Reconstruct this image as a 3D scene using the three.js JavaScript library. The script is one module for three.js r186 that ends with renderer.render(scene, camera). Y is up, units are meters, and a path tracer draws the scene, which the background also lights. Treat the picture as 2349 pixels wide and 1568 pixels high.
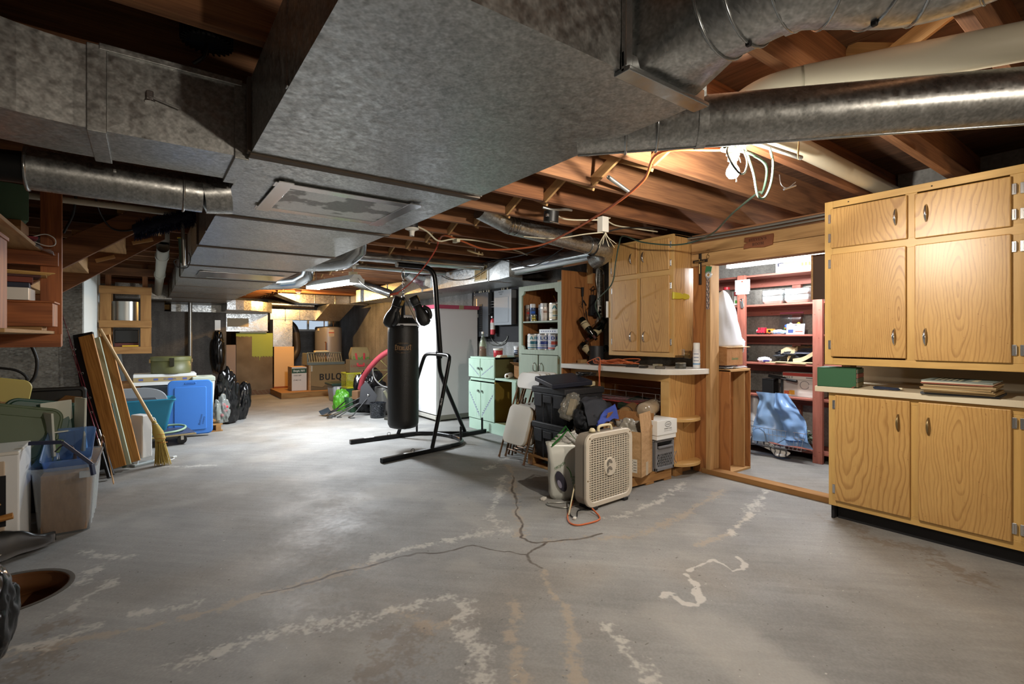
import * as THREE from 'three';
import { RoundedBoxGeometry } from 'three/addons/geometries/RoundedBoxGeometry.js';
import { mergeGeometries } from 'three/addons/utils/BufferGeometryUtils.js';
import { RectAreaLightUniformsLib } from 'three/addons/lights/RectAreaLightUniformsLib.js';

// ---------- camera, sky, exposure ----------
const scene = new THREE.Scene();
const camera = new THREE.PerspectiveCamera(2 * Math.atan(784 / 1150) * 180 / Math.PI, 2349 / 1568, 0.05, 60);
camera.position.set(0, 1.25, 0);
camera.rotation.y = -36.129 * Math.PI / 180;
camera.setViewOffset(2349, 1568, 0, 12, 2349, 1568);
const renderer = new THREE.WebGLRenderer({ antialias: true });
renderer.toneMapping = THREE.LinearToneMapping;
renderer.toneMappingExposure = 0.92;
renderer.shadowMap.enabled = true;
scene.background = new THREE.Color(0.75, 0.85, 1.0);
RectAreaLightUniformsLib.init();
const BULB = 10, TUBE = 115, SHOP = 265, WARM = 10, REAR = 9;   // lamp strengths used by the lamps' builders

// ---------- helpers ----------
let seed = 7;
const rnd = () => { seed = (seed * 1664525 + 1013904223) >>> 0; return seed / 4294967296; };
const rr = (a, b) => a + (b - a) * rnd();
const V = (x, y, z) => new THREE.Vector3(x, y, z);
const R2 = Math.PI / 180;
const taken = {};
function numbered(n) { const k = taken[n] = (taken[n] ?? -1) + 1; return k ? n + '_' + String(k).padStart(3, '0') : n; }
// metre uvs by box projection, u along the longest side (the grain)
function uvm(g, axis = -1, jitter = true) {
  if (g.index) g = g.toNonIndexed();
  for (const k of Object.keys(g.attributes)) if (!['position', 'normal', 'uv'].includes(k)) g.deleteAttribute(k);
  g.computeBoundingBox();
  const s = g.boundingBox.getSize(new THREE.Vector3()).toArray();
  if (axis < 0) axis = s.indexOf(Math.max(...s));
  const p = g.attributes.position, n = g.attributes.normal, uv = new Float32Array(p.count * 2);
  const ou = jitter ? rnd() * 7 : 0, ov = jitter ? rnd() * 7 : 0, P = p.array, N = n.array;
  for (let i = 0; i < p.count; i += 3) {
    const m = [0, 1, 2].map((k) => Math.abs(N[i * 3 + k] + N[i * 3 + 3 + k] + N[i * 3 + 6 + k]));
    const d = m.indexOf(Math.max(...m));
    let a = axis, b;
    if (d === axis) { a = (d + 1) % 3; b = (d + 2) % 3; } else b = 3 - d - axis;
    for (let j = i; j < i + 3; j++) { uv[j * 2] = P[j * 3 + a] + ou; uv[j * 2 + 1] = P[j * 3 + b] + ov; }
  }
  g.setAttribute('uv', new THREE.BufferAttribute(uv, 2));
  return g;
}
// box by bounds
function bb(x0, x1, y0, y1, z0, z1, r = 0.003, axis = -1) {
  const w = x1 - x0, h = y1 - y0, d = z1 - z0;
  r = Math.min(r, w / 2.2, h / 2.2, d / 2.2);
  const g = r > 0.0004 ? new RoundedBoxGeometry(w, h, d, r > 0.012 ? 3 : 1, r) : new THREE.BoxGeometry(w, h, d);
  const q = uvm(g, axis); q.translate((x0 + x1) / 2, (y0 + y1) / 2, (z0 + z1) / 2);
  return q;
}
const bx = (w, h, d, x = 0, y = 0, z = 0, r = 0.003, axis = -1) => bb(x - w / 2, x + w / 2, y - h / 2, y + h / 2, z - d / 2, z + d / 2, r, axis);
// one whole run of the veneer print per panel
function ply(g, axis = 1) { g = uvm(g, axis, false); const u = g.attributes.uv; g.computeBoundingBox(); const lo = g.boundingBox.min.toArray(), sz = g.boundingBox.getSize(new THREE.Vector3()).toArray(), d = sz.indexOf(Math.min(...sz)), a = lo[axis], b = lo[3 - d - axis]; const q = 0.02 + rnd() * 0.12, w = 0.02 + rnd() * 0.2; for (let i = 0; i < u.count; i++) u.setXY(i, u.getX(i) - a + q, u.getY(i) - b + w); return g; }
const rot = (g, x, y = 0, z = 0) => { g.rotateZ(z); g.rotateX(x); g.rotateY(y); return g; };
const mv = (g, x, y, z) => { g.translate(x, y, z); return g; };
const mg = (l) => l.length === 1 ? l[0] : mergeGeometries(l, false);
function cyl(r0, r1, h, x = 0, y = 0, z = 0, n = 20, open = false) { const g = uvm(new THREE.CylinderGeometry(r1, r0, h, n, 1, open), 1); g.translate(x, y + h / 2, z); return g; }   // base at y
function rod(a, b, r, r1 = r, n = 8) {
  const d = b.clone().sub(a), g = uvm(new THREE.CylinderGeometry(r1, r, d.length(), n, 1), 1);
  g.applyQuaternion(new THREE.Quaternion().setFromUnitVectors(V(0, 1, 0), d.clone().normalize()));
  g.translate((a.x + b.x) / 2, (a.y + b.y) / 2, (a.z + b.z) / 2); return g;
}
// square bar between two points
function bar(a, b, w, h, up = V(0, 1, 0), r = 0.002) {
  const d = b.clone().sub(a), g = bx(d.length(), h, w, 0, 0, 0, r, 0);
  const x = d.clone().normalize(), z = x.clone().cross(up).normalize(), y = z.clone().cross(x);
  g.applyMatrix4(new THREE.Matrix4().makeBasis(x, y, z).setPosition(a.clone().add(b).multiplyScalar(0.5)));
  return g;
}
const A3 = (l) => l.map((p) => Array.isArray(p) ? V(...p) : p);
function tube(pts, r, n = 6, seg = 0, closed = false, tension = 0.5) {
  pts = A3(pts);
  return uvm(new THREE.TubeGeometry(new THREE.CatmullRomCurve3(pts, closed, 'catmullrom', tension), seg || Math.max(6, pts.length * 7), r, n, closed), 1);
}
function lathe(prof, n = 28, x = 0, y = 0, z = 0) { const g = uvm(new THREE.LatheGeometry(prof.map((p) => new THREE.Vector2(...p)), n), 1); g.translate(x, y, z); return g; }
function shp(pts) { const s = new THREE.Shape(); pts.forEach((p, i) => i ? s.lineTo(...p) : s.moveTo(...p)); s.closePath(); return s; }
// outline in xy, thickness along z from 0
function ext(pts, depth, bev = 0.002, holes = []) {
  const s = Array.isArray(pts) ? shp(pts) : pts; holes.forEach((h) => s.holes.push(Array.isArray(h) ? shp(h) : h));
  return uvm(new THREE.ExtrudeGeometry(s, { depth, bevelEnabled: bev > 0, bevelSize: bev, bevelThickness: bev, bevelOffset: -bev, bevelSegments: 1, curveSegments: 10, steps: 1 }));
}
function rrect(w, h, r, x = 0, y = 0) {
  const s = new THREE.Shape(), a = w / 2, b = h / 2;
  s.moveTo(x - a + r, y - b); s.lineTo(x + a - r, y - b); s.absarc(x + a - r, y - b + r, r, -Math.PI / 2, 0); s.lineTo(x + a, y + b - r); s.absarc(x + a - r, y + b - r, r, 0, Math.PI / 2);
  s.lineTo(x - a + r, y + b); s.absarc(x - a + r, y + b - r, r, Math.PI / 2, Math.PI); s.lineTo(x - a, y - b + r); s.absarc(x - a + r, y - b + r, r, Math.PI, 1.5 * Math.PI);
  return s;
}
// loft through rings of equal point count ([[x,y,z]...]); capped
function loft(rings, cap = true, smooth = true) {
  const n = rings[0].length, pos = [], idx = [];
  rings.forEach((r) => r.forEach((p) => pos.push(...p)));
  for (let i = 0; i < rings.length - 1; i++) for (let j = 0; j < n; j++) { const a = i * n + j, b = i * n + (j + 1) % n, c = a + n, d = b + n; idx.push(a, b, d, a, d, c); }
  if (cap) for (const [i, f] of [[0, 1], [rings.length - 1, 0]]) {
    const c = pos.length / 3, m = [0, 0, 0]; rings[i].forEach((p) => p.forEach((v, k) => m[k] += v / n)); pos.push(...m);
    for (let j = 0; j < n; j++) { const a = i * n + j, b = i * n + (j + 1) % n; f ? idx.push(c, b, a) : idx.push(c, a, b); }
  }
  let g = new THREE.BufferGeometry(); g.setAttribute('position', new THREE.Float32BufferAttribute(pos, 3)); g.setIndex(idx);
  if (!smooth) g = g.toNonIndexed();
  g.computeVertexNormals(); return uvm(g);
}
const ringRR = (w, d, r, y, n = 5, cx = 0, cz = 0) => { const o = []; for (const [sx, sz, a0] of [[1, 1, 0], [-1, 1, 90], [-1, -1, 180], [1, -1, 270]]) for (let k = 0; k <= n; k++) { const a = (a0 + 90 * k / n) * R2; o.push([cx + sx * (w / 2 - r) + r * Math.cos(a), y, cz + sz * (d / 2 - r) + r * Math.sin(a)]); } return o.reverse(); };
// sheet metal panel box: every face is creased to its middle by brk metres
function duct(x0, x1, y0, y1, z0, z1, brk = 0.004, open = '') {
  const c = [(x0 + x1) / 2, (y0 + y1) / 2, (z0 + z1) / 2], pos = [];
  const face = (a, b, d, e, ax, s) => { const m = [0, 1, 2].map((k) => (a[k] + b[k] + d[k] + e[k]) / 4); m[ax] += s * brk; for (const [p, q] of [[a, b], [b, d], [d, e], [e, a]]) pos.push(...p, ...q, ...m); };
  face([x0, y0, z0], [x1, y0, z0], [x1, y0, z1], [x0, y0, z1], 1, -1);
  face([x0, y1, z1], [x1, y1, z1], [x1, y1, z0], [x0, y1, z0], 1, 1);
  if (!open.includes('n')) face([x0, y0, z1], [x1, y0, z1], [x1, y1, z1], [x0, y1, z1], 2, 1);
  if (!open.includes('f')) face([x1, y0, z0], [x0, y0, z0], [x0, y1, z0], [x1, y1, z0], 2, -1);
  if (!open.includes('l')) face([x0, y0, z0], [x0, y0, z1], [x0, y1, z1], [x0, y1, z0], 0, -1);
  if (!open.includes('r')) face([x1, y0, z1], [x1, y0, z0], [x1, y1, z0], [x1, y1, z1], 0, 1);
  const g = new THREE.BufferGeometry(); g.setAttribute('position', new THREE.Float32BufferAttribute(pos, 3)); g.computeVertexNormals(); return uvm(g);
}
// crumpled closed skin: ellipsoid with folds
function blob(rx, ry, rz, amp = 0.15, sd = 1, det = 5, fr = 3, flat = true) {
  let g = new THREE.IcosahedronGeometry(1, det * 3), p = g.attributes.position;
  for (let i = 0; i < p.count; i++) {
    const x = p.getX(i), y = p.getY(i), z = p.getZ(i);
    const f = 1 + amp * (1.6 * Math.abs(n3(x * fr + sd, y * fr, z * fr)) - 0.6) + amp * 0.22 * (1 - 2 * Math.abs(n3(x * fr * 2.3, y * fr * 2.3 + sd, z * fr * 2.3)));
    let Y = y * f; if (flat && Y < -0.72) Y = -0.72 + (Y + 0.72) * 0.08;
    p.setXYZ(i, x * f * rx, Y * ry, z * f * rz);
  }
  g.deleteAttribute('uv'); g.deleteAttribute('normal'); g = weld(g); g.computeVertexNormals(); return uvm(g);
}
function weld(g) { const p = g.attributes.position, m = new Map(), pos = [], idx = []; for (let i = 0; i < p.count; i++) { const k = [p.getX(i), p.getY(i), p.getZ(i)].map((v) => Math.round(v * 20000)).join(); if (!m.has(k)) { m.set(k, pos.length / 3); pos.push(p.getX(i), p.getY(i), p.getZ(i)); } idx.push(m.get(k)); } const q = new THREE.BufferGeometry(); q.setAttribute('position', new THREE.Float32BufferAttribute(pos, 3)); q.setIndex(idx); return q; }
// curved sheet from a function (u,v)->[x,y,z]; doubled to a real thickness t along normals
function sheet(f, nu, nv, t = 0.002) {
  const g = new THREE.PlaneGeometry(1, 1, nu, nv), p = g.attributes.position;
  for (let i = 0; i < p.count; i++) p.setXYZ(i, ...f(p.getX(i) + 0.5, p.getY(i) + 0.5));
  g.computeVertexNormals(); const n = g.attributes.normal, pos = [], idx = [], c = p.count, w = nu + 1;
  for (const s of [0.5, -0.5]) for (let i = 0; i < c; i++) pos.push(p.getX(i) + n.getX(i) * t * s, p.getY(i) + n.getY(i) * t * s, p.getZ(i) + n.getZ(i) * t * s);
  const I = g.index.array; for (let i = 0; i < I.length; i += 3) { idx.push(I[i], I[i + 1], I[i + 2]); idx.push(c + I[i], c + I[i + 2], c + I[i + 1]); }
  const rim = []; for (let i = 0; i < nu; i++) rim.push([i, i + 1], [nv * w + i + 1, nv * w + i]); for (let j = 0; j < nv; j++) rim.push([(j + 1) * w, j * w], [j * w + nu, (j + 1) * w + nu]);
  rim.forEach(([a, b]) => idx.push(b, a, c + a, b, c + a, c + b));
  const q = new THREE.BufferGeometry(); q.setAttribute('position', new THREE.Float32BufferAttribute(pos, 3)); q.setIndex(idx); q.computeVertexNormals(); return uvm(q);
}
// three-dimensional value noise, -1..1
const PERM = new Uint8Array(512); { const t = [...Array(256).keys()]; for (let i = 255; i > 0; i--) { const j = Math.floor(rnd() * (i + 1)); [t[i], t[j]] = [t[j], t[i]]; } for (let i = 0; i < 512; i++) PERM[i] = t[i & 255]; }
const sm = (t) => t * t * (3 - 2 * t), lp = (a, b, t) => a + (b - a) * t;
function n3(x, y, z) {
  const X = Math.floor(x), Y = Math.floor(y), Z = Math.floor(z), u = sm(x - X), v = sm(y - Y), w = sm(z - Z), h = (i, j, k) => PERM[PERM[PERM[(X + i) & 255] + ((Y + j) & 255)] + ((Z + k) & 255)] / 127.5 - 1;
  return lp(lp(lp(h(0, 0, 0), h(1, 0, 0), u), lp(h(0, 1, 0), h(1, 1, 0), u), v), lp(lp(h(0, 0, 1), h(1, 0, 1), u), lp(h(0, 1, 1), h(1, 1, 1), u), v), w);
}
// two-dimensional value noise 0..1, tiling after px, py cells
function n2(x, y, px = 256, py = 256, s = 0) {
  const X = Math.floor(x), Y = Math.floor(y), u = sm(x - X), v = sm(y - Y);
  const x0 = ((X % px) + px) % px, x1 = (x0 + 1) % px, y0 = (((Y % py) + py) % py) + s, y1 = (((Y + 1) % py) + py) % py + s;
  const a = PERM[PERM[x0 & 255] + (y0 & 255)], b = PERM[PERM[x1 & 255] + (y0 & 255)], c = PERM[PERM[x0 & 255] + (y1 & 255)], d = PERM[PERM[x1 & 255] + (y1 & 255)];
  return lp(lp(a, b, u), lp(c, d, u), v) / 255;
}
const fb = (x, y, o = 4, px = 256, py = 256, s = 0) => { let a = 0.5, r = 0, t = 0; for (let i = 0; i < o; i++) { r += a * n2(x, y, px, py, s + i * 17); t += a; a *= 0.5; x *= 2; y *= 2; px *= 2; py *= 2; } return r / t; };
const sst = (a, b, x) => { const t = Math.min(1, Math.max(0, (x - a) / (b - a))); return t * t * (3 - 2 * t); };
const mix3 = (a, b, t) => [lp(a[0], b[0], t), lp(a[1], b[1], t), lp(a[2], b[2], t)];
// computed texture; f(u,v) -> sRGB 0..255 triple; covers su x sv metres
function tex(w, h, f, su = 1, sv = 1, srgb = true) {
  const d = new Uint8Array(w * h * 4);
  for (let j = 0; j < h; j++) for (let i = 0; i < w; i++) { const c = f(i / w, j / h), k = (j * w + i) * 4; d[k] = Math.max(0, Math.min(255, c[0])); d[k + 1] = Math.max(0, Math.min(255, c[1] ?? c[0])); d[k + 2] = Math.max(0, Math.min(255, c[2] ?? c[0])); d[k + 3] = 255; }
  const t = new THREE.DataTexture(d, w, h); t.wrapS = t.wrapT = THREE.RepeatWrapping; t.magFilter = THREE.LinearFilter; t.minFilter = THREE.LinearMipmapLinearFilter; t.generateMipmaps = true;
  if (srgb) t.colorSpace = THREE.SRGBColorSpace; t.repeat.set(1 / su, 1 / sv); t.needsUpdate = true; return t;
}
// printed matter on a canvas
function print(w, h, draw) { const c = document.createElement('canvas'); c.width = w; c.height = h; const x = c.getContext('2d'); draw(x, w, h); const t = new THREE.CanvasTexture(c); t.colorSpace = THREE.SRGBColorSpace; return t; }
const pm = (t, o = {}) => new THREE.MeshStandardMaterial({ map: t, roughness: 0.7, transparent: true, ...o });
// flat print w x h, 0.6 mm proud; facing +z, centred
const dec = (w, h) => { const g = new THREE.PlaneGeometry(w, h).toNonIndexed(); return g; };
// gently bowed print
function sheetUV(w, h, f) { const g = new THREE.PlaneGeometry(w, h, 6, 8), p = g.attributes.position; for (let i = 0; i < p.count; i++) { const y = p.getY(i) + h / 2; p.setY(i, y); p.setZ(i, f(p.getX(i), y)); } g.computeVertexNormals(); return g.toNonIndexed(); }
const mat = (c, rough = 0.7, metal = 0, o = {}) => new THREE.MeshStandardMaterial({ color: c, roughness: rough, metalness: metal, ...o });
const phy = (c, rough, o) => new THREE.MeshPhysicalMaterial({ color: c, roughness: rough, ...o });
function P(name, geo, m, parent) {
  const o = new THREE.Mesh(Array.isArray(geo) ? mg(geo) : geo, m); o.name = name; o.castShadow = o.receiveShadow = true; parent.add(o); return o;
}
function G(name, label, category, pos = [0, 0, 0], turn = 0, group) {
  const o = new THREE.Group(); o.name = numbered(name); o.position.set(...pos); o.rotation.y = turn; scene.add(o); o.userData = { label, category }; if (group) o.userData.group = group; return o;
}
function one(name, label, category, geo, m, group, pos) {   // a thing that is one mesh
  const o = P(numbered(name), geo, m, scene); o.userData = { label, category }; if (group) o.userData.group = group; if (pos) o.position.set(...pos); return o;
}
function struct(name, geo, m) { const o = geo ? P(name, geo, m, scene) : new THREE.Group(); if (!geo) { o.name = name; scene.add(o); } o.userData = { kind: 'structure' }; return o; }

// ---------- materials ----------
const galvF = (base, dirt) => (u, v) => { const a = fb(u * 90, v * 90, 2, 90, 90), b = fb(u * 10, v * 10, 3, 10, 10, 40), c = n2(u * 190, v * 190, 190, 190, 9); const k = base + (a - 0.5) * 50 + (c - 0.5) * 26 + (b - 0.5) * 26 - dirt * sst(0.6, 0.78, b) * 16; return [k, k + 2, k + 1]; };
const T_galv = tex(1024, 1024, galvF(186, 1), 0.9, 0.9);
const T_galvR = tex(256, 256, (u, v) => { const a = fb(u * 40, v * 40, 3, 40, 40, 3); return [255 * (0.62 + 0.5 * (a - 0.5))]; }, 0.7, 0.7, false);
const M = {};
M.galv = new THREE.MeshStandardMaterial({ map: T_galv, metalness: 0.94, roughness: 0.66, roughnessMap: T_galvR });
M.shiny = new THREE.MeshStandardMaterial({ color: 0xb9bdbf, metalness: 0.85, roughness: 0.28, roughnessMap: T_galvR });
M.pipe = new THREE.MeshStandardMaterial({ map: T_galv, metalness: 0.94, roughness: 0.54, roughnessMap: T_galvR });
// timber: grain along u
const woodF = (lo, hi, rings, fine, knots = 0.0) => (u, v) => {
  const w = fb(u * 3, v * 6, 3, 3, 6, 5), q = v * rings + w * 2.6, g = Math.pow(0.5 + 0.5 * Math.sin(q * 6.283), 2.2), f = n2(u * 24, v * 220, 24, 220, 3), b = fb(u * 2, v * 3, 3, 2, 3, 77);
  let t = 0.55 + (0.5 - g) * 0.34 + (f - 0.5) * fine + (b - 0.5) * 0.7; if (knots) { const k = n2(u * 5, v * 3, 5, 3, 91); t -= sst(0.9, 0.97, k) * knots; } return mix3(lo, hi, Math.max(0, Math.min(1, t)));
};
const T_joist = tex(1024, 256, woodF([88, 57, 38], [162, 114, 76], 3, 0.4, 0.5), 2.4, 0.6);
M.joist = new THREE.MeshStandardMaterial({ map: T_joist, roughness: 0.85 });
M.joist2 = new THREE.MeshStandardMaterial({ map: T_joist, color: new THREE.Color(0.92, 0.8, 0.72), roughness: 0.85 });
M.stairs = new THREE.MeshStandardMaterial({ map: T_joist, color: new THREE.Color(0.78, 0.72, 0.66), roughness: 0.8 });
M.orange = new THREE.MeshStandardMaterial({ map: T_joist, color: new THREE.Color(1.45, 1.0, 0.68), roughness: 0.6 });
const T_pine = tex(1024, 256, woodF([146, 108, 66], [198, 158, 106], 3, 0.35, 0.4), 2.0, 0.5);
M.pine = new THREE.MeshStandardMaterial({ map: T_pine, roughness: 0.8 });
M.pineOld = new THREE.MeshStandardMaterial({ map: T_pine, color: new THREE.Color(0.72, 0.62, 0.48), roughness: 0.85 });
const T_board = tex(512, 256, woodF([70, 46, 30], [118, 82, 56], 2, 0.4, 0.4), 2.0, 0.4);
M.board = new THREE.MeshStandardMaterial({ map: T_board, roughness: 0.95 });
const T_frame = tex(512, 128, woodF([188, 148, 84], [214, 174, 104], 2, 0.25), 1.6, 0.4);
M.frame = new THREE.MeshStandardMaterial({ map: T_frame, roughness: 0.42 });
// rotary plywood faces with wild cathedral grain; u is the grain direction
const plyF = (A, B, cx, cy, sc, amp) => (u, v) => {
  const x = u * 2.6, y = v * 1.6, w = fb(x * 1.3 + cx, y * 4 + cy, 3, 256, 256, 31), w2 = fb(x * 5 + cx, y * 9, 2, 256, 256, 51), r = Math.hypot((x - 1.0 - 0.5 * Math.sin(cx * 3)) * 0.16, y - 0.8 - 0.35 * Math.cos(cy * 2)) * sc + w * amp + w2 * 0.7, g = r - Math.floor(r);
  const line = sst(0.5, 0.86, g) * (1 - sst(0.9, 1, g)), pore = n2(u * 40, v * 520, 256, 256, 8), spot = n2(u * 120, v * 80, 256, 256, 66), wear = fb(u * 5, v * 4, 4, 256, 256, 12), str = n2(cx + Math.floor(r), 3.5 + cy);
  let t = 0.1 + 0.42 * line * (0.25 + 0.9 * str) + (pore - 0.5) * 0.2 + (wear - 0.5) * 0.3; if (spot > 0.972) t += 0.4; return mix3(A, B, Math.max(0, Math.min(1, t)));
};
const PLYA = [204, 162, 98], PLYB = [134, 90, 44];
M.ply = [[1, 2, 34, 4], [4, 7, 46, 2.5], [9, 3, 26, 3], [13, 11, 20, 3]].map((a) => new THREE.MeshStandardMaterial({ map: tex(1024, 512, plyF(PLYA, PLYB, ...a), 1.3, 0.8), roughness: 0.36 }));
const BPA = [204, 160, 100], BPB = [136, 92, 52];
M.bply = [[5, 1, 30, 3], [2, 9, 18, 4]].map((a) => new THREE.MeshStandardMaterial({ map: tex(1024, 512, plyF(BPA, BPB, ...a), 1.3, 0.8), roughness: 0.36 }));
M.bframe = new THREE.MeshStandardMaterial({ map: tex(256, 256, woodF([184, 144, 88], [206, 166, 106], 2, 0.2), 1.6, 0.5), roughness: 0.4 });
M.brownply = new THREE.MeshStandardMaterial({ map: tex(1024, 512, plyF([168, 112, 62], [112, 66, 32], 3, 5, 14, 3.5), 2.3, 1.1), roughness: 0.75 });
M.redwood = new THREE.MeshStandardMaterial({ map: tex(512, 128, (u, v) => { const a = fb(u * 8, v * 20, 4, 8, 20), s = n2(u * 60, v * 30, 60, 30, 7) > 0.95 ? 26 : 0; return [144 + (a - 0.5) * 40 - s, 84 + (a - 0.5) * 34 - s, 70 + (a - 0.5) * 30 - s]; }, 1.4, 0.4), roughness: 0.6 });
M.oak = new THREE.MeshStandardMaterial({ map: tex(1024, 256, woodF([140, 88, 36], [206, 148, 78], 9, 0.5), 1.4, 0.22), roughness: 0.5 });
M.card = new THREE.MeshStandardMaterial({ map: tex(256, 256, (u, v) => { const a = fb(u * 30, v * 8, 3, 30, 8), f = n2(u * 120, v * 60, 120, 60, 5); const k = (a - 0.5) * 26 + (f - 0.5) * 16; return [178 + k, 142 + k, 100 + k]; }, 0.5, 0.5), roughness: 0.9 });
M.cardDark = new THREE.MeshStandardMaterial({ map: M.card.map, color: new THREE.Color(0.72, 0.56, 0.42), roughness: 0.9 });
const T_conc = tex(1024, 1024, (u, v) => { const a = fb(u * 6, v * 6, 5, 6, 6), b = n2(u * 200, v * 200, 200, 200, 4), st = fb(u * 40, v * 3, 3, 40, 3, 60); let k = 118 + (a - 0.5) * 70 + (b - 0.5) * 18 + (st - 0.5) * 30; if (n2(u * 160, v * 160, 160, 160, 33) > 0.965) k -= 40; return [k, k, k * 0.985]; }, 2.6, 2.6);
M.conc = new THREE.MeshStandardMaterial({ map: T_conc, roughness: 0.85, bumpMap: T_conc, bumpScale: 0.004 });
M.concGrey = new THREE.MeshStandardMaterial({ map: T_conc, color: new THREE.Color(1.9, 1.85, 1.72), roughness: 0.9 });
M.rough = new THREE.MeshStandardMaterial({ map: T_conc, color: new THREE.Color(1.75, 1.78, 1.74), roughness: 0.95, bumpMap: tex(512, 512, (u, v) => [255 * fb(u * 60, v * 18, 4, 60, 18, 9)], 0.9, 0.9, false), bumpScale: 0.02 });
M.white = mat(0xe6e7e4, 0.55); M.whiteGloss = mat(0xe9e9e7, 0.3); M.black = mat(0x121212, 0.45); M.blackMatte = mat(0x17171a, 0.75); M.steel = mat(0xc9c9c9, 0.25, 0.9); M.chrome = mat(0xd8d8d8, 0.16, 0.95); M.brass = mat(0x8f7a55, 0.35, 0.8);
M.cream = mat(0xd9cda8, 0.45); M.pvc = mat(0xd8d2bd, 0.35); M.darkSteel = mat(0x3a3a3c, 0.5, 0.6); M.iron = mat(0x55524a, 0.6, 0.6); M.foil = mat(0xd5d6d8, 0.22, 0.9);
M.porc = mat(0xe8e4da, 0.25); M.wireW = mat(0xd8cfb4, 0.5); M.wireB = mat(0x161616, 0.5); M.cordO = mat(0xc8683a, 0.5); M.cordR = mat(0xb8503c, 0.5); M.cordG = mat(0x33463a, 0.5); M.conduit = mat(0xa9a9a4, 0.35, 0.8);
M.vinyl = new THREE.MeshStandardMaterial({ color: 0x1b1a19, roughness: 0.42, bumpMap: tex(256, 256, (u, v) => [255 * fb(u * 50, v * 50, 3, 50, 50, 2)], 0.15, 0.15, false), bumpScale: 0.0012 });
M.plasticBag = phy(0x0d0d0e, 0.22, {}); M.clear = phy(0xeef2f4, 0.12, { transmission: 1, thickness: 0, ior: 1.3 }); M.clearPlastic = phy(0xe8eef2, 0.25, { transmission: 0.75, thickness: 0, ior: 1.45 });
M.mint = new THREE.MeshStandardMaterial({ map: tex(512, 256, (u, v) => { const s = fb(u * 7, v * 90, 4, 7, 90), b = fb(u * 3, v * 6, 3, 3, 6, 50); const d = sst(0.68, 0.8, s) * 60 * sst(0.5, 0.72, b); return [168 + (b - 0.5) * 24 - d, 196 + (b - 0.5) * 20 - d * 0.8, 176 + (b - 0.5) * 22 - d * 0.8]; }, 1.2, 0.6), roughness: 0.6 });
M.sage = new THREE.MeshStandardMaterial({ map: tex(256, 128, (u, v) => { const a = fb(u * 5, v * 60, 3, 5, 60); return [156 + (a - 0.5) * 24, 170 + (a - 0.5) * 22, 152 + (a - 0.5) * 22]; }, 1.2, 0.4), roughness: 0.6 });
M.mustard = mat(0x8d7326, 0.75); M.olive = mat(0x5b5a33, 0.75);
M.panelGrey = mat(0x8b9094, 0.45, 0.25); M.panelDark = mat(0x4b4e52, 0.5, 0.25);
M.cleat = mat(0x6b5f54, 0.7, 0.3);
M.pink = mat(0xa8445c, 0.85);

// ---------- the setting ----------
const MARKS={crack:[[[0.434,-2.684],[0.655,-2.683],[1.019,-2.679],[1.252,-2.652],[1.382,-2.594],[1.56,-2.577],[1.635,-2.469],[1.774,-2.279],[1.718,-2.188],[1.712,-2.096]],[[2.661,-3.655],[2.259,-3.047],[2.033,-2.693],[1.879,-2.498],[1.897,-2.394],[1.97,-2.341],[2.201,-2.262],[2.34,-2.247]],[[1.774,-2.279],[1.97,-2.341]]],
tan:[[[2.863,-3.984],[2.661,-3.655],[2.259,-3.047],[2.033,-2.693],[1.879,-2.498]],[[1.97,-2.341],[2.201,-2.262],[2.265,-2.174],[2.456,-2.093],[2.766,-2.11],[3.091,-2.149],[3.787,-2.278]],[[1.701,-2.072],[1.587,-1.853],[1.559,-1.728],[1.391,-1.505],[1.251,-1.323]],[[1.415,-1.909],[1.245,-1.689],[1.132,-1.527],[1.084,-1.444]],[[-0.467,-2.795],[-0.228,-2.738],[-0.011,-2.684],[0.266,-2.649],[0.434,-2.684],[1.019,-2.679]],[[3.428,-1.87],[2.995,-1.76],[2.7,-1.792]],[[1.075,-1.941],[1.005,-1.931],[0.908,-2.171]]],
white:[[[2.597,-3.701],[2.318,-3.364],[2.055,-3.04],[1.895,-2.824],[1.855,-2.663],[1.649,-2.725],[1.309,-2.73],[1.05,-2.758]],[[1.213,-2.126],[1.051,-2.146],[0.824,-2.166]],[[1.239,-2.072],[1.11,-1.907],[1.083,-1.731],[1.011,-1.564],[0.983,-1.518]],[[1.591,-1.527],[1.556,-1.411],[1.507,-1.263],[1.456,-1.173]],[[4.076,-2.067],[3.428,-1.87],[2.995,-1.76]],[[3.728,-2.591],[3.174,-2.429],[2.614,-2.37]],[[-0.294,-3.81],[-0.171,-3.663],[-0.086,-3.594]],[[-0.341,-3.03],[-0.261,-3.09],[-0.13,-3.267]],[[-0.204,-2.813],[-0.174,-2.82]],[[-0.059,-2.832],[0.187,-2.777]],[[0.104,-2.31],[0.231,-2.297],[0.476,-2.317]],[[0.084,-5.871],[0.532,-5.665]],[[2.996,-4.215],[2.616,-3.964]],[[-0.276,-3.335],[-0.229,-3.538]],[[5.011,-2.861],[4.922,-2.763]],[[0.824,-2.166],[0.476,-2.317]],[[-0.204,-2.813],[-0.392,-2.8]]],
paint:[[[2.011,-1.518],[2.074,-1.513],[2.047,-1.423],[2.092,-1.376],[2.167,-1.409],[2.246,-1.505],[2.275,-1.587]],[[2.333,-1.611],[2.435,-1.613],[2.581,-1.592],[2.544,-1.457],[2.598,-1.437],[2.681,-1.472],[2.719,-1.539]]],
brown:[[[0.846,-2.004],[0.931,-1.942]],[[0.855,-1.922],[0.683,-1.765]],[[-0.325,-2.89],[-0.315,-2.934]],[[3.84,-1.454],[3.738,-1.289]],[[3.538,-0.853],[3.465,-0.66]],[[3.672,-0.966],[3.609,-1.21]],[[-0.34,-2.693],[-0.414,-2.62]]]};
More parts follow.
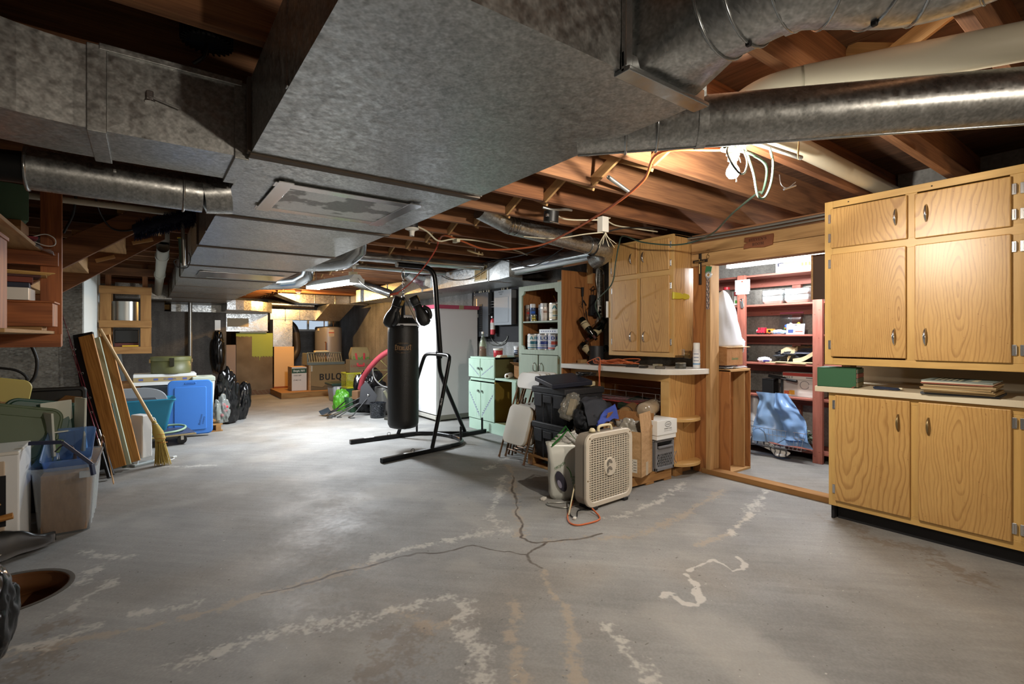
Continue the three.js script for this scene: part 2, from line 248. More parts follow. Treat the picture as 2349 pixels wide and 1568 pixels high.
function floorTex(x0, x1, z0, z1, w, h, marks) {
  const masks = {}, pxm = w / (x1 - x0);
  if (marks) for (const k in MARKS) {
    const m = masks[k] = new Float32Array(w * h), R = { crack: 0.012, tan: 0.05, white: 0.075, paint: 0.027, brown: 0.13 }[k];
    for (const l of MARKS[k]) for (let s = 0; s < l.length - 1; s++) {
      const [ax, az] = l[s], [bx_, bz] = l[s + 1], n = Math.max(2, Math.ceil(Math.hypot(bx_ - ax, bz - az) / 0.006));
      for (let q = 0; q <= n; q++) {
        const t = q / n; let x = lp(ax, bx_, t), z = lp(az, bz, t);
        const j = k === 'crack' ? 0.035 : 0.03; x += (fb(x * 7 + 3, z * 7, 4, 256, 256, 90) - 0.5) * j * 2; z += (fb(x * 7 + 9, z * 7 + 5, 4, 256, 256, 70) - 0.5) * j * 2;
        const r = R * (k === 'crack' ? 0.4 + 0.9 * n2(x * 9, z * 9) : 0.5 + 1.1 * n2(x * 3.3, z * 3.3, 256, 256, 5)), i0 = Math.floor((x - r - x0) * pxm), i1 = Math.ceil((x + r - x0) * pxm), j0 = Math.floor((z - r - z0) / (z1 - z0) * h), j1 = Math.ceil((z + r - z0) / (z1 - z0) * h);
        for (let jj = Math.max(0, j0); jj <= Math.min(h - 1, j1); jj++) for (let ii = Math.max(0, i0); ii <= Math.min(w - 1, i1); ii++) {
          const d = 1 - Math.hypot(ii / pxm + x0 - x, jj / h * (z1 - z0) + z0 - z) / r; if (d > m[jj * w + ii]) m[jj * w + ii] = d;
        }
      }
    }
  }
  const t = tex(w, h, (u, v) => {
    const i = Math.round(u * w), j = Math.round(v * h), k = j * w + i, x = lp(x0, x1, u), z = lp(z0, z1, v);
    const big = fb(x * 0.9 + 20, z * 0.9 + 20, 3), mid = fb(x * 5, z * 5, 3, 256, 256, 11), fine = n2(x * 160, z * 160, 256, 256, 7), str = fb((x + z) * 2.2, (x - z) * 26, 2, 256, 256, 44);
    let L = 132 + (big - 0.5) * 46 + (mid - 0.5) * 22 + (fine - 0.5) * 12 + (str - 0.5) * 12;
    let c = [L, L * 0.995, L * 0.975];
    const tan = sst(0.5, 0.75, fb(x * 1.3 + 7, z * 1.3, 3, 256, 256, 23)); c = mix3(c, [L * 0.98, L * 0.92, L * 0.84], tan * 0.45);
    const haze = sst(0.58, 0.8, fb(x * 2.1 + 31, z * 2.1 + 3, 4, 256, 256, 28)); c = mix3(c, [176, 172, 164], haze * 0.35);
    if (marks && (masks.crack[k] || masks.tan[k] || masks.white[k] || masks.paint[k] || masks.brown[k])) {
      const rag = fb(x * 22, z * 22, 4, 256, 256, 14), rg2 = fb(x * 70, z * 70, 2, 256, 256, 15);
      const pick = (m, lo, hi, a) => sst(lo, hi, m[k] + (rag - 0.5) * 1.5 + (rg2 - 0.5) * 1.0) * (m[k] > 0 ? 1 : 0) * a;
      c = mix3(c, [104, 88, 72], pick(masks.brown, 0.35, 1.0, 0.4));
      c = mix3(c, [172, 154, 132], pick(masks.tan, 0.3, 1.0, 0.55));
      c = mix3(c, [192, 188, 180], pick(masks.white, 0.45, 1.15, 0.75));
      c = mix3(c, [212, 206, 198], sst(0.35, 0.6, masks.paint[k] + (rag - 0.5) * 1.4) * (masks.paint[k] > 0 ? 0.6 : 0));
      c = mix3(c, [70, 60, 52], Math.min(1, masks.crack[k] * 1.6) * (0.45 + 0.55 * n2(x * 30, z * 30)));
    }
    const sp = n2(x * 55, z * 55, 256, 256, 61); if (sp > 0.975) c = mix3(c, [60, 54, 48], 0.6); else if (sp < 0.012) c = mix3(c, [215, 210, 200], 0.6);
    return c;
  }, 1, 1);
  t.wrapS = t.wrapT = THREE.ClampToEdgeWrapping; return t;
}
const FR = tex(512, 512, (u, v) => { const a = fb(u * 8, v * 8, 5, 8, 8, 6), b = n2(u * 120, v * 120, 120, 120, 8); return [255 * (0.72 + (a - 0.5) * 0.3 + (b - 0.5) * 0.08)]; }, 1, 1, false);
const floor = struct('floor');
function slab(x0, x1, z0, z1, w, h, marks, holes = []) {
  const s = shp([[x0, -z0], [x0, -z1], [x1, -z1], [x1, -z0]]); holes.forEach((q) => s.holes.push(q));
  const g = new THREE.ExtrudeGeometry(s, { depth: 0.12, bevelEnabled: false, curveSegments: 40 }); g.rotateX(-Math.PI / 2); g.translate(0, -0.12, 0);
  const p = g.attributes.position, uv = g.attributes.uv; for (let i = 0; i < p.count; i++) uv.setXY(i, (p.getX(i) - x0) / (x1 - x0), (p.getZ(i) - z0) / (z1 - z0));
  const map = floorTex(x0, x1, z0, z1, w, h, marks), rm = FR.clone(); rm.repeat.set((x1 - x0) / 2.2, (z1 - z0) / 2.2); rm.needsUpdate = true;
  P('slab', g, new THREE.MeshStandardMaterial({ map, roughness: 0.92, roughnessMap: rm }), floor);
}
const pit = new THREE.Path(); pit.absarc(-0.56, 3.43, 0.245, 0, Math.PI * 2, true);
slab(-1.4, 4.4, -6.6, 0.2, 2048, 2048, true, [pit]);
slab(-1.4, 4.4, -14.3, -6.6, 768, 1024, false);
slab(4.4, 6.0, -6.6, 0.2, 384, 1024, false);
slab(-3.8, -1.4, -14.3, 0.2, 128, 512, false);
slab(-3.8, 6.0, 0.2, 3.4, 512, 256, false);
// ceiling: joists along x, boards above, bridging between
const ceil = struct('ceiling');
P('upper_floor', bb(-3.8, 6.0, 2.46, 2.56, -14.3, 3.4, 0), M.blackMatte, ceil);
for (let i = 0; i < 61; i++) { const x = -3.78 + i * 0.16; P('subfloor_board', bb(x, x + 0.156, 2.435, 2.46, -14.3, 3.4, 0, 2), M.board, ceil); }
const JZ = []; for (let k = -11; k <= 26; k++) JZ.push(-1.775 - 0.462 * k);
JZ.forEach((z, k) => P('joist', bb(-3.8, 6.0, 2.2, 2.435, z - 0.042, z, 0.002, 0), k % 3 === 1 ? M.joist2 : M.joist, ceil));
for (let k = 8; k < JZ.length - 2; k++) for (const x of [2.25, -1.6]) { const z0 = JZ[k] - 0.042, z1 = JZ[k + 1]; P('bridging', [bar(V(x, 2.42, z0), V(x, 2.215, z1), 0.065, 0.018, V(1, 0, 0)), bar(V(x + 0.07, 2.215, z0), V(x + 0.07, 2.42, z1), 0.065, 0.018, V(1, 0, 0))], M.pine, ceil); }
// outer walls
const wr = struct('wall_right'); P('concrete', bb(4.3, 4.5, -0.12, 2.44, -14.3, -2.82, 0), M.conc, wr);
P('furring_wall', bb(4.45, 4.55, -0.12, 2.44, -1.3, 3.4, 0), M.conc, wr);
{ const wf = struct('wall_far'); // with the small cellar window
  P('concrete', [bb(-3.8, 2.95, -0.12, 2.44, -14.3, -14, 0), bb(4.1, 6.0, -0.12, 2.44, -14.3, -14, 0), bb(2.95, 4.1, -0.12, 1.4, -14.3, -14, 0), bb(2.95, 4.1, 1.85, 2.44, -14.3, -14, 0)], M.conc, wf); }
struct('wall_left', bb(-3.9, -3.8, -0.12, 2.44, -14.3, 3.4, 0), M.conc);
struct('wall_back', bb(-3.8, 6.0, -0.12, 2.44, 3.3, 3.4, 0), M.conc);
{ const w = struct('window_1'); P('frame', [bb(2.95, 4.1, 1.4, 1.45, -14.2, -14.1), bb(2.95, 4.1, 1.8, 1.85, -14.2, -14.1), bb(2.95, 3.0, 1.45, 1.8, -14.2, -14.1), bb(4.05, 4.1, 1.45, 1.8, -14.2, -14.1), bb(3.5, 3.54, 1.45, 1.8, -14.2, -14.1)], M.white, w); P('pane', bb(3.0, 4.05, 1.45, 1.8, -14.155, -14.15, 0), M.clear, w); }
// store room behind the opening
struct('wall_store', [bb(5.78, 5.9, -0.12, 2.44, -4.4, -0.6, 0), bb(4.45, 5.9, -0.12, 2.44, -4.5, -4.4, 0), bb(4.5, 5.9, -0.12, 2.44, -0.7, -0.6, 0)], M.concGrey);
// partition between the store room and the cellar
const part = struct('wall_partition');
P('plywood', ply(bb(4.15, 4.165, 0, 1.9, -2.80, -2.655, 0.001, 1)), M.brownply, part);
P('stud', bb(4.13, 4.27, 0.04, 1.905, -2.655, -2.61, 0.003, 1), M.pine, part);
P('stud_back', bb(4.165, 4.27, 0.04, 1.905, -2.74, -2.66, 0.003, 1), M.pine, part);
P('header_board', bb(4.15, 4.19, 1.905, 2.02, -2.82, -1.2, 0.003, 2), M.pine, part);
P('header_board', bb(4.15, 4.19, 2.023, 2.12, -2.82, -1.2, 0.003, 2), M.pine, part);
P('top_plate', bb(4.16, 4.28, 2.122, 2.2, -2.82, -1.2, 0.003, 2), M.joist, part);
P('header_core', bb(4.19, 4.28, 1.905, 2.12, -2.82, -1.2, 0.003, 2), M.joist, part);
P('threshold', bb(4.13, 4.24, 0, 0.045, -2.7, -1.5, 0.003, 2), M.pineOld, part);
P('wall_stud', bb(4.16, 4.27, 0.04, 1.885, -1.56, -1.5, 0.003, 1), M.joist, part);
// sump pit: corrugated liner
{ const prof = []; for (let i = 0; i <= 60; i++) prof.push([0.232 + 0.012 * Math.sin(i * 0.75), -0.9 + i * 0.0148]); prof.push([0.238, 0.0], [0.252, -0.004], [0.252, -0.1]);
  const s = G('sump_pit', 'round sump pit with ribbed brown liner sunk in the floor', 'sump pit', [-0.56, 0, -3.43]);
  P('liner', lathe(prof, 48), mat(0x6b4526, 0.5), s); P('pit_bottom', cyl(0.24, 0.24, 0.02, 0, -0.92, 0, 40), mat(0x1c1712, 0.3), s); P('rim', lathe([[0.243, 0.001], [0.262, 0.004], [0.264, 0.0], [0.243, -0.01]], 48), mat(0x4a443c, 0.9), s); }

// ---------- ducts ----------
{ const t = G('trunk_duct', 'wide rectangular galvanized trunk duct running under the joists', 'duct');
  const zs = [-0.83, -1.98, -3.05, -4.18, -5.35, -6.5, -7.6, -8.75, -9.9, -11.0, -12.3], x0 = 0.3, x1 = 1.25, y0 = 1.9, y1 = 2.165;
  for (let i = 0; i < zs.length - 1; i++) {
    const s = P('duct_section', duct(x0, x1, y0, y1, zs[i + 1], zs[i], 0.006, (i ? 'n' : '') + (i < zs.length - 2 ? 'f' : '')), M.galv, t);
    const z = zs[i + 1];
    if (i < zs.length - 2) { P('seam_cleat', [bb(x0 - 0.004, x1 + 0.004, y0 - 0.009, y0, z - 0.03, z + 0.012, 0.002), bb(x0 - 0.012, x0, y0, y1, z - 0.016, z + 0.016, 0.002), bb(x1, x1 + 0.012, y0, y1, z - 0.016, z + 0.016, 0.002)], M.cleat, s); }
    if (i < 5) P('standing_seam', [bb(x0 - 0.006, x0, y0, y1, (zs[i] + z) / 2 - 0.01, (zs[i] + z) / 2 + 0.01, 0.002)], M.galv, s);
  }
  P('corner_angle', [bb(0.93, 1.262, 1.888, 1.9, -0.85, -0.80, 0.003), bb(0.93, 1.262, 1.89, 1.94, -0.826, -0.815, 0.002), bb(0.93, 0.955, 1.9, 2.165, -0.826, -0.81, 0.003)], M.shiny, t);
  // foil-taped access patch under the third section
  const p = P('access_patch', bb(0.47, 1.05, 1.888, 1.895, -2.73, -2.27, 0.001), new THREE.MeshStandardMaterial({ map: tex(256, 256, (u, v) => { const a = fb(u * 4 + 3, v * 4, 5, 256, 256, 8), d = sst(0.56, 0.62, a) * 90; const k = 205 - d + (n2(u * 100, v * 100) - 0.5) * 20; return [k, k + 3, k + 2]; }, 0.6, 0.6), metalness: 0.5, roughness: 0.35 }), t);
  P('foil_tape', [bb(0.43, 1.09, 1.885, 1.889, -2.30, -2.24, 0.001), bb(0.43, 1.09, 1.885, 1.889, -2.76, -2.70, 0.001), bb(0.44, 0.50, 1.884, 1.889, -2.78, -2.22, 0.001), bb(1.02, 1.08, 1.884, 1.889, -2.78, -2.22, 0.001)], M.foil, p);
  const q = P('access_patch', bb(0.45, 1.2, 1.888, 1.895, -6.25, -5.75, 0.001), M.foil, t); P('foil_tape', [bb(0.42, 0.52, 1.885, 1.889, -6.28, -5.72, 0.001)], M.foil, q);
  // offset take-off and elbow leaving towards the near pipe
  const rings = [], N = 32, sq = (a, hx, hy) => { const c = Math.cos(a), s = Math.sin(a), m = Math.max(Math.abs(c) / hx, Math.abs(s) / hy); return [c / m, s / m]; };
  for (let i = 0; i <= 4; i++) { const k = i / 4, r = []; for (let j = 0; j < N; j++) { const a = j / N * 6.2832, b = sq(a, 0.135, 0.122), c = [0.118 * Math.cos(a), 0.118 * Math.sin(a)]; r.push([1.105 + lp(b[0], c[0], k), 2.032 + lp(b[1], c[1], k), -0.832 + 0.16 * k]); } rings.push(r.reverse()); }
  P('take_off_boot', loft(rings, false), M.pipe, t); }
{ // round pipe B along +z from the boot, jogging outwards
  const t = G('near_round_duct', 'large round galvanized duct with elbow at the top right', 'duct');
  const path = [[1.105, 2.032, -0.68], [1.105, 2.032, -0.53], [1.12, 2.032, -0.48], [1.19, 2.03, -0.42], [1.27, 2.03, -0.36], [1.31, 2.03, -0.29], [1.315, 2.03, -0.2], [1.315, 2.03, 0.5], [1.315, 2.03, 1.4]];
  P('pipe', tube(path.slice(0, 3), 0.118, 28, 16), M.pipe, t); P('elbow', tube(path.slice(1, 7), 0.123, 28, 30), M.pipe, t); P('pipe', tube(path.slice(5), 0.118, 28, 24), M.pipe, t);
  const ring = (x, y, z, ry, r) => { const g = uvm(new THREE.TorusGeometry(r, 0.0032, 6, 36)); return mv(rot(g, 0, ry), x, y, z); };
  P('bead', [ring(1.105, 2.032, -0.665, 0, 0.12), ring(1.105, 2.032, -0.60, 0, 0.12), ring(1.107, 2.032, -0.52, 0.1, 0.121), ring(1.15, 2.032, -0.455, 0.75, 0.124), ring(1.23, 2.03, -0.392, 0.9, 0.124), ring(1.285, 2.03, -0.34, 0.6, 0.124), ring(1.314, 2.03, -0.25, 0.1, 0.123)], M.shiny, t);
  P('duct_screw', [mv(bx(0.012, 0.012, 0.012), 1.10, 1.912, -0.6), mv(bx(0.012, 0.012, 0.012), 1.23, 1.905, -0.4), mv(bx(0.012, 0.012, 0.012), 1.31, 1.908, -0.24)], M.darkSteel, t); }
{ const t = G('diagonal_round_duct', 'long round galvanized duct crossing diagonally above the bare bulb', 'duct');
  const a = V(1.2, 1.955, -1.26), b = V(2.5, 1.955, 0.15);
  P('pipe', rod(a, b, 0.081, 0.081, 32), M.pipe, t); const d = b.clone().sub(a).normalize(), ry = Math.atan2(d.x, d.z);
  P('bead', [0.16, 0.26].map((k) => { const g = uvm(new THREE.TorusGeometry(0.083, 0.005, 6, 36)); return mv(rot(g, 0, ry), a.x + d.x * k, a.y, a.z + d.z * k); }), M.shiny, t);
  P('seam', mv(rod(a, b, 0.004), 0.0, -0.081, 0), M.shiny, t);
  P('hanger_strap', [mv(rot(uvm(new THREE.CylinderGeometry(0.0835, 0.0835, 0.03, 32, 1, true)), Math.PI / 2, ry), a.x + d.x * 0.4, a.y, a.z + d.z * 0.4), bar(V(a.x + d.x * 0.4 - 0.06, 2.0, a.z + d.z * 0.4 + 0.05), V(a.x + d.x * 0.4 - 0.06, 2.2, a.z + d.z * 0.4 + 0.05), 0.025, 0.002, V(1, 0, 0))], M.galv, t);
  P('end_collar', mv(rot(cyl(0.1, 0.083, 0.06, 0, 0, 0, 32), 0, 0, -Math.PI / 2), 1.24, 1.975, -1.235), M.pipe, t); }
{ // rectangular branch on the left, bending towards the camera
  const t = G('branch_duct', 'rectangular galvanized branch duct leaving the trunk at the upper left', 'duct');
  P('straight_section', duct(-0.12, 0.3, 1.9, 2.157, -2.36, -2.04, 0.003), M.galv, t);
  const pos = (k) => { const a = k * 1.05; const R = 0.75, cx = -0.12, cz = -2.2 + R; return [cx - R * Math.sin(a), cz - R * Math.cos(a), a]; }, rings = [];
  for (let k = 0; k <= 10; k++) { const [x, z, a] = pos(k / 10), nx = Math.sin(a), nz = Math.cos(a); rings.push([[1.9, -1], [1.9, 1], [2.157, 1], [2.157, -1]].map(([y, s]) => [x + nx * 0.16 * s, y, z + nz * 0.16 * s])); }
  P('elbow_section', loft(rings.reverse(), true, false), M.galv, t);
  P('drive_band', [bb(-0.15, -0.10, 1.89, 2.165, -2.375, -2.03, 0.003)], M.galv, t); P('drive_band', [bb(0.255, 0.302, 1.888, 2.165, -2.375, -2.03, 0.003)], M.galv, t);
  P('top_flange', bb(-0.12, 0.28, 2.15, 2.172, -2.045, -2.028, 0.003), M.galv, t);
  P('damper_handle', [bx(0.02, 0.03, 0.02, 0.01, 2.04, -2.03), rod(V(0.01, 2.035, -2.02), V(0.09, 2.015, -2.02), 0.002), mv(cyl(0.014, 0.014, 0.006), 0.01, 2.02, -2.03)], M.steel, t); }
{ const t = G('short_round_duct', 'dull round galvanized pipe under the branch duct at the left', 'duct');
  P('pipe', rod(V(-0.36, 1.885, -2.6), V(0.2, 1.88, -2.6), 0.08, 0.08, 30), M.pipe, t); P('collar', [rod(V(0.2, 1.88, -2.6), V(0.3, 1.9, -2.6), 0.084, 0.092, 30), mv(rot(uvm(new THREE.TorusGeometry(0.083, 0.005, 6, 30)), 0, Math.PI / 2), 0.13, 1.88, -2.6)], M.pipe, t);
  P('rolled_edge', mv(rot(uvm(new THREE.TorusGeometry(0.081, 0.006, 6, 30)), 0, Math.PI / 2), -0.36, 1.885, -2.6), M.shiny, t); P('black_liner', rod(V(-0.5, 1.885, -2.62), V(-0.355, 1.885, -2.6), 0.055, 0.06, 20), M.black, t);
  P('duct_screw', bx(0.012, 0.012, 0.012, -0.1, 1.905, -2.52), M.steel, t); }
// pipe along the right wall, elbow and pipe rising into a joist bay
{ const t = G('side_duct', 'rectangular duct along the right wall ending in a vent grille', 'duct');
  const zs = [-5.05, -5.3, -7.2, -8.6, -9.9]; for (let i = 0; i < 4; i++) { const s = P('duct_section', duct(3.5, 3.85, 1.955, 2.185, zs[i + 1], zs[i], 0.003), M.galv, t); P('seam_cleat', [bb(3.49, 3.5, 1.955, 2.185, zs[i + 1] - 0.012, zs[i + 1] + 0.012, 0.002), bb(3.5, 3.85, 1.948, 1.955, zs[i + 1] - 0.012, zs[i + 1] + 0.012, 0.002)], M.galv, s); }
  P('side_panel', bb(3.85, 4.3, 1.96, 1.97, -9.9, -5.05, 0.001), M.galv, t);
  P('end_transition', loft([[[3.5, 1.955, -5.05], [3.85, 1.955, -5.05], [3.85, 2.185, -5.05], [3.5, 2.185, -5.05]], [[3.52, 1.97, -4.88], [3.72, 1.97, -4.88], [3.72, 2.17, -4.88], [3.52, 2.17, -4.88]]], true, false), M.galv, t);
  const gx = 3.488; const g = P('vent_grille', [bb(gx, gx + 0.012, 1.975, 2.165, -5.62, -5.6), bb(gx, gx + 0.012, 1.975, 2.165, -5.34, -5.32), bb(gx, gx + 0.012, 1.975, 1.993, -5.62, -5.32), bb(gx, gx + 0.012, 2.147, 2.165, -5.62, -5.32), bb(gx, gx + 0.012, 1.98, 2.16, -5.475, -5.465)], M.cream, t);
  for (let i = 0; i < 14; i++) P('louvre', rot(bb(-0.002, 0.002, 1.993, 2.147, -0.009, 0.009, 0), 0).translate(3.495, 0, -5.59 + i * 0.0195), M.brass, g);
  P('round_take_off', [rod(V(3.45, 2.13, -7.05), V(3.35, 2.16, -7.02), 0.12, 0.11, 24), tube([[3.37, 2.15, -7.02], [3.25, 2.17, -7.0], [3.15, 2.22, -6.98]], 0.105, 20, 12)], M.pipe, t);
  P('take_off_collar', loft([[[3.5, 1.99, -7.2], [3.5, 1.99, -6.9], [3.5, 2.18, -6.9], [3.5, 2.18, -7.2]], [[3.42, 2.03, -7.15], [3.42, 2.03, -6.93], [3.42, 2.18, -6.93], [3.42, 2.18, -7.15]]].reverse(), true, false), M.galv, t);
  P('small_round_take_off', [tube([[3.46, 2.0, -8.35], [3.25, 2.09, -8.5], [3.0, 2.15, -8.55], [2.8, 2.22, -8.6]], 0.07, 18, 18)], M.pipe, t);
  P('far_section', duct(3.85, 4.3, 2.03, 2.19, -11.65, -9.9, 0.003), M.galv, t); P('offset_section', duct(3.45, 3.9, 1.95, 2.19, -10.1, -9.85, 0.002), M.galv, t); }
{ const t = G('elbow_round_duct', 'bright round duct with elbow between the vent and the joists', 'duct');
  P('pipe', rod(V(3.62, 2.07, -4.9), V(3.66, 2.09, -3.55), 0.083, 0.083, 30), M.shiny, t);
  P('elbow', tube([[3.66, 2.02, -3.62], [3.67, 2.06, -3.5], [3.6, 2.1, -3.42], [3.45, 2.11, -3.42]], 0.088, 26, 26), M.pipe, t);
  P('pipe', rod(V(3.5, 2.11, -3.42), V(2.45, 2.2, -3.44), 0.08, 0.08, 30), M.pipe, t); P('boot', rod(V(2.47, 2.2, -3.44), V(2.2, 2.3, -3.44), 0.08, 0.1, 14), M.galv, t);
  P('bead', [[3.38, 2.12], [3.48, 2.112], [3.56, 2.108], [2.47, 2.198], [2.53, 2.193]].map(([x, y]) => mv(rot(uvm(new THREE.TorusGeometry(0.084, 0.004, 6, 30)), 0, Math.PI / 2), x, y, -3.42)), M.shiny, t); }
one('crossing_round_duct', 'thin round galvanized duct crossing behind the punch bag stand', 'duct', rod(V(1.28, 2.143, -5.55), V(3.47, 2.143, -5.4), 0.052, 0.052, 22), M.shiny);
one('crossing_conduit_duct', 'small round galvanized pipe near the hanging fluorescent lamp', 'duct', rod(V(1.3, 2.15, -6.3), V(3.42, 2.15, -6.3), 0.04, 0.04, 20), M.shiny);
{ const t = G('trunk_elbow_duct', 'segmented round elbow leaving the trunk beside the fluorescent lamp', 'duct');
  P('elbow', tube([[1.25, 2.0, -5.2], [1.45, 2.0, -5.15], [1.62, 2.03, -5.0], [1.68, 2.12, -4.9], [1.68, 2.25, -4.88]], 0.1, 20, 5), M.shiny, t); P('collar', rod(V(1.24, 2.0, -5.2), V(1.36, 2.0, -5.18), 0.105, 0.102, 24), M.galv, t); }
{ const t = G('trunk_elbow_duct', 'farther round elbow leaving the trunk nearer the furnace', 'duct');
  P('elbow', tube([[1.25, 2.0, -7.6], [1.5, 2.0, -7.5], [1.72, 2.03, -7.3], [1.8, 2.14, -7.2], [1.8, 2.25, -7.2]], 0.1, 20, 5), M.shiny, t); P('collar', rod(V(1.24, 2.0, -7.6), V(1.4, 2.0, -7.55), 0.105, 0.102, 24), M.galv, t); }
// plastic drain and vent pipes
{ const t = G('plastic_drain_pipe', 'cream plastic drain pipe passing behind the diagonal duct', 'pipe');
  P('pipe', rod(V(2.35, 2.125, 0.15), V(1.82, 2.12, -0.8), 0.056, 0.056, 26), M.pvc, t); P('elbow', tube([[1.86, 2.12, -0.74], [1.8, 2.12, -0.9], [1.86, 2.12, -1.05], [2.0, 2.12, -1.08]], 0.06, 22, 18), M.pvc, t); P('riser', tube([[1.98, 2.12, -1.08], [2.1, 2.13, -1.12], [2.2, 2.2, -1.2], [2.32, 2.26, -1.25], [2.45, 2.265, -1.255]], 0.052, 22, 24), M.pvc, t); P('pipe', rod(V(2.4, 2.265, -1.255), V(4.4, 2.262, -1.275), 0.05, 0.05, 26), M.pvc, t); }
{ const t = G('vent_pipe', 'grey plastic pipe sloping along the left of the trunk', 'pipe'); P('pipe', tube([[0.13, 2.34, -5.74], [0.13, 2.2, -5.74], [0.13, 2.11, -5.8], [0.133, 2.09, -6.0], [0.145, 2.04, -8.0], [0.16, 1.98, -10.15]], 0.052, 18, 50), mat(0xb9b9ad, 0.4), t); P('coupling', [rod(V(0.135, 2.09, -6.3), V(0.136, 2.087, -6.42), 0.062, 0.062, 20), rod(V(0.143, 2.05, -7.8), V(0.144, 2.047, -7.95), 0.062, 0.062, 20)], mat(0xb9b9ad, 0.4), t); }

// ---------- lamps ----------
function bulbGeo(r) { return lathe([[0.0, -r], [r * 0.6, -r * 0.82], [r * 0.95, -r * 0.3], [r, 0], [r * 0.9, r * 0.5], [r * 0.62, r * 1.0], [r * 0.45, r * 1.35], [r * 0.4, r * 1.6], [0, r * 1.6]], 24); }
{ const t = G('bare_bulb_lamp', 'lit bare bulb in a porcelain socket with plug adapters', 'lamp', [2.165, 0, -1.255]);
  P('ceiling_box', [cyl(0.05, 0.05, 0.04, 0, 2.16, 0, 20), cyl(0.055, 0.03, 0.05, 0, 2.11, 0, 20)], M.porc, t);
  P('socket', [cyl(0.022, 0.024, 0.06, 0, 2.055, 0, 18)], M.porc, t); P('adapter', [bx(0.05, 0.05, 0.045, 0, 2.1, 0, 0.006)], M.porc, t);
  P('bulb', mv(bulbGeo(0.03), 0, 2.0, 0), new THREE.MeshStandardMaterial({ color: 0xffffff, emissive: new THREE.Color(1, 0.9, 0.76), emissiveIntensity: 14 }), t);
  P('pull_chain', [rod(V(-0.02, 2.05, 0.03), V(-0.022, 1.955, 0.03), 0.0012), cyl(0.004, 0.002, 0.014, -0.022, 1.945, 0.03, 10)], M.steel, t);
  P('green_plug', [rot(cyl(0.016, 0.012, 0.07), 0, 0, Math.PI / 2).translate(-0.01, 2.1, 0.01)], M.cordG, t); P('orange_plug', [rot(cyl(0.016, 0.014, 0.08), 0, 0.6, -Math.PI / 2).translate(0.02, 2.1, -0.01)], M.cordO, t);
  P('black_cord_loop', tube([[-0.08, 2.1, 0.03], [-0.13, 2.05, 0.05], [-0.12, 1.99, 0.07], [-0.06, 1.965, 0.07], [0.0, 1.99, 0.06], [0.03, 2.05, 0.05], [0.01, 2.12, 0.03]], 0.0045, 8), M.wireB, t);
  P('paper_tag', sheet((u, v) => [-0.1 + 0.06 * u, 2.07 - 0.05 * u * u + 0.012 * v, 0.05 + 0.01 * u], 6, 1, 0.001), M.white, t);
  const l = new THREE.PointLight(new THREE.Color(1, 0.92, 0.8), BULB, 0, 2); l.position.set(0, 2.0, 0); l.castShadow = true; l.shadow.radius = 1.5; t.add(l); }
{ const t = G('shop_light', 'lit hanging fluorescent shop light on a chain', 'lamp', [2.02, 1.96, -6.8], 11 * R2);
  P('reflector', [loft([[[-0.1, 0, -0.6], [0.1, 0, -0.6], [0.04, 0.07, -0.6], [-0.04, 0.07, -0.6]], [[-0.1, 0, 0.6], [0.1, 0, 0.6], [0.04, 0.07, 0.6], [-0.04, 0.07, 0.6]]].reverse(), true, false)], M.white, t);
  for (const x of [-0.045, 0.045]) P('tube', rod(V(x, -0.025, -0.58), V(x, -0.025, 0.58), 0.016, 0.016, 14), new THREE.MeshStandardMaterial({ color: 0xffffff, emissive: new THREE.Color(0.88, 0.94, 1), emissiveIntensity: 6 }), t);
  P('lamp_holder', [bx(0.2, 0.06, 0.02, 0, -0.01, 0.595), bx(0.2, 0.06, 0.02, 0, -0.01, -0.595)], M.white, t);
  P('chain', [rod(V(0, 0.07, 0.5), V(0, 0.21, 0.5), 0.004), rod(V(0, 0.07, -0.5), V(0, 0.21, -0.5), 0.004)], M.steel, t); P('canopy', [bx(0.09, 0.05, 0.07, 0, 0.085, 0.5, 0.006)], M.cream, t);
  const l = new THREE.RectAreaLight(new THREE.Color(0.88, 0.94, 1), SHOP, 0.14, 1.16); l.position.set(0, -0.045, 0); l.rotation.x = -Math.PI / 2; t.add(l); for (const z of [-0.42, -0.14, 0.14, 0.42]) { const q = new THREE.PointLight(new THREE.Color(0.88, 0.94, 1), SHOP / 120, 0, 2); q.position.set(0, -0.06, z); q.castShadow = true; q.shadow.radius = 1.5; t.add(q); } }
{ const t = G('tube_light', 'lit double fluorescent tube light inside the store room', 'lamp', [5.0, 1.99, -2.34]);
  P('housing', bx(0.11, 0.05, 1.3, 0, 0.045, 0, 0.006), M.white, t); for (const x of [-0.03, 0.03]) P('tube', rod(V(x, 0, -0.6), V(x, 0, 0.6), 0.0145, 0.0145, 14), new THREE.MeshStandardMaterial({ color: 0xffffff, emissive: new THREE.Color(0.95, 0.97, 1), emissiveIntensity: 6 }), t);
  P('lamp_holder', [bx(0.1, 0.05, 0.02, 0, 0.01, 0.61), bx(0.1, 0.05, 0.02, 0, 0.01, -0.61)], M.white, t); P('hanger', [rod(V(0, 0.07, 0.4), V(0, 0.21, 0.4), 0.003), rod(V(0, 0.07, -0.4), V(0, 0.21, -0.4), 0.003)], M.steel, t);
  const l = new THREE.RectAreaLight(new THREE.Color(0.95, 0.97, 1), TUBE, 0.09, 1.2); l.position.set(0, -0.02, 0); l.rotation.x = -Math.PI / 2; t.add(l); for (const z of [-0.42, -0.14, 0.14, 0.42]) { const q = new THREE.PointLight(new THREE.Color(0.95, 0.97, 1), TUBE / 95, 0, 2); q.position.set(0, -0.035, z); q.castShadow = true; q.shadow.radius = 1; t.add(q); } }
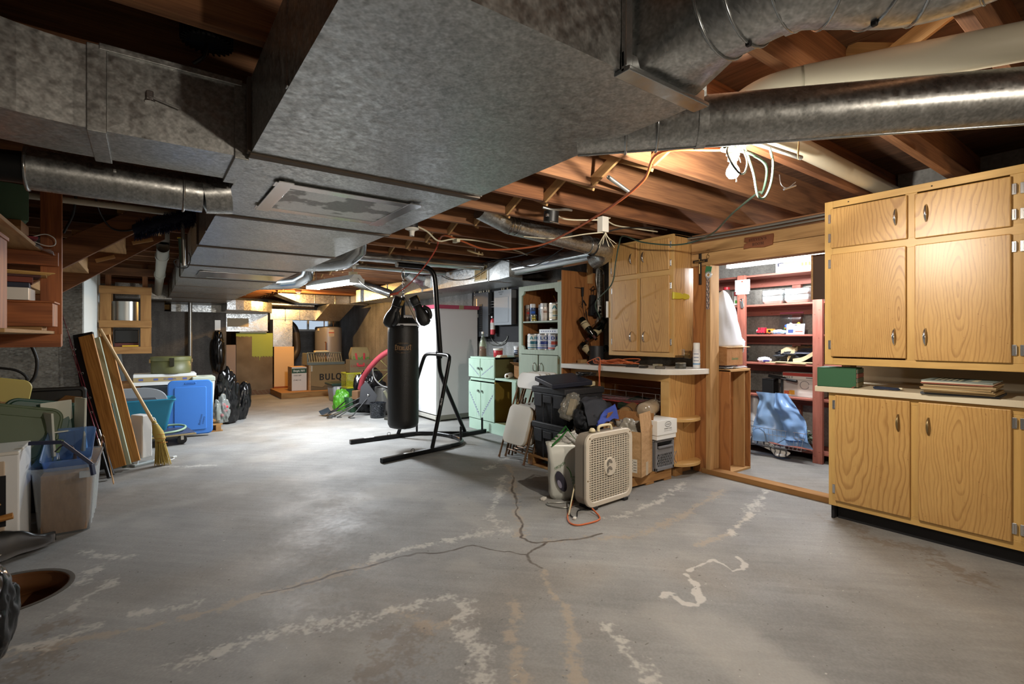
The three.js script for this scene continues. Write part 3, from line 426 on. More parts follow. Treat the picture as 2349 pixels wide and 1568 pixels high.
{ const t = G('furnace_lamp', 'lit warm bulb on a round ceiling socket beyond the trunk', 'lamp', [2.55, 0, -11.0]);
  P('socket', [cyl(0.05, 0.06, 0.04, 0, 2.16, 0), cyl(0.025, 0.03, 0.05, 0, 2.11, 0)], M.porc, t); P('bulb', mv(bulbGeo(0.03), 0, 2.07, 0), new THREE.MeshStandardMaterial({ color: 0xffffff, emissive: new THREE.Color(1, 0.62, 0.24), emissiveIntensity: 12 }), t);
  const l = new THREE.PointLight(new THREE.Color(1, 0.55, 0.17), WARM, 0, 2); l.position.set(0, 2.07, 0); l.castShadow = true; l.shadow.radius = 1.5; t.add(l); }
{ const t = G('rear_bulb_lamp', 'lit bare ceiling bulb behind the photographer', 'lamp', [0.9, -0.5, 2.6]);
  P('cord', rod(V(0, 2.15, 0), V(0, 2.7, 0), 0.004), M.wireB, t); P('socket', [cyl(0.025, 0.03, 0.05, 0, 2.11, 0)], M.porc, t); P('bulb', mv(bulbGeo(0.03), 0, 2.07, 0), new THREE.MeshStandardMaterial({ color: 0xffffff, emissive: new THREE.Color(1, 0.86, 0.7), emissiveIntensity: 10 }), t);
  const l = new THREE.PointLight(new THREE.Color(1, 0.86, 0.7), REAR, 0, 2); l.position.set(0, 2.07, 0); l.castShadow = true; l.shadow.radius = 1.5; t.add(l); }

// ---------- big cabinets on the right ----------
function pull(len, m) { const s = rrect(0.012, len, 0.0055); const pts = []; for (let i = 0; i <= 8; i++) { const k = i / 8; pts.push([0, (k - 0.5) * len, 0.004 + 0.024 * Math.sin(Math.PI * k) ** 0.6]); } const rings = pts.map(([x, y, z], i) => { const w = 0.003 + 0.0055 * Math.sin(Math.PI * (0.08 + 0.84 * i / 8)); return [[-w, y, z - 0.003], [w, y, z - 0.003], [w * 0.6, y, z + 0.004], [-w * 0.6, y, z + 0.004]]; }); return loft(rings); }
function hinge() { return mg([bx(0.005, 0.06, 0.022, 0, 0, 0, 0.002), mv(cyl(0.006, 0.006, 0.045, 0, -0.0225, 0, 10), -0.003, 0, 0.008)]); }
function door(parent, x, z0, z1, y0, y1, m, mFrame, opt) { // overlay door facing -x
  const t = 0.019, d = P('door', ply(bb(x - t, x - 0.001, y0, y1, z0, z1, 0.006, 1)), m, parent), { hz, hy, hinges, zs, len = 0.105, mh = M.chrome } = opt;
  const h = P('handle', mv(rot(pull(len, mh), 0, -Math.PI / 2), x - t + 0.002, hy, hz), mh, d);
  for (const y of hinges) P('hinge', mv(hinge(), x - 0.005, y, zs), M.steel, d);
  return d;
}
{ const t = G('upper_cabinet', 'large yellow varnished plywood wall cabinet with four doors', 'cabinet', [0, 0, 0]);
  const X = 3.79;
  P('body', [bb(X + 0.02, 4.44, 2.15, 2.175, -1.525, 0.42), bb(X + 0.02, 4.44, 1.06, 1.085, -1.525, 0.42), bb(X + 0.02, 4.44, 1.085, 2.15, -1.525, -1.505), bb(4.42, 4.44, 1.085, 2.15, -1.505, 0.42)], M.frame, t);
  P('face_frame', [bb(X, X + 0.02, 1.06, 2.175, -1.525, -1.475, 0.002, 1), bb(X, X + 0.02, 2.13, 2.175, -1.475, 0.42, 0.002, 2), bb(X, X + 0.02, 1.06, 1.105, -1.475, 0.42, 0.002, 2), bb(X, X + 0.02, 1.80, 1.86, -1.475, 0.42, 0.002, 2), bb(X + 0.0008, X + 0.021, 1.105, 2.13, -1.07, -1.01, 0.002, 1), bb(X + 0.0008, X + 0.021, 1.105, 2.13, -0.605, -0.53, 0.002, 1)], M.frame, t);
  door(t, X, -1.482, -1.056, 1.852, 2.121, M.ply[2], 0, { hz: -1.113, hy: 1.995, hinges: [2.056, 1.925], zs: -1.49 });
  door(t, X, -1.482, -1.062, 1.115, 1.81, M.ply[1], 0, { hz: -1.12, hy: 1.25, hinges: [1.747, 1.196], zs: -1.49 });
  door(t, X, -1.02, -0.597, 1.845, 2.118, M.ply[3], 0, { hz: -0.962, hy: 1.99, hinges: [2.047, 1.91], zs: -0.589 });
  door(t, X, -1.02, -0.597, 1.106, 1.807, M.ply[0], 0, { hz: -0.966, hy: 1.25, hinges: [1.736, 1.177], zs: -0.589 });
  door(t, X, -0.545, -0.1, 1.845, 2.118, M.ply[1], 0, { hz: -0.15, hy: 1.99, hinges: [2.047, 1.91], zs: -0.553 }); door(t, X, -0.545, -0.1, 1.106, 1.807, M.ply[2], 0, { hz: -0.15, hy: 1.25, hinges: [1.736, 1.177], zs: -0.553 });
  P('bare_nail_hole', [bx(0.002, 0.008, 0.008, X, 2.152, -1.38), bx(0.002, 0.008, 0.008, X, 2.15, -0.94)], M.blackMatte, t); }
{ const t = G('base_cabinet', 'large yellow varnished plywood base cabinet with dark toe kick', 'cabinet');
  const X = 3.79;
  P('body', [bb(X + 0.02, 4.44, 0.1, 0.87, -1.5, -1.48), bb(X + 0.02, 4.44, 0.1, 0.12, -1.48, 0.42), bb(4.42, 4.44, 0.12, 0.87, -1.48, 0.42)], M.frame, t);
  P('face_frame', [bb(X, X + 0.02, 0.1, 0.872, -1.5, -1.45, 0.002, 1), bb(X, X + 0.02, 0.83, 0.872, -1.45, 0.42, 0.002, 2), bb(X, X + 0.02, 0.1, 0.15, -1.45, 0.42, 0.002, 2), bb(X + 0.0008, X + 0.021, 0.15, 0.83, -1.05, -0.99, 0.002, 1), bb(X + 0.0008, X + 0.021, 0.15, 0.83, -0.605, -0.53, 0.002, 1)], M.frame, t);
  P('toe_kick', bb(3.865, 3.88, 0, 0.1, -1.47, 0.42, 0, 2), M.blackMatte, t); P('side_leg', bb(3.83, 4.42, 0, 0.1, -1.5, -1.48), M.blackMatte, t);
  door(t, X, -1.456, -1.042, 0.14, 0.856, M.ply[3], 0, { hz: -1.1, hy: 0.717, hinges: [0.789, 0.216], zs: -1.464, mh: M.brass });
  door(t, X, -1.002, -0.596, 0.14, 0.856, M.ply[0], 0, { hz: -0.951, hy: 0.715, hinges: [0.784, 0.215], zs: -0.588, mh: M.brass });
  door(t, X, -0.545, -0.1, 0.14, 0.856, M.ply[1], 0, { hz: -0.15, hy: 0.715, hinges: [0.784, 0.215], zs: -0.553, mh: M.brass }); }
one('counter_top', 'cream laminate counter top on the yellow base cabinet', 'counter', [bb(3.755, 4.44, 0.872, 0.91, -1.575, 0.42, 0.003)], mat(0xd9ccb0, 0.4));
one('backsplash_panel', 'plain beige panel on the wall above the cream counter', 'panel', bb(4.40, 4.42, 0.91, 1.06, -1.55, 0.42, 0.001), mat(0xb8aa92, 0.8));
{ // slip-cased green books lying on the counter
  const spine = [0x4d5a4a, 0x8a5348, 0x5e6350, 0x7d7454];
  const t = G('slipcase', 'green slipcase standing at the counter edge by the opening', 'slipcase', [3.87, 0.91, -1.46], 0.16); P('case', [bb(-0.1, 0.1, 0, 0.005, -0.11, 0.11, 0.001), bb(-0.1, 0.1, 0.125, 0.13, -0.11, 0.11, 0.001), bb(-0.1, -0.095, 0, 0.13, -0.11, 0.11, 0.001), bb(-0.1, 0.1, 0, 0.13, -0.115, -0.11, 0.001), bb(0.095, 0.1, 0, 0.13, -0.11, 0.11, 0.001)], mat(0x2f5c3c, 0.75), t);
  for (let i = 0; i < 4; i++) { const b = G('slipcased_book', ['topmost grey book in the green slipcase', 'second book from the top in the green slipcase, red spine', 'third book from the top in the green slipcase', 'lowest tan book in the green slipcase'][i], 'book', [3.87, 0.916 + (3 - i) * 0.03, -1.46], 0.16, 'books in the green slipcase'); P('pages', bb(-0.09, 0.09, 0.003, 0.025, -0.1, 0.112, 0.001), mat(0xcfc2a0, 0.9), b); P('cover', [bb(-0.093, 0.093, 0, 0.003, -0.1, 0.118, 0.001), bb(-0.093, 0.093, 0.025, 0.028, -0.1, 0.118, 0.001), bb(-0.093, 0.093, 0, 0.028, 0.115, 0.12, 0.001)], mat(spine[i], 0.7), b); }
  P('ribbon', sheet((u, v) => [-0.1 - 0.03 * u, 0.01 - 0.02 * u * u, 0.1 + v * 0.012 - 0.02 * u], 5, 1, 0.001), mat(0x7d4a3a, 0.8), t); }
{ const t = G('rope_bracelet', 'coiled navy braided cord lying on the cream counter', 'cord', [3.86, 0.917, -1.17]); P('cord', tube([[-0.05, 0, -0.06], [-0.055, 0.002, 0.0], [-0.04, 0, 0.05], [0, 0.003, 0.06], [0.03, 0, 0.02], [0.03, 0.002, -0.05], [-0.01, 0.004, -0.08]], 0.006, 8, 40, true), mat(0x262f44, 0.9), t); P('clasp', bx(0.02, 0.012, 0.02, -0.02, 0.006, 0.065), M.wireW, t); }
{ const t = G('record_stack_base', 'dark folder at the bottom of the record sleeve stack', 'folder', [3.87, 0.91, -0.82], 0.06); P('folder', bb(-0.12, 0.19, 0, 0.012, -0.17, 0.17, 0.001), mat(0x4a4c50, 0.8), t);
  const cols = [0xb89c6e, 0xc7a878, 0x9d8258, 0xc9b48a, 0xa88c62, 0x8a7450, 0xb8a078, 0xc4ae86, 0x9c5a4a, 0xd8cdb4, 0x7f8a86];
  for (let i = 0; i < 11; i++) { const a = 0.06 + rr(-0.05, 0.05), m = mat(cols[i], 0.85); one('record_sleeve', i === 10 ? 'topmost record sleeve of the stack, green printed cover' : ['lowest', 'second', 'third', 'fourth', 'fifth', 'sixth', 'seventh', 'eighth', 'ninth', 'tenth'][i] + ' record sleeve from the bottom of the stack on the counter', 'record', rot(bb(-0.15 + rr(-0.01, 0.01), 0.155, 0, 0.0065, -0.155, 0.155, 0.001), 0, a), m, 'stack of record sleeves', [3.865 + rr(-0.01, 0.01), 0.9222 + i * 0.0068, -0.82 + rr(-0.008, 0.008)]); }
  const top = scene.children[scene.children.length - 1]; P('cover_print', mv(rot(dec(0.28, 0.28), -Math.PI / 2, 0.06), 0, 0.0071, 0), pm(print(128, 128, (x) => { x.fillStyle = '#7d8a84'; x.fillRect(0, 0, 128, 128); x.fillStyle = '#36453f'; x.fillRect(8, 8, 112, 70); x.fillStyle = '#c9c2a6'; for (let i = 0; i < 5; i++) x.fillRect(16, 16 + i * 12, 96 - i * 9, 5); x.fillRect(16, 90, 80, 12); })), top); }

// ---------- work bench with its wall cabinet ----------
{ const t = G('bench_wall_cabinet', 'tan plywood wall cabinet above the work bench', 'cabinet'); const X = 3.9;
  P('body', [bb(X + 0.02, 4.22, 2.175, 2.195, -3.63, -2.835), bb(X + 0.02, 4.22, 1.06, 1.08, -3.63, -2.835), bb(X + 0.02, 4.22, 1.08, 2.175, -3.63, -3.61), bb(4.2, 4.22, 1.08, 2.175, -3.61, -2.855)], M.bframe, t);
  P('side_panel', ply(bb(X + 0.02, 4.22, 1.06, 2.195, -2.855, -2.835, 0.002, 1)), M.bply[1], t);
  P('face_frame', [bb(X, X + 0.02, 1.06, 2.195, -3.63, -3.57, 0.002, 1), bb(X, X + 0.02, 1.06, 2.195, -2.88, -2.835, 0.002, 1), bb(X, X + 0.02, 2.165, 2.195, -3.57, -2.88, 0.002, 2), bb(X, X + 0.02, 1.06, 1.11, -3.57, -2.88, 0.002, 2), bb(X, X + 0.02, 1.82, 1.875, -3.57, -2.88, 0.002, 2), bb(X + 0.0008, X + 0.021, 1.11, 2.165, -3.25, -3.2, 0.002, 1)], M.bframe, t);
  door(t, X, -3.578, -3.246, 1.868, 2.17, M.bply[1], 0, { hz: -3.31, hy: 2.02, hinges: [2.1, 1.93], zs: -3.586 }); door(t, X, -3.206, -2.873, 1.87, 2.162, M.bply[1], 0, { hz: -3.16, hy: 2.02, hinges: [2.1, 1.93], zs: -2.865 });
  door(t, X, -3.57, -3.243, 1.106, 1.818, M.bply[0], 0, { hz: -3.31, hy: 1.25, hinges: [1.72, 1.2], zs: -3.578 }); door(t, X, -3.2, -2.871, 1.106, 1.822, M.bply[0], 0, { hz: -3.15, hy: 1.25, hinges: [1.72, 1.2], zs: -2.863 }); }
{ const t = G('work_bench', 'tan plywood work bench with half round end shelves', 'bench'); const X = 3.76;
  P('face_frame', [bb(X, X + 0.02, 0.845, 0.915, -4.06, -2.78, 0.002, 2), bb(X, X + 0.02, 0.1, 0.845, -2.87, -2.78, 0.002, 1), bb(X, X + 0.02, 0.1, 0.845, -4.06, -4.0, 0.002, 1)], M.bframe, t);
  P('end_panel', ply(bb(X + 0.02, 4.148, 0.1, 0.915, -2.8, -2.78, 0.002, 1)), M.bply[1], t); P('end_panel', bb(X + 0.02, 4.29, 0.1, 0.915, -4.06, -4.04, 0.002, 1), M.bply[1], t);
  P('back_panel', bb(4.27, 4.29, 0.1, 0.915, -4.04, -2.84, 0.002, 2), M.brownply, t); P('bottom_panel', bb(X + 0.02, 4.27, 0.1, 0.12, -4.04, -2.8, 0.002, 2), M.bframe, t);
  P('sleeper', [bb(3.85, 4.14, 0, 0.1, -2.92, -2.82), bb(3.82, 3.93, 0, 0.07, -2.96, -2.76), bb(3.85, 4.2, 0, 0.1, -4.02, -3.93)], M.pineOld, t);
  for (const y of [0.495, 0.1]) { const w = new THREE.Shape(); w.moveTo(-0.19, 0); for (let i = 0; i <= 16; i++) { const a = Math.PI - Math.PI * i / 16; w.lineTo(0.19 * Math.cos(a), 0.13 * Math.sin(a)); } w.closePath(); const g = rot(ext(w, 0.022, 0.002), Math.PI / 2).translate(3.965, y + 0.022, -2.779); const sh = P('half_round_shelf', g, M.bframe, t); if (y > 0.2) P('shelf_bracket', mv(rot(ext([[0, 0], [-0.09, 0], [0, -0.09]], 0.02, 0.001), 0, Math.PI / 2), 3.97, y, -2.778), M.bframe, sh); } }
{ const s = new THREE.Shape(); s.moveTo(4.29, 4.09); s.lineTo(3.645, 4.09); s.lineTo(3.645, 2.9); s.bezierCurveTo(3.65, 2.72, 3.85, 2.62, 4.14, 2.62); s.lineTo(4.14, 2.81); s.lineTo(4.29, 2.81); s.closePath();
  const g = ext(s, 0.042, 0.003); g.rotateX(-Math.PI / 2); g.translate(0, 0.916, 0); one('worktop', 'white edged laminate top of the work bench with rounded corner', 'bench top', g, new THREE.MeshStandardMaterial({ color: 0xd8d4cc, roughness: 0.45 })); }
{ const t = G('spray_can', 'white aerosol can standing at the end of the work bench', 'spray can', [4.07, 0.961, -2.71]); P('can', lathe([[0, 0], [0.03, 0], [0.032, 0.005], [0.032, 0.165], [0.028, 0.178], [0, 0.18]]), mat(0xdcdde0, 0.35), t); P('cap', lathe([[0.029, 0.17], [0.03, 0.225], [0.026, 0.235], [0, 0.235]]), M.white, t); P('label', new THREE.CylinderGeometry(0.0326, 0.0326, 0.11, 24, 1, true).toNonIndexed().translate(0, 0.09, 0), pm(print(128, 64, (x) => { x.fillStyle = '#e8e8ea'; x.fillRect(0, 0, 128, 64); x.fillStyle = '#4a5a80'; for (let i = 0; i < 9; i++) x.fillRect(6 + (i % 3) * 42, 6 + Math.floor(i / 3) * 18, 30, 3); x.fillStyle = '#7fa6cf'; x.fillRect(0, 56, 128, 8); })), t); }
{ const t = G('round_tin', 'flat round metal tin on the work bench beside the aerosol', 'tin', [3.93, 0.961, -2.78]); P('tin', lathe([[0, 0], [0.045, 0], [0.046, 0.003], [0.046, 0.045], [0, 0.045]]), M.iron, t); P('lid', lathe([[0.047, 0.044], [0.047, 0.052], [0.04, 0.056], [0, 0.057]]), mat(0x7a7568, 0.5, 0.5), t); }
{ const t = G('can_opener', 'round brass can opener mounted on the cabinet side', 'can opener', [4.06, 1.085, -2.8]); P('bracket', bx(0.012, 0.06, 0.03, -0.035, 0.02, -0.02), M.steel, t); P('drum', mv(rot(cyl(0.035, 0.038, 0.05, 0, 0, 0, 24), Math.PI / 2), 0, 0, -0.02), M.brass, t); P('crank', [rod(V(0.03, 0.01, 0.01), V(0.1, 0.0, 0.02), 0.006)], M.darkSteel, t); P('gear', mv(rot(cyl(0.022, 0.022, 0.008, 0, 0, 0, 18), Math.PI / 2), 0, 0, 0.03), M.brass, t); }
const smallBoxes = [[3.72, -3.03, 0.10, 0x2a2624, 'low black printed tin at the edge of the work bench'], [3.8, -2.9, 0.09, 0x28324e, 'low navy printed tin beside the round tin'], [3.86, -2.98, 0.07, 0x8f8468, 'small tan carton on top of the bench clutter'], [3.76, -3.2, 0.11, 0x242424, 'dark tool case nearest the orange cord'], [3.75, -2.87, 0.08, 0x4a4238, 'small brown tin by the bench edge']];
smallBoxes.forEach(([x, z, w, c, l], i) => { const t = G('small_tin', l, 'tin', [x, 0.961, z], 0.4 + i * 0.5, 'tins on the work bench'); P('tin_box', bb(-w / 2, w / 2, 0, i === 2 ? 0.035 : 0.022, -0.03, 0.03, 0.003), mat(c, 0.5), t); P('lid_print', mv(rot(dec(w * 0.8, 0.04), -Math.PI / 2), 0, i === 2 ? 0.0358 : 0.0228, 0), pm(print(64, 32, (q) => { q.fillStyle = '#c8b878'; q.fillRect(0, 4, 64, 3); q.fillRect(0, 24, 64, 3); q.fillStyle = '#ddd6c0'; q.fillRect(10, 11, 40, 8); })), t); });
{ const t = G('steel_canister', 'open grey steel canister on the work bench by the wine rack', 'canister', [3.92, 0.961, -3.83]); P('wall', lathe([[0, 0.002], [0.075, 0.002], [0.078, 0.01], [0.078, 0.19], [0.074, 0.19], [0.074, 0.012], [0, 0.012]], 28), M.darkSteel, t); }
{ const t = G('orange_cord_coil', 'heap of orange extension cord on the work bench, one end hanging down', 'extension cord'); const loops = []; for (let i = 0; i < 54; i++) { const a = i * 0.83 + 0.5 * n3(i * 0.3, 1, 9), r = 0.105 + 0.075 * n3(i * 0.55, 3, 1); loops.push([3.79 + r * 0.8 * Math.cos(a) + 0.05 * n3(i * 0.6, 1, 2), 0.968 + 0.095 * Math.abs(n3(i * 0.9, 8, 2)) * (0.4 + 0.6 * Math.abs(n3(i * 0.2, 3, 7))) + i * 0.0003, -3.48 + r * 1.9 * Math.sin(a) + 0.06 * n3(i * 0.4, 5, 5)]); }
  P('coil', tube(loops, 0.0045, 6, 420), M.cordO, t); P('raised_loop', tube([[3.7, 0.97, -3.72], [3.66, 0.99, -3.7], [3.67, 1.03, -3.6], [3.65, 1.04, -3.52], [3.64, 0.97, -3.5], [3.635, 0.9, -3.5], [3.64, 0.75, -3.52], [3.645, 0.6, -3.49], [3.66, 0.45, -3.5]], 0.005, 6, 60), M.cordO, t); P('hanging_end', tube([[3.7, 0.98, -3.56], [3.645, 0.97, -3.52], [3.63, 0.9, -3.51], [3.635, 0.74, -3.5], [3.63, 0.62, -3.52], [3.62, 0.47, -3.47], [3.6, 0.42, -3.4]], 0.0055, 6, 50), M.cordO, t); P('black_lead', tube([[3.75, 0.965, -3.75], [3.7, 0.966, -3.65], [3.72, 0.967, -3.5], [3.76, 0.966, -3.4], [3.85, 0.966, -3.3], [3.95, 0.966, -3.4]], 0.004, 6, 40), M.wireB, t); }
// hutch side wall with the hanging wine rack
{ const t = G('hutch', 'sage green hutch with scalloped open shelves and plywood side', 'hutch'); const X = 3.65, z0 = -4.86, z1 = -4.09;
  P('side_panel', ply(bb(X, 4.29, 0.0, 1.975, z1 - 0.0, z1 + 0.015, 0.001, 1)), M.brownply, t); P('side_panel', bb(X + 0.02, 4.29, 0.0, 1.845, z0, z0 + 0.015, 0.001, 1), M.brownply, t);
  P('back_panel', bb(4.27, 4.29, 0, 1.975, z0, z1, 0.001, 1), M.bply[1], t); P('top_panel', bb(X + 0.02, 4.29, 1.825, 1.845, z0, z1, 0.001, 2), M.brownply, t);
  const fr = shp([[z0, 1.045], [z1, 1.045], [z1, 1.85], [z0, 1.85]]); const hole = new THREE.Path(), a = z0 + 0.06, b = z1 - 0.06, lo = 1.1, hi = 1.79, r = 0.05;
  hole.moveTo(a + r, lo); hole.lineTo(b - r, lo); hole.absarc(b, lo, r, Math.PI, Math.PI / 2, true); hole.lineTo(b, hi - r); hole.absarc(b, hi, r, -Math.PI / 2, -Math.PI, true); hole.lineTo(a + r, hi); hole.absarc(a, hi, r, 0, -Math.PI / 2, true); hole.lineTo(a, lo + r); hole.absarc(a, lo, r, Math.PI / 2, 0, true); fr.holes.push(hole);
  const g = ext(fr, 0.02, 0.002); g.rotateY(-Math.PI / 2); g.translate(X + 0.02, 0, 0);   // (x=z, y) -> front facing -x
  P('face_frame', g, M.sage, t);
  P('shelf', bb(X + 0.01, 4.27, 1.415, 1.432, z0 + 0.02, z1, 0.002, 2), M.sage, t); P('shelf', bb(X + 0.02, 4.27, 1.075, 1.095, z0 + 0.02, z1, 0.002, 2), M.sage, t);
  P('lower_frame', [bb(X, X + 0.02, 0, 1.045, z0, z0 + 0.05, 0.002, 1), bb(X, X + 0.02, 0, 1.045, z1 - 0.05, z1, 0.002, 1), bb(X, X + 0.02, 0.7, 0.765, z0 + 0.05, z1 - 0.05, 0.002, 2), bb(X + 0.02, X + 0.03, 0, 0.7, z0 + 0.05, z1 - 0.05, 0.001, 2)], M.sage, t);
  for (const [d0, d1, hz] of [[z0 + 0.045, -4.48, -4.53], [-4.455, z1 - 0.045, -4.41]]) { const d = P('door', bb(X - 0.018, X - 0.001, 0.765, 1.04, d0, d1, 0.004, 1), M.sage, t); P('handle', mv(tube([[0, -0.05, 0], [-0.022, -0.03, 0], [-0.024, 0.03, 0], [0, 0.05, 0]], 0.006, 8, 14), X - 0.018, 0.9, hz), M.conduit, d); P('hinge', bx(0.006, 0.06, 0.02, X - 0.006, 0.98, d0 < -4.6 ? d0 - 0.006 : d1 + 0.006), M.brass, d); }
  // arched brackets above
  const br = new THREE.Shape(); br.moveTo(0, 0); br.lineTo(0.0, 0.33); br.lineTo(-0.3, 0.33); br.bezierCurveTo(-0.1, 0.3, -0.06, 0.14, -0.06, 0.0); br.closePath(); const bg = ext(br, 0.015, 0.001); bg.translate(4.28, 1.85, z1 - 0.001); P('arched_bracket', bg, M.brownply, t);
  P('upright', bb(4.02, 4.1, 1.85, 2.2, z1 + 0.015, z1 + 0.03, 0.001, 1), M.pine, t); }
// paint cans in the hutch
function can(r, h, c, top, m = {}) { return { r, h, c, top, ...m }; }
function paintCan(x, y, z, r, h, label, draw, group, handle = true, metal = true) {
  const t = G('paint_can', label, 'paint can', [x, y, z], -Math.PI / 2, group);
  P('can', lathe([[0, 0], [r, 0], [r * 1.02, 0.004], [r, 0.008], [r, h - 0.008], [r * 1.03, h - 0.004], [r, h], [r * 0.86, h], [r * 0.84, h - 0.006], [0, h - 0.006]], 28), M.steel, t);
  P('label', new THREE.CylinderGeometry(r * 1.008, r * 1.008, h * 0.88, 28, 1, true).toNonIndexed().translate(0, h / 2, 0), pm(print(256, 128, draw), { roughness: 0.45 }), t);
  if (handle) P('bail', tube([[-r, h * 0.75, 0], [-r * 0.8, h * 0.55, r * 0.65], [0, h * 0.42, r * 1.05], [r * 0.8, h * 0.55, r * 0.65], [r, h * 0.75, 0]], 0.0016, 5, 20), M.steel, t);
}
const art = (word, bg, fg, bar, n = 3) => (x) => { x.fillStyle = bg; x.fillRect(0, 0, 256, 128); x.fillStyle = bar; x.fillRect(0, 112, 256, 10); x.fillStyle = fg; x.font = 'bold 40px sans-serif'; for (let i = 0; i < n; i++) x.fillText(word, 6 + i * (256 / n), 44); x.fillStyle = bar; for (let i = 0; i < n; i++) { x.fillRect(10 + i * (256 / n), 58, 50, 28); x.fillStyle = fg; x.fillRect(10 + i * (256 / n), 92, 60, 4); x.fillRect(10 + i * (256 / n), 100, 40, 4); x.fillStyle = bar; } };
const HG = 'paint cans on the lower hutch shelf', HU = 'cans on the upper hutch shelf';
paintCan(3.757, 1.096, -4.69, 0.083, 0.19, 'white paint can with teal letters, leftmost on the lower hutch shelf', art('ART', '#e6e3da', '#2f8391', '#2b6f80'), HG);
paintCan(3.757, 1.096, -4.5, 0.083, 0.19, 'silver and blue masonry paint can in the middle of the lower hutch shelf', art('LOK', '#c9cbd0', '#20407e', '#2b3f8c'), HG);
paintCan(3.757, 1.096, -4.31, 0.083, 0.19, 'silver paint can with red band, rightmost on the lower hutch shelf', art('DRYLOK', '#b9bbc4', '#2b3f8c', '#b8473a', 2), HG);
paintCan(3.775, 1.433, -4.29, 0.1, 0.2, 'large cream paint can at the right of the upper hutch shelf', art('ART', '#ece6d6', '#2f8391', '#cdbf96', 2), HU);
paintCan(3.7, 1.433, -4.63, 0.036, 0.075, 'small yellow labelled paint tin at the front of the upper hutch shelf', art('OK', '#2a2a2a', '#e0cf5a', '#d8c23a'), HU, false);
const sprays = [[3.73, -4.78, 0.033, 0.2, '#8a6a5a', 0xb0aaa4, 'brown labelled aerosol, leftmost on the upper hutch shelf'], [3.74, -4.7, 0.034, 0.21, '#3d4f74', 0xe4e4e6, 'blue and black aerosol with white cap on the upper hutch shelf'], [3.8, -4.62, 0.033, 0.2, '#b8bcc4', 0xbfc0c4, 'grey capped aerosol at the back of the upper hutch shelf'], [3.76, -4.53, 0.034, 0.21, '#d8dcd8', 0xe8e8e8, 'white aerosol with green band on the upper hutch shelf'], [3.72, -4.455, 0.036, 0.205, '#d9cdc4', 0xb8b4b0, 'pink labelled aerosol beside the large cream can']];
sprays.forEach(([x, z, r, h, c, cap, l], i) => { const t = G('aerosol_can', l, 'aerosol', [x, 1.433, z], -Math.PI / 2, HU); P('can', lathe([[0, 0], [r, 0], [r, h * 0.76], [r * 0.85, h * 0.81], [0, h * 0.82]]), mat(c, 0.35, 0.2), t); P('cap', lathe([[r * 0.94, h * 0.78], [r * 0.94, h * 0.98], [r * 0.85, h], [0, h]]), mat(cap, 0.4), t); P('label', new THREE.CylinderGeometry(r * 1.01, r * 1.01, h * 0.6, 22, 1, true).toNonIndexed().translate(0, h * 0.38, 0), pm(print(128, 128, (q) => { q.fillStyle = c; q.fillRect(0, 0, 128, 128); const k = ['#c23b30', '#2a62c8', '#9aa0a8', '#3f9a4a', '#a08070'][i]; q.fillStyle = k; for (let j = 0; j < 3; j++) q.fillRect(8 + j * 43, i === 3 ? 60 : 24, 28, i === 3 ? 60 : 26); q.fillStyle = '#f2f0ea'; for (let j = 0; j < 6; j++) q.fillRect(6 + (j % 3) * 43, 86 + Math.floor(j / 3) * 14, 30, 4); })), t); });
{ const t = G('flat_carton', 'flat white carton lying on the cans of the lower hutch shelf', 'carton', [3.84, 1.288, -4.46]); P('carton', bb(-0.06, 0.06, 0, 0.05, -0.17, 0.17, 0.002), M.white, t); P('print', mv(rot(dec(0.28, 0.03), 0, -Math.PI / 2), -0.0608, 0.025, 0), pm(print(128, 16, (x) => { x.fillStyle = '#e8e8ea'; x.fillRect(0, 0, 128, 16); x.fillStyle = '#8a90a8'; for (let i = 0; i < 7; i++) x.fillRect(4 + i * 18, 4, 9, 8); })), t); }
one('flat_tin', 'round grey flat tin on the flat white carton', 'tin', [cyl(0.06, 0.06, 0.016, 3.88, 1.339, -4.46, 24)], M.iron);
{ const t = G('wire_tool', 'thin red and yellow tipped rod leaning in the hutch', 'tool'); P('rod', rod(V(3.8, 1.63, -4.33), V(3.95, 1.72, -4.55), 0.003), mat(0xa8382e, 0.5), t); P('yellow_tip', rod(V(3.94, 1.715, -4.535), V(3.98, 1.745, -4.6), 0.006), mat(0xd8c43a, 0.5), t); P('spring_base', [cyl(0.02, 0.01, 0.03, 3.8, 1.627, -4.33), rod(V(3.8, 1.64, -4.36), V(3.8, 1.645, -4.28), 0.004)], M.steel, t); }
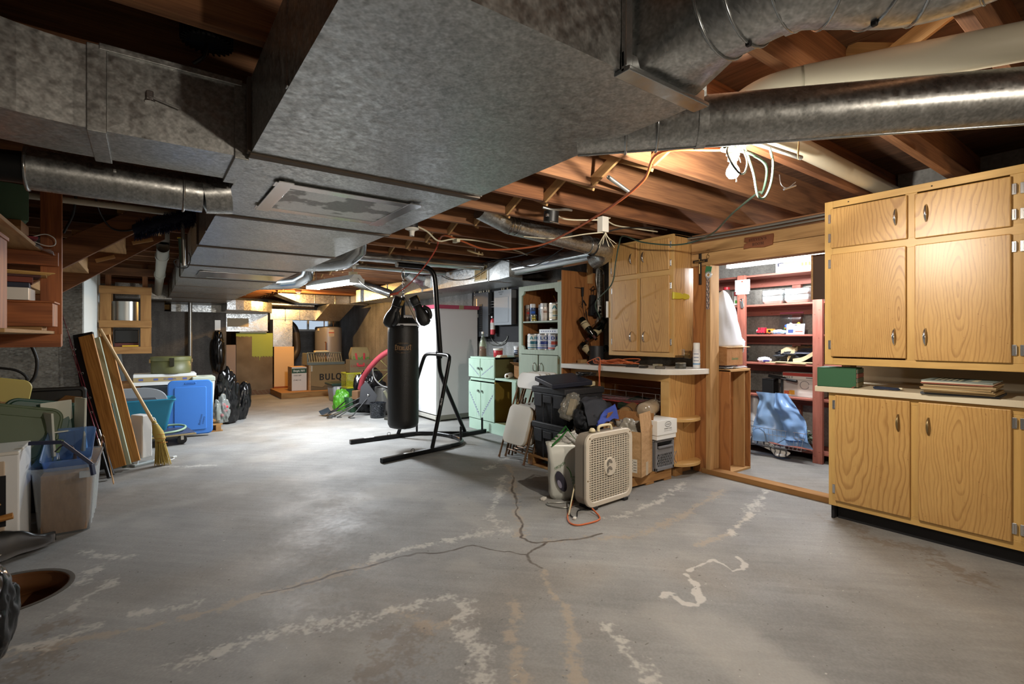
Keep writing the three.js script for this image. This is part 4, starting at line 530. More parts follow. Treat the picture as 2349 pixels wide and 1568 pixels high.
// wine rack with five bottles on the hutch side
{ const t = G('wine_rack', 'black wrought iron wine rack hung on the plywood hutch side', 'wine rack', [3.96, 0, -4.0]);
  P('stem', tube([[0.0, 0.963, 0], [0.005, 1.15, 0], [0, 1.3, 0], [-0.01, 1.45, 0], [-0.03, 1.53, 0.01]], 0.005, 6, 30), M.black, t); P('base', bb(-0.13, 0.12, 0.958, 1.0, -0.03, 0.03, 0.004), M.pine, t);
  P('tendril', [tube([[0, 1.3, 0], [-0.05, 1.45, 0.01], [-0.08, 1.55, 0.01], [-0.11, 1.58, 0.01], [-0.1, 1.61, 0.01], [-0.08, 1.59, 0.01], [-0.085, 1.55, 0.01]], 0.0025, 5, 40), tube([[0, 1.12, 0], [-0.06, 1.18, 0.01], [-0.12, 1.16, 0.02], [-0.14, 1.11, 0.01]], 0.0025, 5, 24), tube([[0, 1.15, 0], [-0.05, 1.22, 0.01], [-0.1, 1.2, 0.02]], 0.0025, 5, 20), tube([[-0.03, 1.5, 0], [-0.06, 1.62, 0.01], [-0.12, 1.63, 0.01]], 0.0025, 5, 20)], M.black, t);
  const rings = [[-0.1, 1.38], [0.07, 1.37], [0.02, 1.25], [-0.1, 1.12], [0.07, 1.1]]; P('bottle_ring', rings.map(([x, y]) => mv(rot(uvm(new THREE.TorusGeometry(0.046, 0.003, 6, 24)), 0.9, 0), x, y, 0.05)), M.black, t); }
function bottle(p, q, label, neckCol, lab) { // p base centre, q towards the neck
  const t = G('wine_bottle', label, 'bottle', [0, 0, 0], 0, 'wine bottles in the iron rack'); const d = q.clone().sub(p).normalize(), Q = new THREE.Quaternion().setFromUnitVectors(V(0, 1, 0), d), put = (g) => { g.applyQuaternion(Q); g.translate(p.x, p.y, p.z); return g; };
  P('glass', put(lathe([[0, 0.01], [0.03, 0.002], [0.039, 0.008], [0.04, 0.03], [0.04, 0.17], [0.034, 0.2], [0.017, 0.235], [0.014, 0.26], [0.014, 0.29], [0.016, 0.295], [0.016, 0.305], [0, 0.305]], 24)), mat(0x0c0f0c, 0.12), t);
  P('capsule', put(lathe([[0.0155, 0.24], [0.0152, 0.3], [0, 0.308]], 16)), mat(neckCol, 0.4), t); if (lab) P('label', put(lathe([[0.0403, 0.06], [0.0406, 0.062], [0.0406, 0.14], [0.0403, 0.142]], 24)), mat(0xb8a986, 0.8), t);
}
bottle(V(3.85, 1.45, -4.0), V(3.89, 1.25, -3.83), 'upper left wine bottle pointing down in the rack', 0x4a2a2a, true);
bottle(V(4.02, 1.44, -3.8), V(4.03, 1.28, -4.0), 'upper right dark wine bottle seen from its base', 0x141414, false);
bottle(V(4.11, 1.36, -3.93), V(3.8, 1.17, -3.92), 'wine bottle lying across the middle of the rack', 0x4a2420, true);
bottle(V(3.86, 1.17, -4.0), V(3.9, 1.02, -3.8), 'lower left wine bottle with pale label in the rack', 0xb9ad96, true);
bottle(V(4.04, 1.13, -3.78), V(4.03, 1.04, -4.0), 'lower right dark wine bottle with round shiny base', 0x1a1a1a, false);
{ const t = G('hanging_trowel', 'dark hand tool hanging by string on the plywood side', 'tool', [3.93, 0, -4.05]); P('handle', rod(V(0, 1.8, 0), V(0, 1.7, 0), 0.016, 0.012), M.blackMatte, t); P('shaft', rod(V(0, 1.7, 0), V(0.005, 1.58, 0), 0.005), M.darkSteel, t); P('blade', bar(V(0.01, 1.66, 0), V(0.06, 1.6, 0), 0.004, 0.018, V(0, 0, 1)), M.darkSteel, t); P('hook', rod(V(-0.1, 1.795, -0.02), V(0.01, 1.79, 0), 0.003), M.darkSteel, t); }
{ const t = G('hanging_adapter', 'black power adapter bundle hanging beside the wall outlets', 'adapter', [4.08, 0, -4.04]); P('body', loft([ringRR(0.07, 0.04, 0.008, 1.72), ringRR(0.1, 0.05, 0.008, 1.55), ringRR(0.11, 0.05, 0.008, 1.49)].reverse()), M.blackMatte, t); P('block', rot(bx(0.06, 0.05, 0.05, 0, 0, 0, 0.006), 0, 0, 0.3).translate(0.02, 1.5, 0.04), M.black, t); P('cord_knot', [tube([[-0.04, 1.79, 0], [0, 1.77, 0.01], [0.03, 1.8, 0], [0, 1.82, 0.01], [-0.03, 1.78, 0.01], [0.05, 1.79, 0]], 0.004, 6, 50), tube([[-0.01, 1.78, 0], [-0.02, 1.74, 0], [0.0, 1.72, 0], [0.02, 1.74, 0], [0.01, 1.78, 0]], 0.003, 6, 20)], M.wireB, t); }
{ const t = G('outlet_strip', 'whitewashed board with two double outlets and conduit', 'outlet', [4.18, 0, -4.06]); P('board', bb(-0.01, 0.075, 1.3, 2.16, -0.01, 0.008, 0.002, 1), M.rough, t);
  for (const y of [1.555, 1.38]) { const o = P('outlet_box', bb(-0.045, 0.015, y - 0.055, y + 0.055, 0.008, 0.045, 0.004), M.conduit, t); P('outlet_face', bb(-0.042, 0.012, y - 0.05, y + 0.05, 0.045, 0.05, 0.003), M.porc, o); P('socket', [mv(rot(cyl(0.016, 0.016, 0.003), Math.PI / 2), -0.015, y + 0.024, 0.0495), mv(rot(cyl(0.016, 0.016, 0.003), Math.PI / 2), -0.015, y - 0.024, 0.0495)], M.black, o); }
  P('conduit', [rod(V(-0.015, 1.43, 0.02), V(-0.015, 1.5, 0.02), 0.01), tube([[-0.015, 1.61, 0.02], [-0.02, 1.75, 0.02], [-0.045, 1.9, 0.02], [-0.03, 2.05, 0.02]], 0.009, 8, 20)], M.conduit, t); P('cable', [tube([[-0.01, 1.33, 0.05], [0.06, 1.35, 0.06], [0.09, 1.42, 0.04], [0.085, 1.6, 0.03], [0.08, 1.85, 0.02], [0.07, 2.0, 0.02], [-0.05, 2.05, 0.03]], 0.005, 6, 40)], M.wireW, t); }

// ---------- mint dresser, freezer and electric panels ----------
{ const t = G('mint_dresser', 'distressed mint green cupboard with painted vines', 'cupboard'); const X = 3.62, z0 = -5.95, z1 = -5.32;
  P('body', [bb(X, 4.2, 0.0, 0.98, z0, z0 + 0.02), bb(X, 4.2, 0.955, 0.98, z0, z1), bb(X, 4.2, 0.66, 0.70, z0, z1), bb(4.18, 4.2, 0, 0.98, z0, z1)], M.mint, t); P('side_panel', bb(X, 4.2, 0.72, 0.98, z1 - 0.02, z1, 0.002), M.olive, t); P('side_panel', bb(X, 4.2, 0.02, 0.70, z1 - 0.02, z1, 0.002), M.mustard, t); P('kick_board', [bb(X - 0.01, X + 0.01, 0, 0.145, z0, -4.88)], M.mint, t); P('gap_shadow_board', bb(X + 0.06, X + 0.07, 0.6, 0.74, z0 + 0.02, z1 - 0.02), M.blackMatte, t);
  const vine = pm(print(128, 256, (x) => { x.strokeStyle = '#7f74a6'; x.lineWidth = 3; x.beginPath(); x.moveTo(6, 70); for (let i = 0; i < 12; i++) x.lineTo(10 + i * 10, 76 + i * 14 + (i % 2) * 9); x.stroke(); x.fillStyle = '#3b5a48'; for (let i = 0; i < 9; i++) x.fillRect(12 + i * 12, 78 + i * 16, 7, 6); x.fillStyle = '#8c80b4'; for (let i = 0; i < 10; i++) x.fillRect(14 + i * 11, 84 + i * 15, 6, 6); }), { roughness: 0.7 });
  for (const [a, b, y0, y1, k, m] of [[z0, -5.66, 0.705, 0.955, -5.69, 1], [-5.65, z1, 0.705, 0.955, -5.62, -1], [z0, -5.645, 0.15, 0.645, -5.69, 1], [-5.635, z1, 0.15, 0.645, -5.6, -1]]) { const d = P('door', bb(X - 0.02, X - 0.001, y0, y1, a, b, 0.004, 1), M.mint, t); P('knob', mv(rot(cyl(0.012, 0.016, 0.02), 0, 0, Math.PI / 2), X - 0.02, y0 < 0.5 ? 0.53 : 0.83, k), mat(0x5d6a60, 0.5), d); const g = dec(b - a - 0.02, y1 - y0 - 0.02); g.rotateY(-Math.PI / 2); if (m < 0) { const u = g.attributes.uv; for (let i = 0; i < u.count; i++) u.setX(i, 1 - u.getX(i)); } P('painted_vine', mv(g, X - 0.0208, (y0 + y1) / 2, (a + b) / 2), vine, d); }
  P('low_counter', bb(X - 0.01, 4.2, 0.695, 0.72, z1, -4.86, 0.002, 2), M.mint, t); P('low_shelf', bb(X + 0.1, 4.18, 0.42, 0.435, -5.02, -4.87, 0.002), M.mustard, t); P('low_back', bb(4.18, 4.2, 0, 0.695, z1, -4.87), M.mustard, t); P('low_floor', bb(X, 4.18, 0.13, 0.15, z1, -4.87), M.olive, t); P('stile', bb(X - 0.01, X + 0.01, 0.145, 0.695, -4.95, -4.87, 0.002, 1), M.mint, t); }
{ const t = G('upright_freezer', 'tall white upright freezer with pink taped top edge', 'freezer', [3.425, 0, -6.58]);
  P('body', bb(0.06, 0.72, 0.09, 1.715, -0.68, 0, 0.008), mat(0xd6d3d4, 0.35), t); P('door', bb(0, 0.055, 0.1, 1.715, -0.68, 0, 0.01), mat(0xe0e0e2, 0.3), t); P('door_gasket', bb(0.052, 0.063, 0.1, 1.71, -0.675, -0.004, 0.001), mat(0x8f8f92, 0.7), t);
  P('base_grille', [bb(0.02, 0.7, 0.02, 0.09, -0.66, -0.02, 0.003), bb(0.03, 0.1, 0, 0.02, -0.1, -0.03), bb(0.6, 0.68, 0, 0.02, -0.1, -0.03), bb(0.03, 0.1, 0, 0.02, -0.65, -0.58), bb(0.6, 0.68, 0, 0.02, -0.65, -0.58)], mat(0x8c8a80, 0.6), t); P('kick_plate', bb(-0.005, 0.02, 0.035, 0.085, -0.66, 0.0, 0.003), mat(0xb0ada4, 0.6), t);
  P('pink_tape', [bb(-0.012, 0.73, 1.715, 1.722, -0.7, 0.015, 0.001), rot(bb(-0.02, 0.735, -0.05, 0.006, -0.002, 0.002, 0.001), 0.12).translate(0, 1.715, 0.02), rot(bb(-0.002, 0.002, -0.05, 0.006, -0.7, 0.01, 0.001), 0, 0, -0.12).translate(-0.02, 1.715, 0)], M.pink, t); P('tan_tape', rot(bb(0.38, 0.46, -0.05, 0.007, 0, 0.004, 0.001), 0.12).translate(0, 1.715, 0.021), mat(0x9a8a6a, 0.7), t); P('badge', mv(rot(bx(0.003, 0.02, 0.05, 0, 0, 0, 0.002), 0), -0.001, 1.64, -0.6), M.chrome, t); }
one('backing_board', 'black painted backing board behind the electric panels', 'board', bb(4.28, 4.299, 1.18, 2.06, -6.97, -5.62, 0.002), M.blackMatte);
{ const t = G('breaker_panel', 'dark grey breaker panel box with open breaker strip', 'breaker panel', [4.28, 0, -6.53]); P('box', bb(-0.1, 0, 1.26, 1.92, -0.2, 0.2, 0.005), M.panelDark, t); const d = P('cover', bb(-0.11, -0.1, 1.25, 1.93, -0.205, 0.205, 0.004), M.panelDark, t); P('breaker_strip', bb(-0.115, -0.109, 1.33, 1.75, -0.04, 0.05, 0.002), M.black, d); for (let i = 0; i < 12; i++) P('breaker', [bx(0.008, 0.014, 0.03, -0.116, 1.36 + i * 0.033, -0.015, 0.001), bx(0.008, 0.014, 0.03, -0.116, 1.36 + i * 0.033, 0.025, 0.001)], mat(0x2c2c2e, 0.5), d); P('steel_strip', bb(-0.114, -0.11, 1.62, 1.84, -0.13, -0.1, 0.001), M.steel, d); P('directory_card', bb(-0.1125, -0.11, 1.55, 1.6, -0.11, -0.07, 0), M.white, d); P('cover_screw', [bx(0.006, 0.015, 0.015, -0.112, 1.9, -0.18), bx(0.006, 0.015, 0.015, -0.112, 1.9, 0.18), bx(0.006, 0.015, 0.015, -0.112, 1.28, -0.18), bx(0.006, 0.015, 0.015, -0.112, 1.28, 0.18)], M.steel, d);
  P('cable', [-0.15, -0.1, -0.03, 0.06, 0.12].map((z) => rod(V(-0.04, 1.92, z), V(-0.03, 2.1, z + 0.03), 0.011)), M.wireW, t); }
{ const t = G('electric_box', 'light grey hinged electric box with handwriting, right of the breaker panel', 'electric box', [4.28, 0, -5.97]); P('box', bb(-0.09, 0, 1.43, 1.92, -0.215, 0.215, 0.005), M.panelGrey, t); const d = P('door', bb(-0.1, -0.09, 1.46, 1.83, -0.18, 0.15, 0.006), M.panelGrey, t); P('cover', bb(-0.095, -0.088, 1.42, 1.93, -0.22, 0.22, 0.004), M.panelGrey, t); P('lettering', mv(rot(dec(0.18, 0.07), 0, -Math.PI / 2), -0.0958, 1.885, -0.03), pm(print(128, 48, (x) => { x.fillStyle = '#26303c'; x.font = '20px sans-serif'; x.fillText('Generator', 14, 18); x.fillText('Panel', 34, 40); })), t); P('nipple', [1.78, 1.74, 1.7].map((y) => rod(V(-0.05, y, -0.215), V(-0.05, y, -0.37), 0.01)), M.steel, t); P('cable', [-0.1, -0.05, 0.04].map((z) => rod(V(-0.03, 1.92, z), V(-0.02, 2.1, z - 0.02), 0.01)), M.wireW, t); }
{ const t = G('fire_extinguisher', 'small red fire extinguisher hung between the two panels', 'extinguisher', [4.2, 1.28, -6.24]); P('cylinder', lathe([[0, 0], [0.036, 0.002], [0.038, 0.01], [0.038, 0.2], [0.03, 0.23], [0.014, 0.245], [0, 0.245]]), mat(0xb03038, 0.35), t); P('label', new THREE.CylinderGeometry(0.0385, 0.0385, 0.1, 24, 1, true).toNonIndexed().translate(0, 0.13, 0), pm(print(64, 64, (x) => { x.fillStyle = '#ded8d0'; x.fillRect(0, 0, 64, 64); x.fillStyle = '#2a2a2a'; for (let i = 0; i < 8; i++) x.fillRect(4, 6 + i * 7, 52, 3); })), t); P('valve', [cyl(0.014, 0.014, 0.05, 0, 0.24, 0), bx(0.1, 0.014, 0.02, -0.02, 0.3, 0), rot(bx(0.1, 0.012, 0.02, 0, 0, 0), 0, 0, 0.35).translate(-0.02, 0.325, 0)], M.blackMatte, t); P('gauge', mv(rot(cyl(0.014, 0.014, 0.01), 0, 0, Math.PI / 2), -0.014, 0.265, 0), M.white, t); P('wall_bracket', [bx(0.05, 0.2, 0.02, 0.06, 0.12, 0)], M.darkSteel, t); }
{ const t = G('switch_outlet', 'cream switch and black outlet at the left of the breaker panel', 'outlet', [4.27, 1.38, -6.86]); P('switch_box', bx(0.03, 0.12, 0.07, 0, 0, -0.02, 0.004), M.cream, t); P('toggle', bx(0.02, 0.02, 0.012, -0.02, 0, -0.02), M.black, t); P('outlet_box', bx(0.02, 0.11, 0.06, 0, 0.01, 0.08, 0.004), M.blackMatte, t); P('outlet_face', [bx(0.004, 0.03, 0.035, -0.012, 0.035, 0.08), bx(0.004, 0.03, 0.035, -0.012, -0.015, 0.08)], M.porc, t); P('cable', tube([[0, 0.06, -0.02], [0, 0.2, 0.0], [-0.005, 0.4, -0.02], [0, 0.62, 0], [0.0, 0.7, 0]], 0.006, 6, 24), M.wireW, t); }
// things on the dresser
{ const t = G('oil_bottle', 'clear bottle of amber oil on the mint dresser', 'bottle', [3.75, 0.98, -5.82]); P('glass', lathe([[0, 0], [0.05, 0], [0.055, 0.01], [0.05, 0.1], [0.054, 0.16], [0.03, 0.24], [0.015, 0.28], [0.015, 0.31], [0, 0.31]]), phy(0xdfe6d8, 0.1, { transmission: 0.9, thickness: 0, ior: 1.4 }), t); P('oil', lathe([[0, 0.004], [0.049, 0.004], [0.048, 0.11], [0, 0.11]]), phy(0xa4501c, 0.1, { transmission: 0.5, thickness: 0.02 }), t); P('cap', cyl(0.017, 0.016, 0.03, 0, 0.31, 0), M.porc, t); }
{ const t = G('red_bottle', 'red and white labelled bottle beside the amber oil', 'bottle', [3.8, 0.98, -5.91]); P('bottle', lathe([[0, 0], [0.035, 0], [0.036, 0.15], [0.02, 0.2], [0.012, 0.23], [0, 0.23]]), mat(0xd8d4ce, 0.4), t); P('label', new THREE.CylinderGeometry(0.0366, 0.0366, 0.12, 20, 1, true).toNonIndexed().translate(0, 0.075, 0), pm(print(64, 64, (x) => { x.fillStyle = '#9a2430'; x.fillRect(0, 0, 64, 64); x.fillStyle = '#f0ece8'; for (let i = 0; i < 4; i++) x.fillRect(4 + i * 16, 24, 11, 14); })), t); P('cap', cyl(0.013, 0.013, 0.02, 0, 0.23, 0), M.black, t); }
{ const t = G('red_tub', 'red tub with white lid on the mint dresser', 'tub', [3.8, 0.98, -5.52]); P('tub', lathe([[0, 0], [0.06, 0], [0.064, 0.1], [0, 0.1]]), mat(0xb0242e, 0.45), t); P('lid', lathe([[0.067, 0.09], [0.068, 0.115], [0, 0.118]]), M.porc, t); }
{ const t = G('white_jar', 'white jar with blue label at the back of the dresser', 'jar', [4.05, 0.98, -5.42]); P('jar', lathe([[0, 0], [0.05, 0], [0.05, 0.13], [0, 0.13]]), M.porc, t); P('lid', lathe([[0.053, 0.115], [0.053, 0.145], [0, 0.147]]), M.white, t); P('label', new THREE.CylinderGeometry(0.0506, 0.0506, 0.08, 20, 1, true).toNonIndexed().translate(0, 0.06, 0), pm(print(64, 64, (x) => { x.fillStyle = '#d8dce0'; x.fillRect(0, 0, 64, 64); x.fillStyle = '#3a4c6a'; for (let i = 0; i < 9; i++) x.fillRect(4 + (i % 3) * 21, 6 + Math.floor(i / 3) * 19, 12, 12); })), t); }
{ const t = G('cloth_pile', 'small folded cream cloth on the dresser edge', 'cloth', [3.76, 0.98, -5.38]); P('cloth', [bb(-0.06, 0.06, 0, 0.016, -0.05, 0.05, 0.006), bb(-0.05, 0.055, 0.016, 0.03, -0.045, 0.05, 0.006)], mat(0xd9d2bd, 0.9), t); }
{ const t = G('small_carton', 'open brown carton of parts on the low mint counter', 'carton', [3.84, 0.721, -5.0], 0.1); P('box', [bb(-0.1, -0.096, 0, 0.17, -0.08, 0.08, 0), bb(0.096, 0.1, 0, 0.17, -0.08, 0.08, 0), bb(-0.1, 0.1, 0, 0.17, -0.08, -0.076, 0), bb(-0.1, 0.1, 0, 0.17, 0.076, 0.08, 0), bb(-0.1, 0.1, 0, 0.004, -0.08, 0.08, 0)], M.cardDark, t); P('flap', [rot(bb(-0.08, 0, 0, 0.004, -0.08, 0.08, 0), 0, 0, -0.5).translate(-0.1, 0.17, 0), rot(bb(-0.1, 0.1, 0, 0.004, 0, 0.07, 0), 0.5).translate(0, 0.17, 0.08)], M.cardDark, t); P('parts', [mv(rot(bx(0.1, 0.05, 0.06), 0.3, 0.5, 0.2), -0.02, 0.18, 0), mv(rot(cyl(0.03, 0.03, 0.1), 0.9, 0.3), 0.04, 0.16, 0.0)], M.blackMatte, t); }
{ const t = G('black_flashlight', 'black torch lying on the brown carton', 'torch', [3.82, 0.955, -5.06], 0.5); P('barrel', rot(cyl(0.02, 0.022, 0.16), 0, 0, Math.PI / 2), M.black, t); P('head', rot(cyl(0.024, 0.036, 0.06, 0, 0, 0), 0, 0, Math.PI / 2), M.black, t); }
{ const t = G('paper_roll', 'white roll of shelf paper on the low mint counter', 'paper roll', [3.72, 0.757, -5.16], 0.7); P('roll', mv(rot(lathe([[0.016, 0], [0.035, 0], [0.035, 0.2], [0.016, 0.2], [0.016, 0]], 24), 0, 0, -Math.PI / 2), -0.1, 0, 0), M.porc, t); P('core', mv(rot(lathe([[0.013, -0.001], [0.0162, -0.001], [0.0162, 0.19], [0.013, 0.19], [0.013, -0.001]], 20), 0, 0, -Math.PI / 2), -0.1, 0, 0), M.card, t); }
{ const t = G('cable_loops', 'loops of grey cable on the wall under the panels', 'cable', [4.27, 0, -6.2]); P('loops', [tube([[0, 1.25, -0.2], [-0.02, 1.18, -0.1], [-0.02, 1.14, 0.05], [0, 1.2, 0.2], [0, 1.26, 0.25]], 0.008, 6, 30), tube([[0, 1.25, -0.35], [-0.03, 1.16, -0.25], [-0.02, 1.13, 0.0], [0, 1.17, 0.1]], 0.006, 6, 30)], M.conduit, t); }

// ---------- store room ----------
{ const t = G('red_shelving', 'red painted timber shelving in the store room', 'shelving'); const X0 = 5.38, X1 = 5.76, Z0 = -4.3, Z1 = -0.8;
  for (const z of [-3.0, -2.215, -1.4]) P('post', bb(X0 - 0.04, X0, 0, z === -3.0 ? 1.93 : 1.97, z - 0.045, z + 0.045, 0.003, 1), M.redwood, t); for (const z of [-2.58, -3.6, -1.6]) P('back_post', bb(X1 - 0.05, X1, 0, 2.2, z - 0.045, z + 0.045, 0.003, 1), M.redwood, t);
  for (const y of [1.925, 1.6, 1.275, 0.97, 0.625, 0.1]) { P('shelf_board', bb(X0, X1, y - 0.02, y, Z0, Z1, 0.003, 2), M.redwood, t); P('shelf_rail', bb(X1 - 0.06, X1 - 0.05, y - 0.11, y - 0.02, Z0, Z1, 0.003, 2), M.redwood, t); } }
const SS = 'things on the red shelving';
{ const t = G('appliance_box', 'white printed appliance box on the top red shelf', 'box', [5.56, 1.925, -2.48]); P('box', bb(-0.12, 0.12, 0, 0.22, -0.19, 0.19, 0.003), M.white, t); P('print', mv(rot(dec(0.37, 0.2), 0, -Math.PI / 2), -0.1208, 0.11, 0), pm(print(256, 128, (x) => { x.fillStyle = '#e9e6e0'; x.fillRect(0, 0, 256, 128); x.fillStyle = '#8c3a44'; x.fillRect(70, 0, 80, 46); x.fillStyle = '#4a4a58'; x.fillRect(10, 30, 14, 60); x.fillRect(20, 60, 40, 12); x.fillRect(184, 20, 34, 26); x.fillStyle = '#d8b878'; for (let i = 0; i < 7; i++) { x.beginPath(); x.arc(70 + (i % 4) * 30, 74 + Math.floor(i / 4) * 26, 16, 0, 7); x.fill(); } x.fillStyle = '#8a7a50'; for (let i = 0; i < 3; i++) x.fillRect(178 + i * 24, 78, 14, 22); })), t); }
for (const [z, r, l, art2] of [[-3.24, 0.05, 'clear red lidded spice jar, left one on the second shelf', 0], [-3.09, 0.05, 'red lidded spice jar with parsley label on the second shelf', 1]]) { const t = G('spice_jar', l, 'jar', [5.46, 1.6, z], 0, SS); P('jar', [bb(-0.045, 0.045, 0, 0.17, -0.045, 0.045, 0.01), cyl(0.04, 0.03, 0.03, 0, 0.17, 0)], phy(0xcfc4bc, 0.12, { transmission: 0.85, thickness: 0, ior: 1.35 }), t); P('spice', bb(-0.04, 0.04, 0.004, 0.12, -0.04, 0.04, 0.006), mat(0x6b4a3a, 0.95), t); P('lid', cyl(0.036, 0.036, 0.03, 0, 0.195, 0), mat(0xa8222c, 0.4), t); P('label', mv(rot(dec(0.065, 0.15), 0, -Math.PI / 2), -0.0458, 0.085, 0), pm(print(64, 128, (x) => { x.fillStyle = '#e4ded6'; x.fillRect(0, 0, 64, 128); x.fillStyle = '#a8222c'; x.fillRect(0, 0, 64, 40); x.fillStyle = '#fff'; x.fillRect(10, 16, 44, 8); x.fillStyle = art2 ? '#4a8a3a' : '#3a3230'; if (art2) { x.fillRect(8, 82, 40, 30); } else for (let i = 0; i < 4; i++) x.fillRect(10, 50 + i * 18, 42, 9); })), t); }
{ const t = G('notice_card', 'white paper card with red pin on the red post', 'card', [5.335, 1.81, -2.98]); P('card', bb(-0.002, 0, -0.06, 0.07, -0.085, 0.085, 0), M.white, t); P('lower_card', rot(bb(-0.003, -0.0005, -0.09, -0.06, -0.075, 0.075, 0), 0, 0, 0.05), M.porc, t); P('pin', mv(rot(cyl(0.009, 0.009, 0.006), 0, 0, Math.PI / 2), -0.002, 0.05, 0), mat(0x8c4a3a, 0.4), t); P('writing', mv(rot(dec(0.14, 0.06), 0, -Math.PI / 2), -0.0028, 0.0, 0), pm(print(128, 48, (x) => { x.fillStyle = '#9a9a9e'; x.fillRect(10, 8, 90, 3); x.fillRect(20, 18, 80, 3); x.fillRect(14, 36, 96, 4); })), t); }
{ const t = G('bottle_opener', 'steel bottle opener hanging on the red post', 'bottle opener', [5.333, 1.62, -2.985]); P('body', rot(ext(rrect(0.035, 0.11, 0.017), 0.004, 0.001, [rrect(0.02, 0.022, 0.009, 0, 0.035)]), 0, -Math.PI / 2, 0.15), M.chrome, t); }
for (const [z, w, l] of [[-2.71, 0.21, 'left wrapped stack of white foam trays'], [-2.46, 0.24, 'right wrapped stack of white foam trays']]) { const t = G('foam_tray_stack', l, 'tray stack', [5.55, 1.6, z], 0, 'wrapped foam trays'); for (let i = 0; i < 5; i++) P('tray', loft([ringRR(0.2, w * 0.8, 0.02, i * 0.012), ringRR(0.24, w, 0.02, i * 0.012 + 0.035), ringRR(0.24, w, 0.02, i * 0.012 + 0.038)]), M.white, t); P('lids', loft([ringRR(0.24, w, 0.02, 0.09), ringRR(0.235, w * 0.98, 0.02, 0.15)]), M.white, t); P('film', loft([ringRR(0.25, w + 0.008, 0.02, 0.03), ringRR(0.25, w + 0.01, 0.02, 0.1), ringRR(0.25, w, 0.03, 0.158)]), M.clear, t); }
{ const t = G('toy_engine', 'small red toy engine on the third red shelf', 'toy', [5.46, 1.275, -2.83]); P('body', [bb(-0.03, 0.03, 0.012, 0.045, -0.045, 0.045, 0.006), bb(-0.028, 0.028, 0.04, 0.075, 0.0, 0.045, 0.004), cyl(0.01, 0.012, 0.03, 0, 0.045, -0.03)], mat(0xb0283a, 0.35), t); P('face', mv(rot(cyl(0.018, 0.018, 0.006), Math.PI / 2), 0, 0.035, -0.051), M.porc, t); for (const z of [-0.03, 0, 0.03]) P('wheel', mv(rot(cyl(0.011, 0.011, 0.07, 0, -0.035, 0), 0, 0, Math.PI / 2), 0, 0.011, z), M.black, t); }
{ const t = G('toy_wagon', 'orange fronted toy wagon behind the red engine', 'toy', [5.46, 1.275, -2.73]); P('body', bb(-0.03, 0.03, 0.01, 0.06, -0.035, 0.035, 0.005), mat(0xd07a2a, 0.4), t); P('wheel', [-0.02, 0.02].map((z) => mv(rot(cyl(0.01, 0.01, 0.066, 0, -0.033, 0), 0, 0, Math.PI / 2), 0, 0.01, z)), M.black, t); P('window', mv(rot(cyl(0.014, 0.014, 0.004), 0, 0, Math.PI / 2), -0.03, 0.038, 0), M.black, t); }
{ const t = G('toy_plane', 'pale blue toy lying in wrapping on the third shelf', 'toy', [5.45, 1.275, -2.6]); P('body', [rot(bb(-0.02, 0.02, 0.005, 0.04, -0.09, 0.09, 0.012), 0, 0.4), bb(-0.03, 0.03, 0.012, 0.022, -0.06, 0.03, 0.005)], mat(0x6f9ac8, 0.4), t); P('wrapping', mv(blob(0.05, 0.03, 0.08, 0.25, 5, 3), 0, 0.022, -0.04), M.clearPlastic, t); }
{ const t = G('zip_bag', 'clear zip bag of colourful toys with pink seal', 'bag', [5.54, 1.275, -2.55]); P('film', loft([ringRR(0.1, 0.22, 0.03, 0), ringRR(0.12, 0.25, 0.04, 0.07), ringRR(0.06, 0.24, 0.02, 0.16), ringRR(0.006, 0.24, 0.002, 0.23)]), M.clear, t); P('seal', bb(-0.004, 0.004, 0.222, 0.235, -0.12, 0.12, 0.001), mat(0xb0486a, 0.4), t); const cs = [0x3fae4c, 0x3a62c0, 0xd8c838, 0x4ab0a0, 0xe4e4e4, 0xd06a3a, 0x7a4ab0]; for (let i = 0; i < 14; i++) P('toy_piece', mv(rot(bx(rr(0.02, 0.04), rr(0.02, 0.03), rr(0.03, 0.06), 0, 0, 0, 0.006), rr(0, 3), rr(0, 3)), rr(-0.03, 0.03), 0.02 + (i % 5) * 0.022, rr(-0.09, 0.09)), mat(cs[i % 7], 0.4), t); }
{ const t = G('toy_card', 'blue carded toy pack leaning in front of the zip bag', 'toy pack', [5.44, 1.275, -2.47]); P('card', rot(bb(-0.002, 0.002, 0, 0.11, -0.09, 0.09, 0.001), 0, 0, -0.15), mat(0xb8c4d8, 0.4), t); P('card_print', mv(rot(dec(0.17, 0.1), 0, -Math.PI / 2), 0, 0.055, 0).rotateZ(-0.15).translate(-0.003, 0, 0), pm(print(128, 64, (x) => { x.fillStyle = '#aebcd8'; x.fillRect(0, 0, 128, 64); x.fillStyle = '#26366a'; x.fillRect(10, 34, 40, 24); x.fillStyle = '#e8eef6'; x.fillRect(60, 8, 50, 14); x.fillStyle = '#c04a3a'; x.fillRect(64, 44, 56, 8); x.fillStyle = '#222'; x.fillRect(56, 4, 20, 5); })), t); }
{ const t = G('chip_packet', 'white and purple food packet on the fourth red shelf', 'packet', [5.46, 0.97, -2.8]); P('packet', mv(blob(0.05, 0.035, 0.075, 0.2, 8, 3), 0, 0.025, 0), mat(0xd8d6e4, 0.3), t); P('purple_band', bb(-0.053, -0.03, 0.006, 0.03, 0.01, 0.075, 0.006), mat(0x3a3266, 0.4), t); }
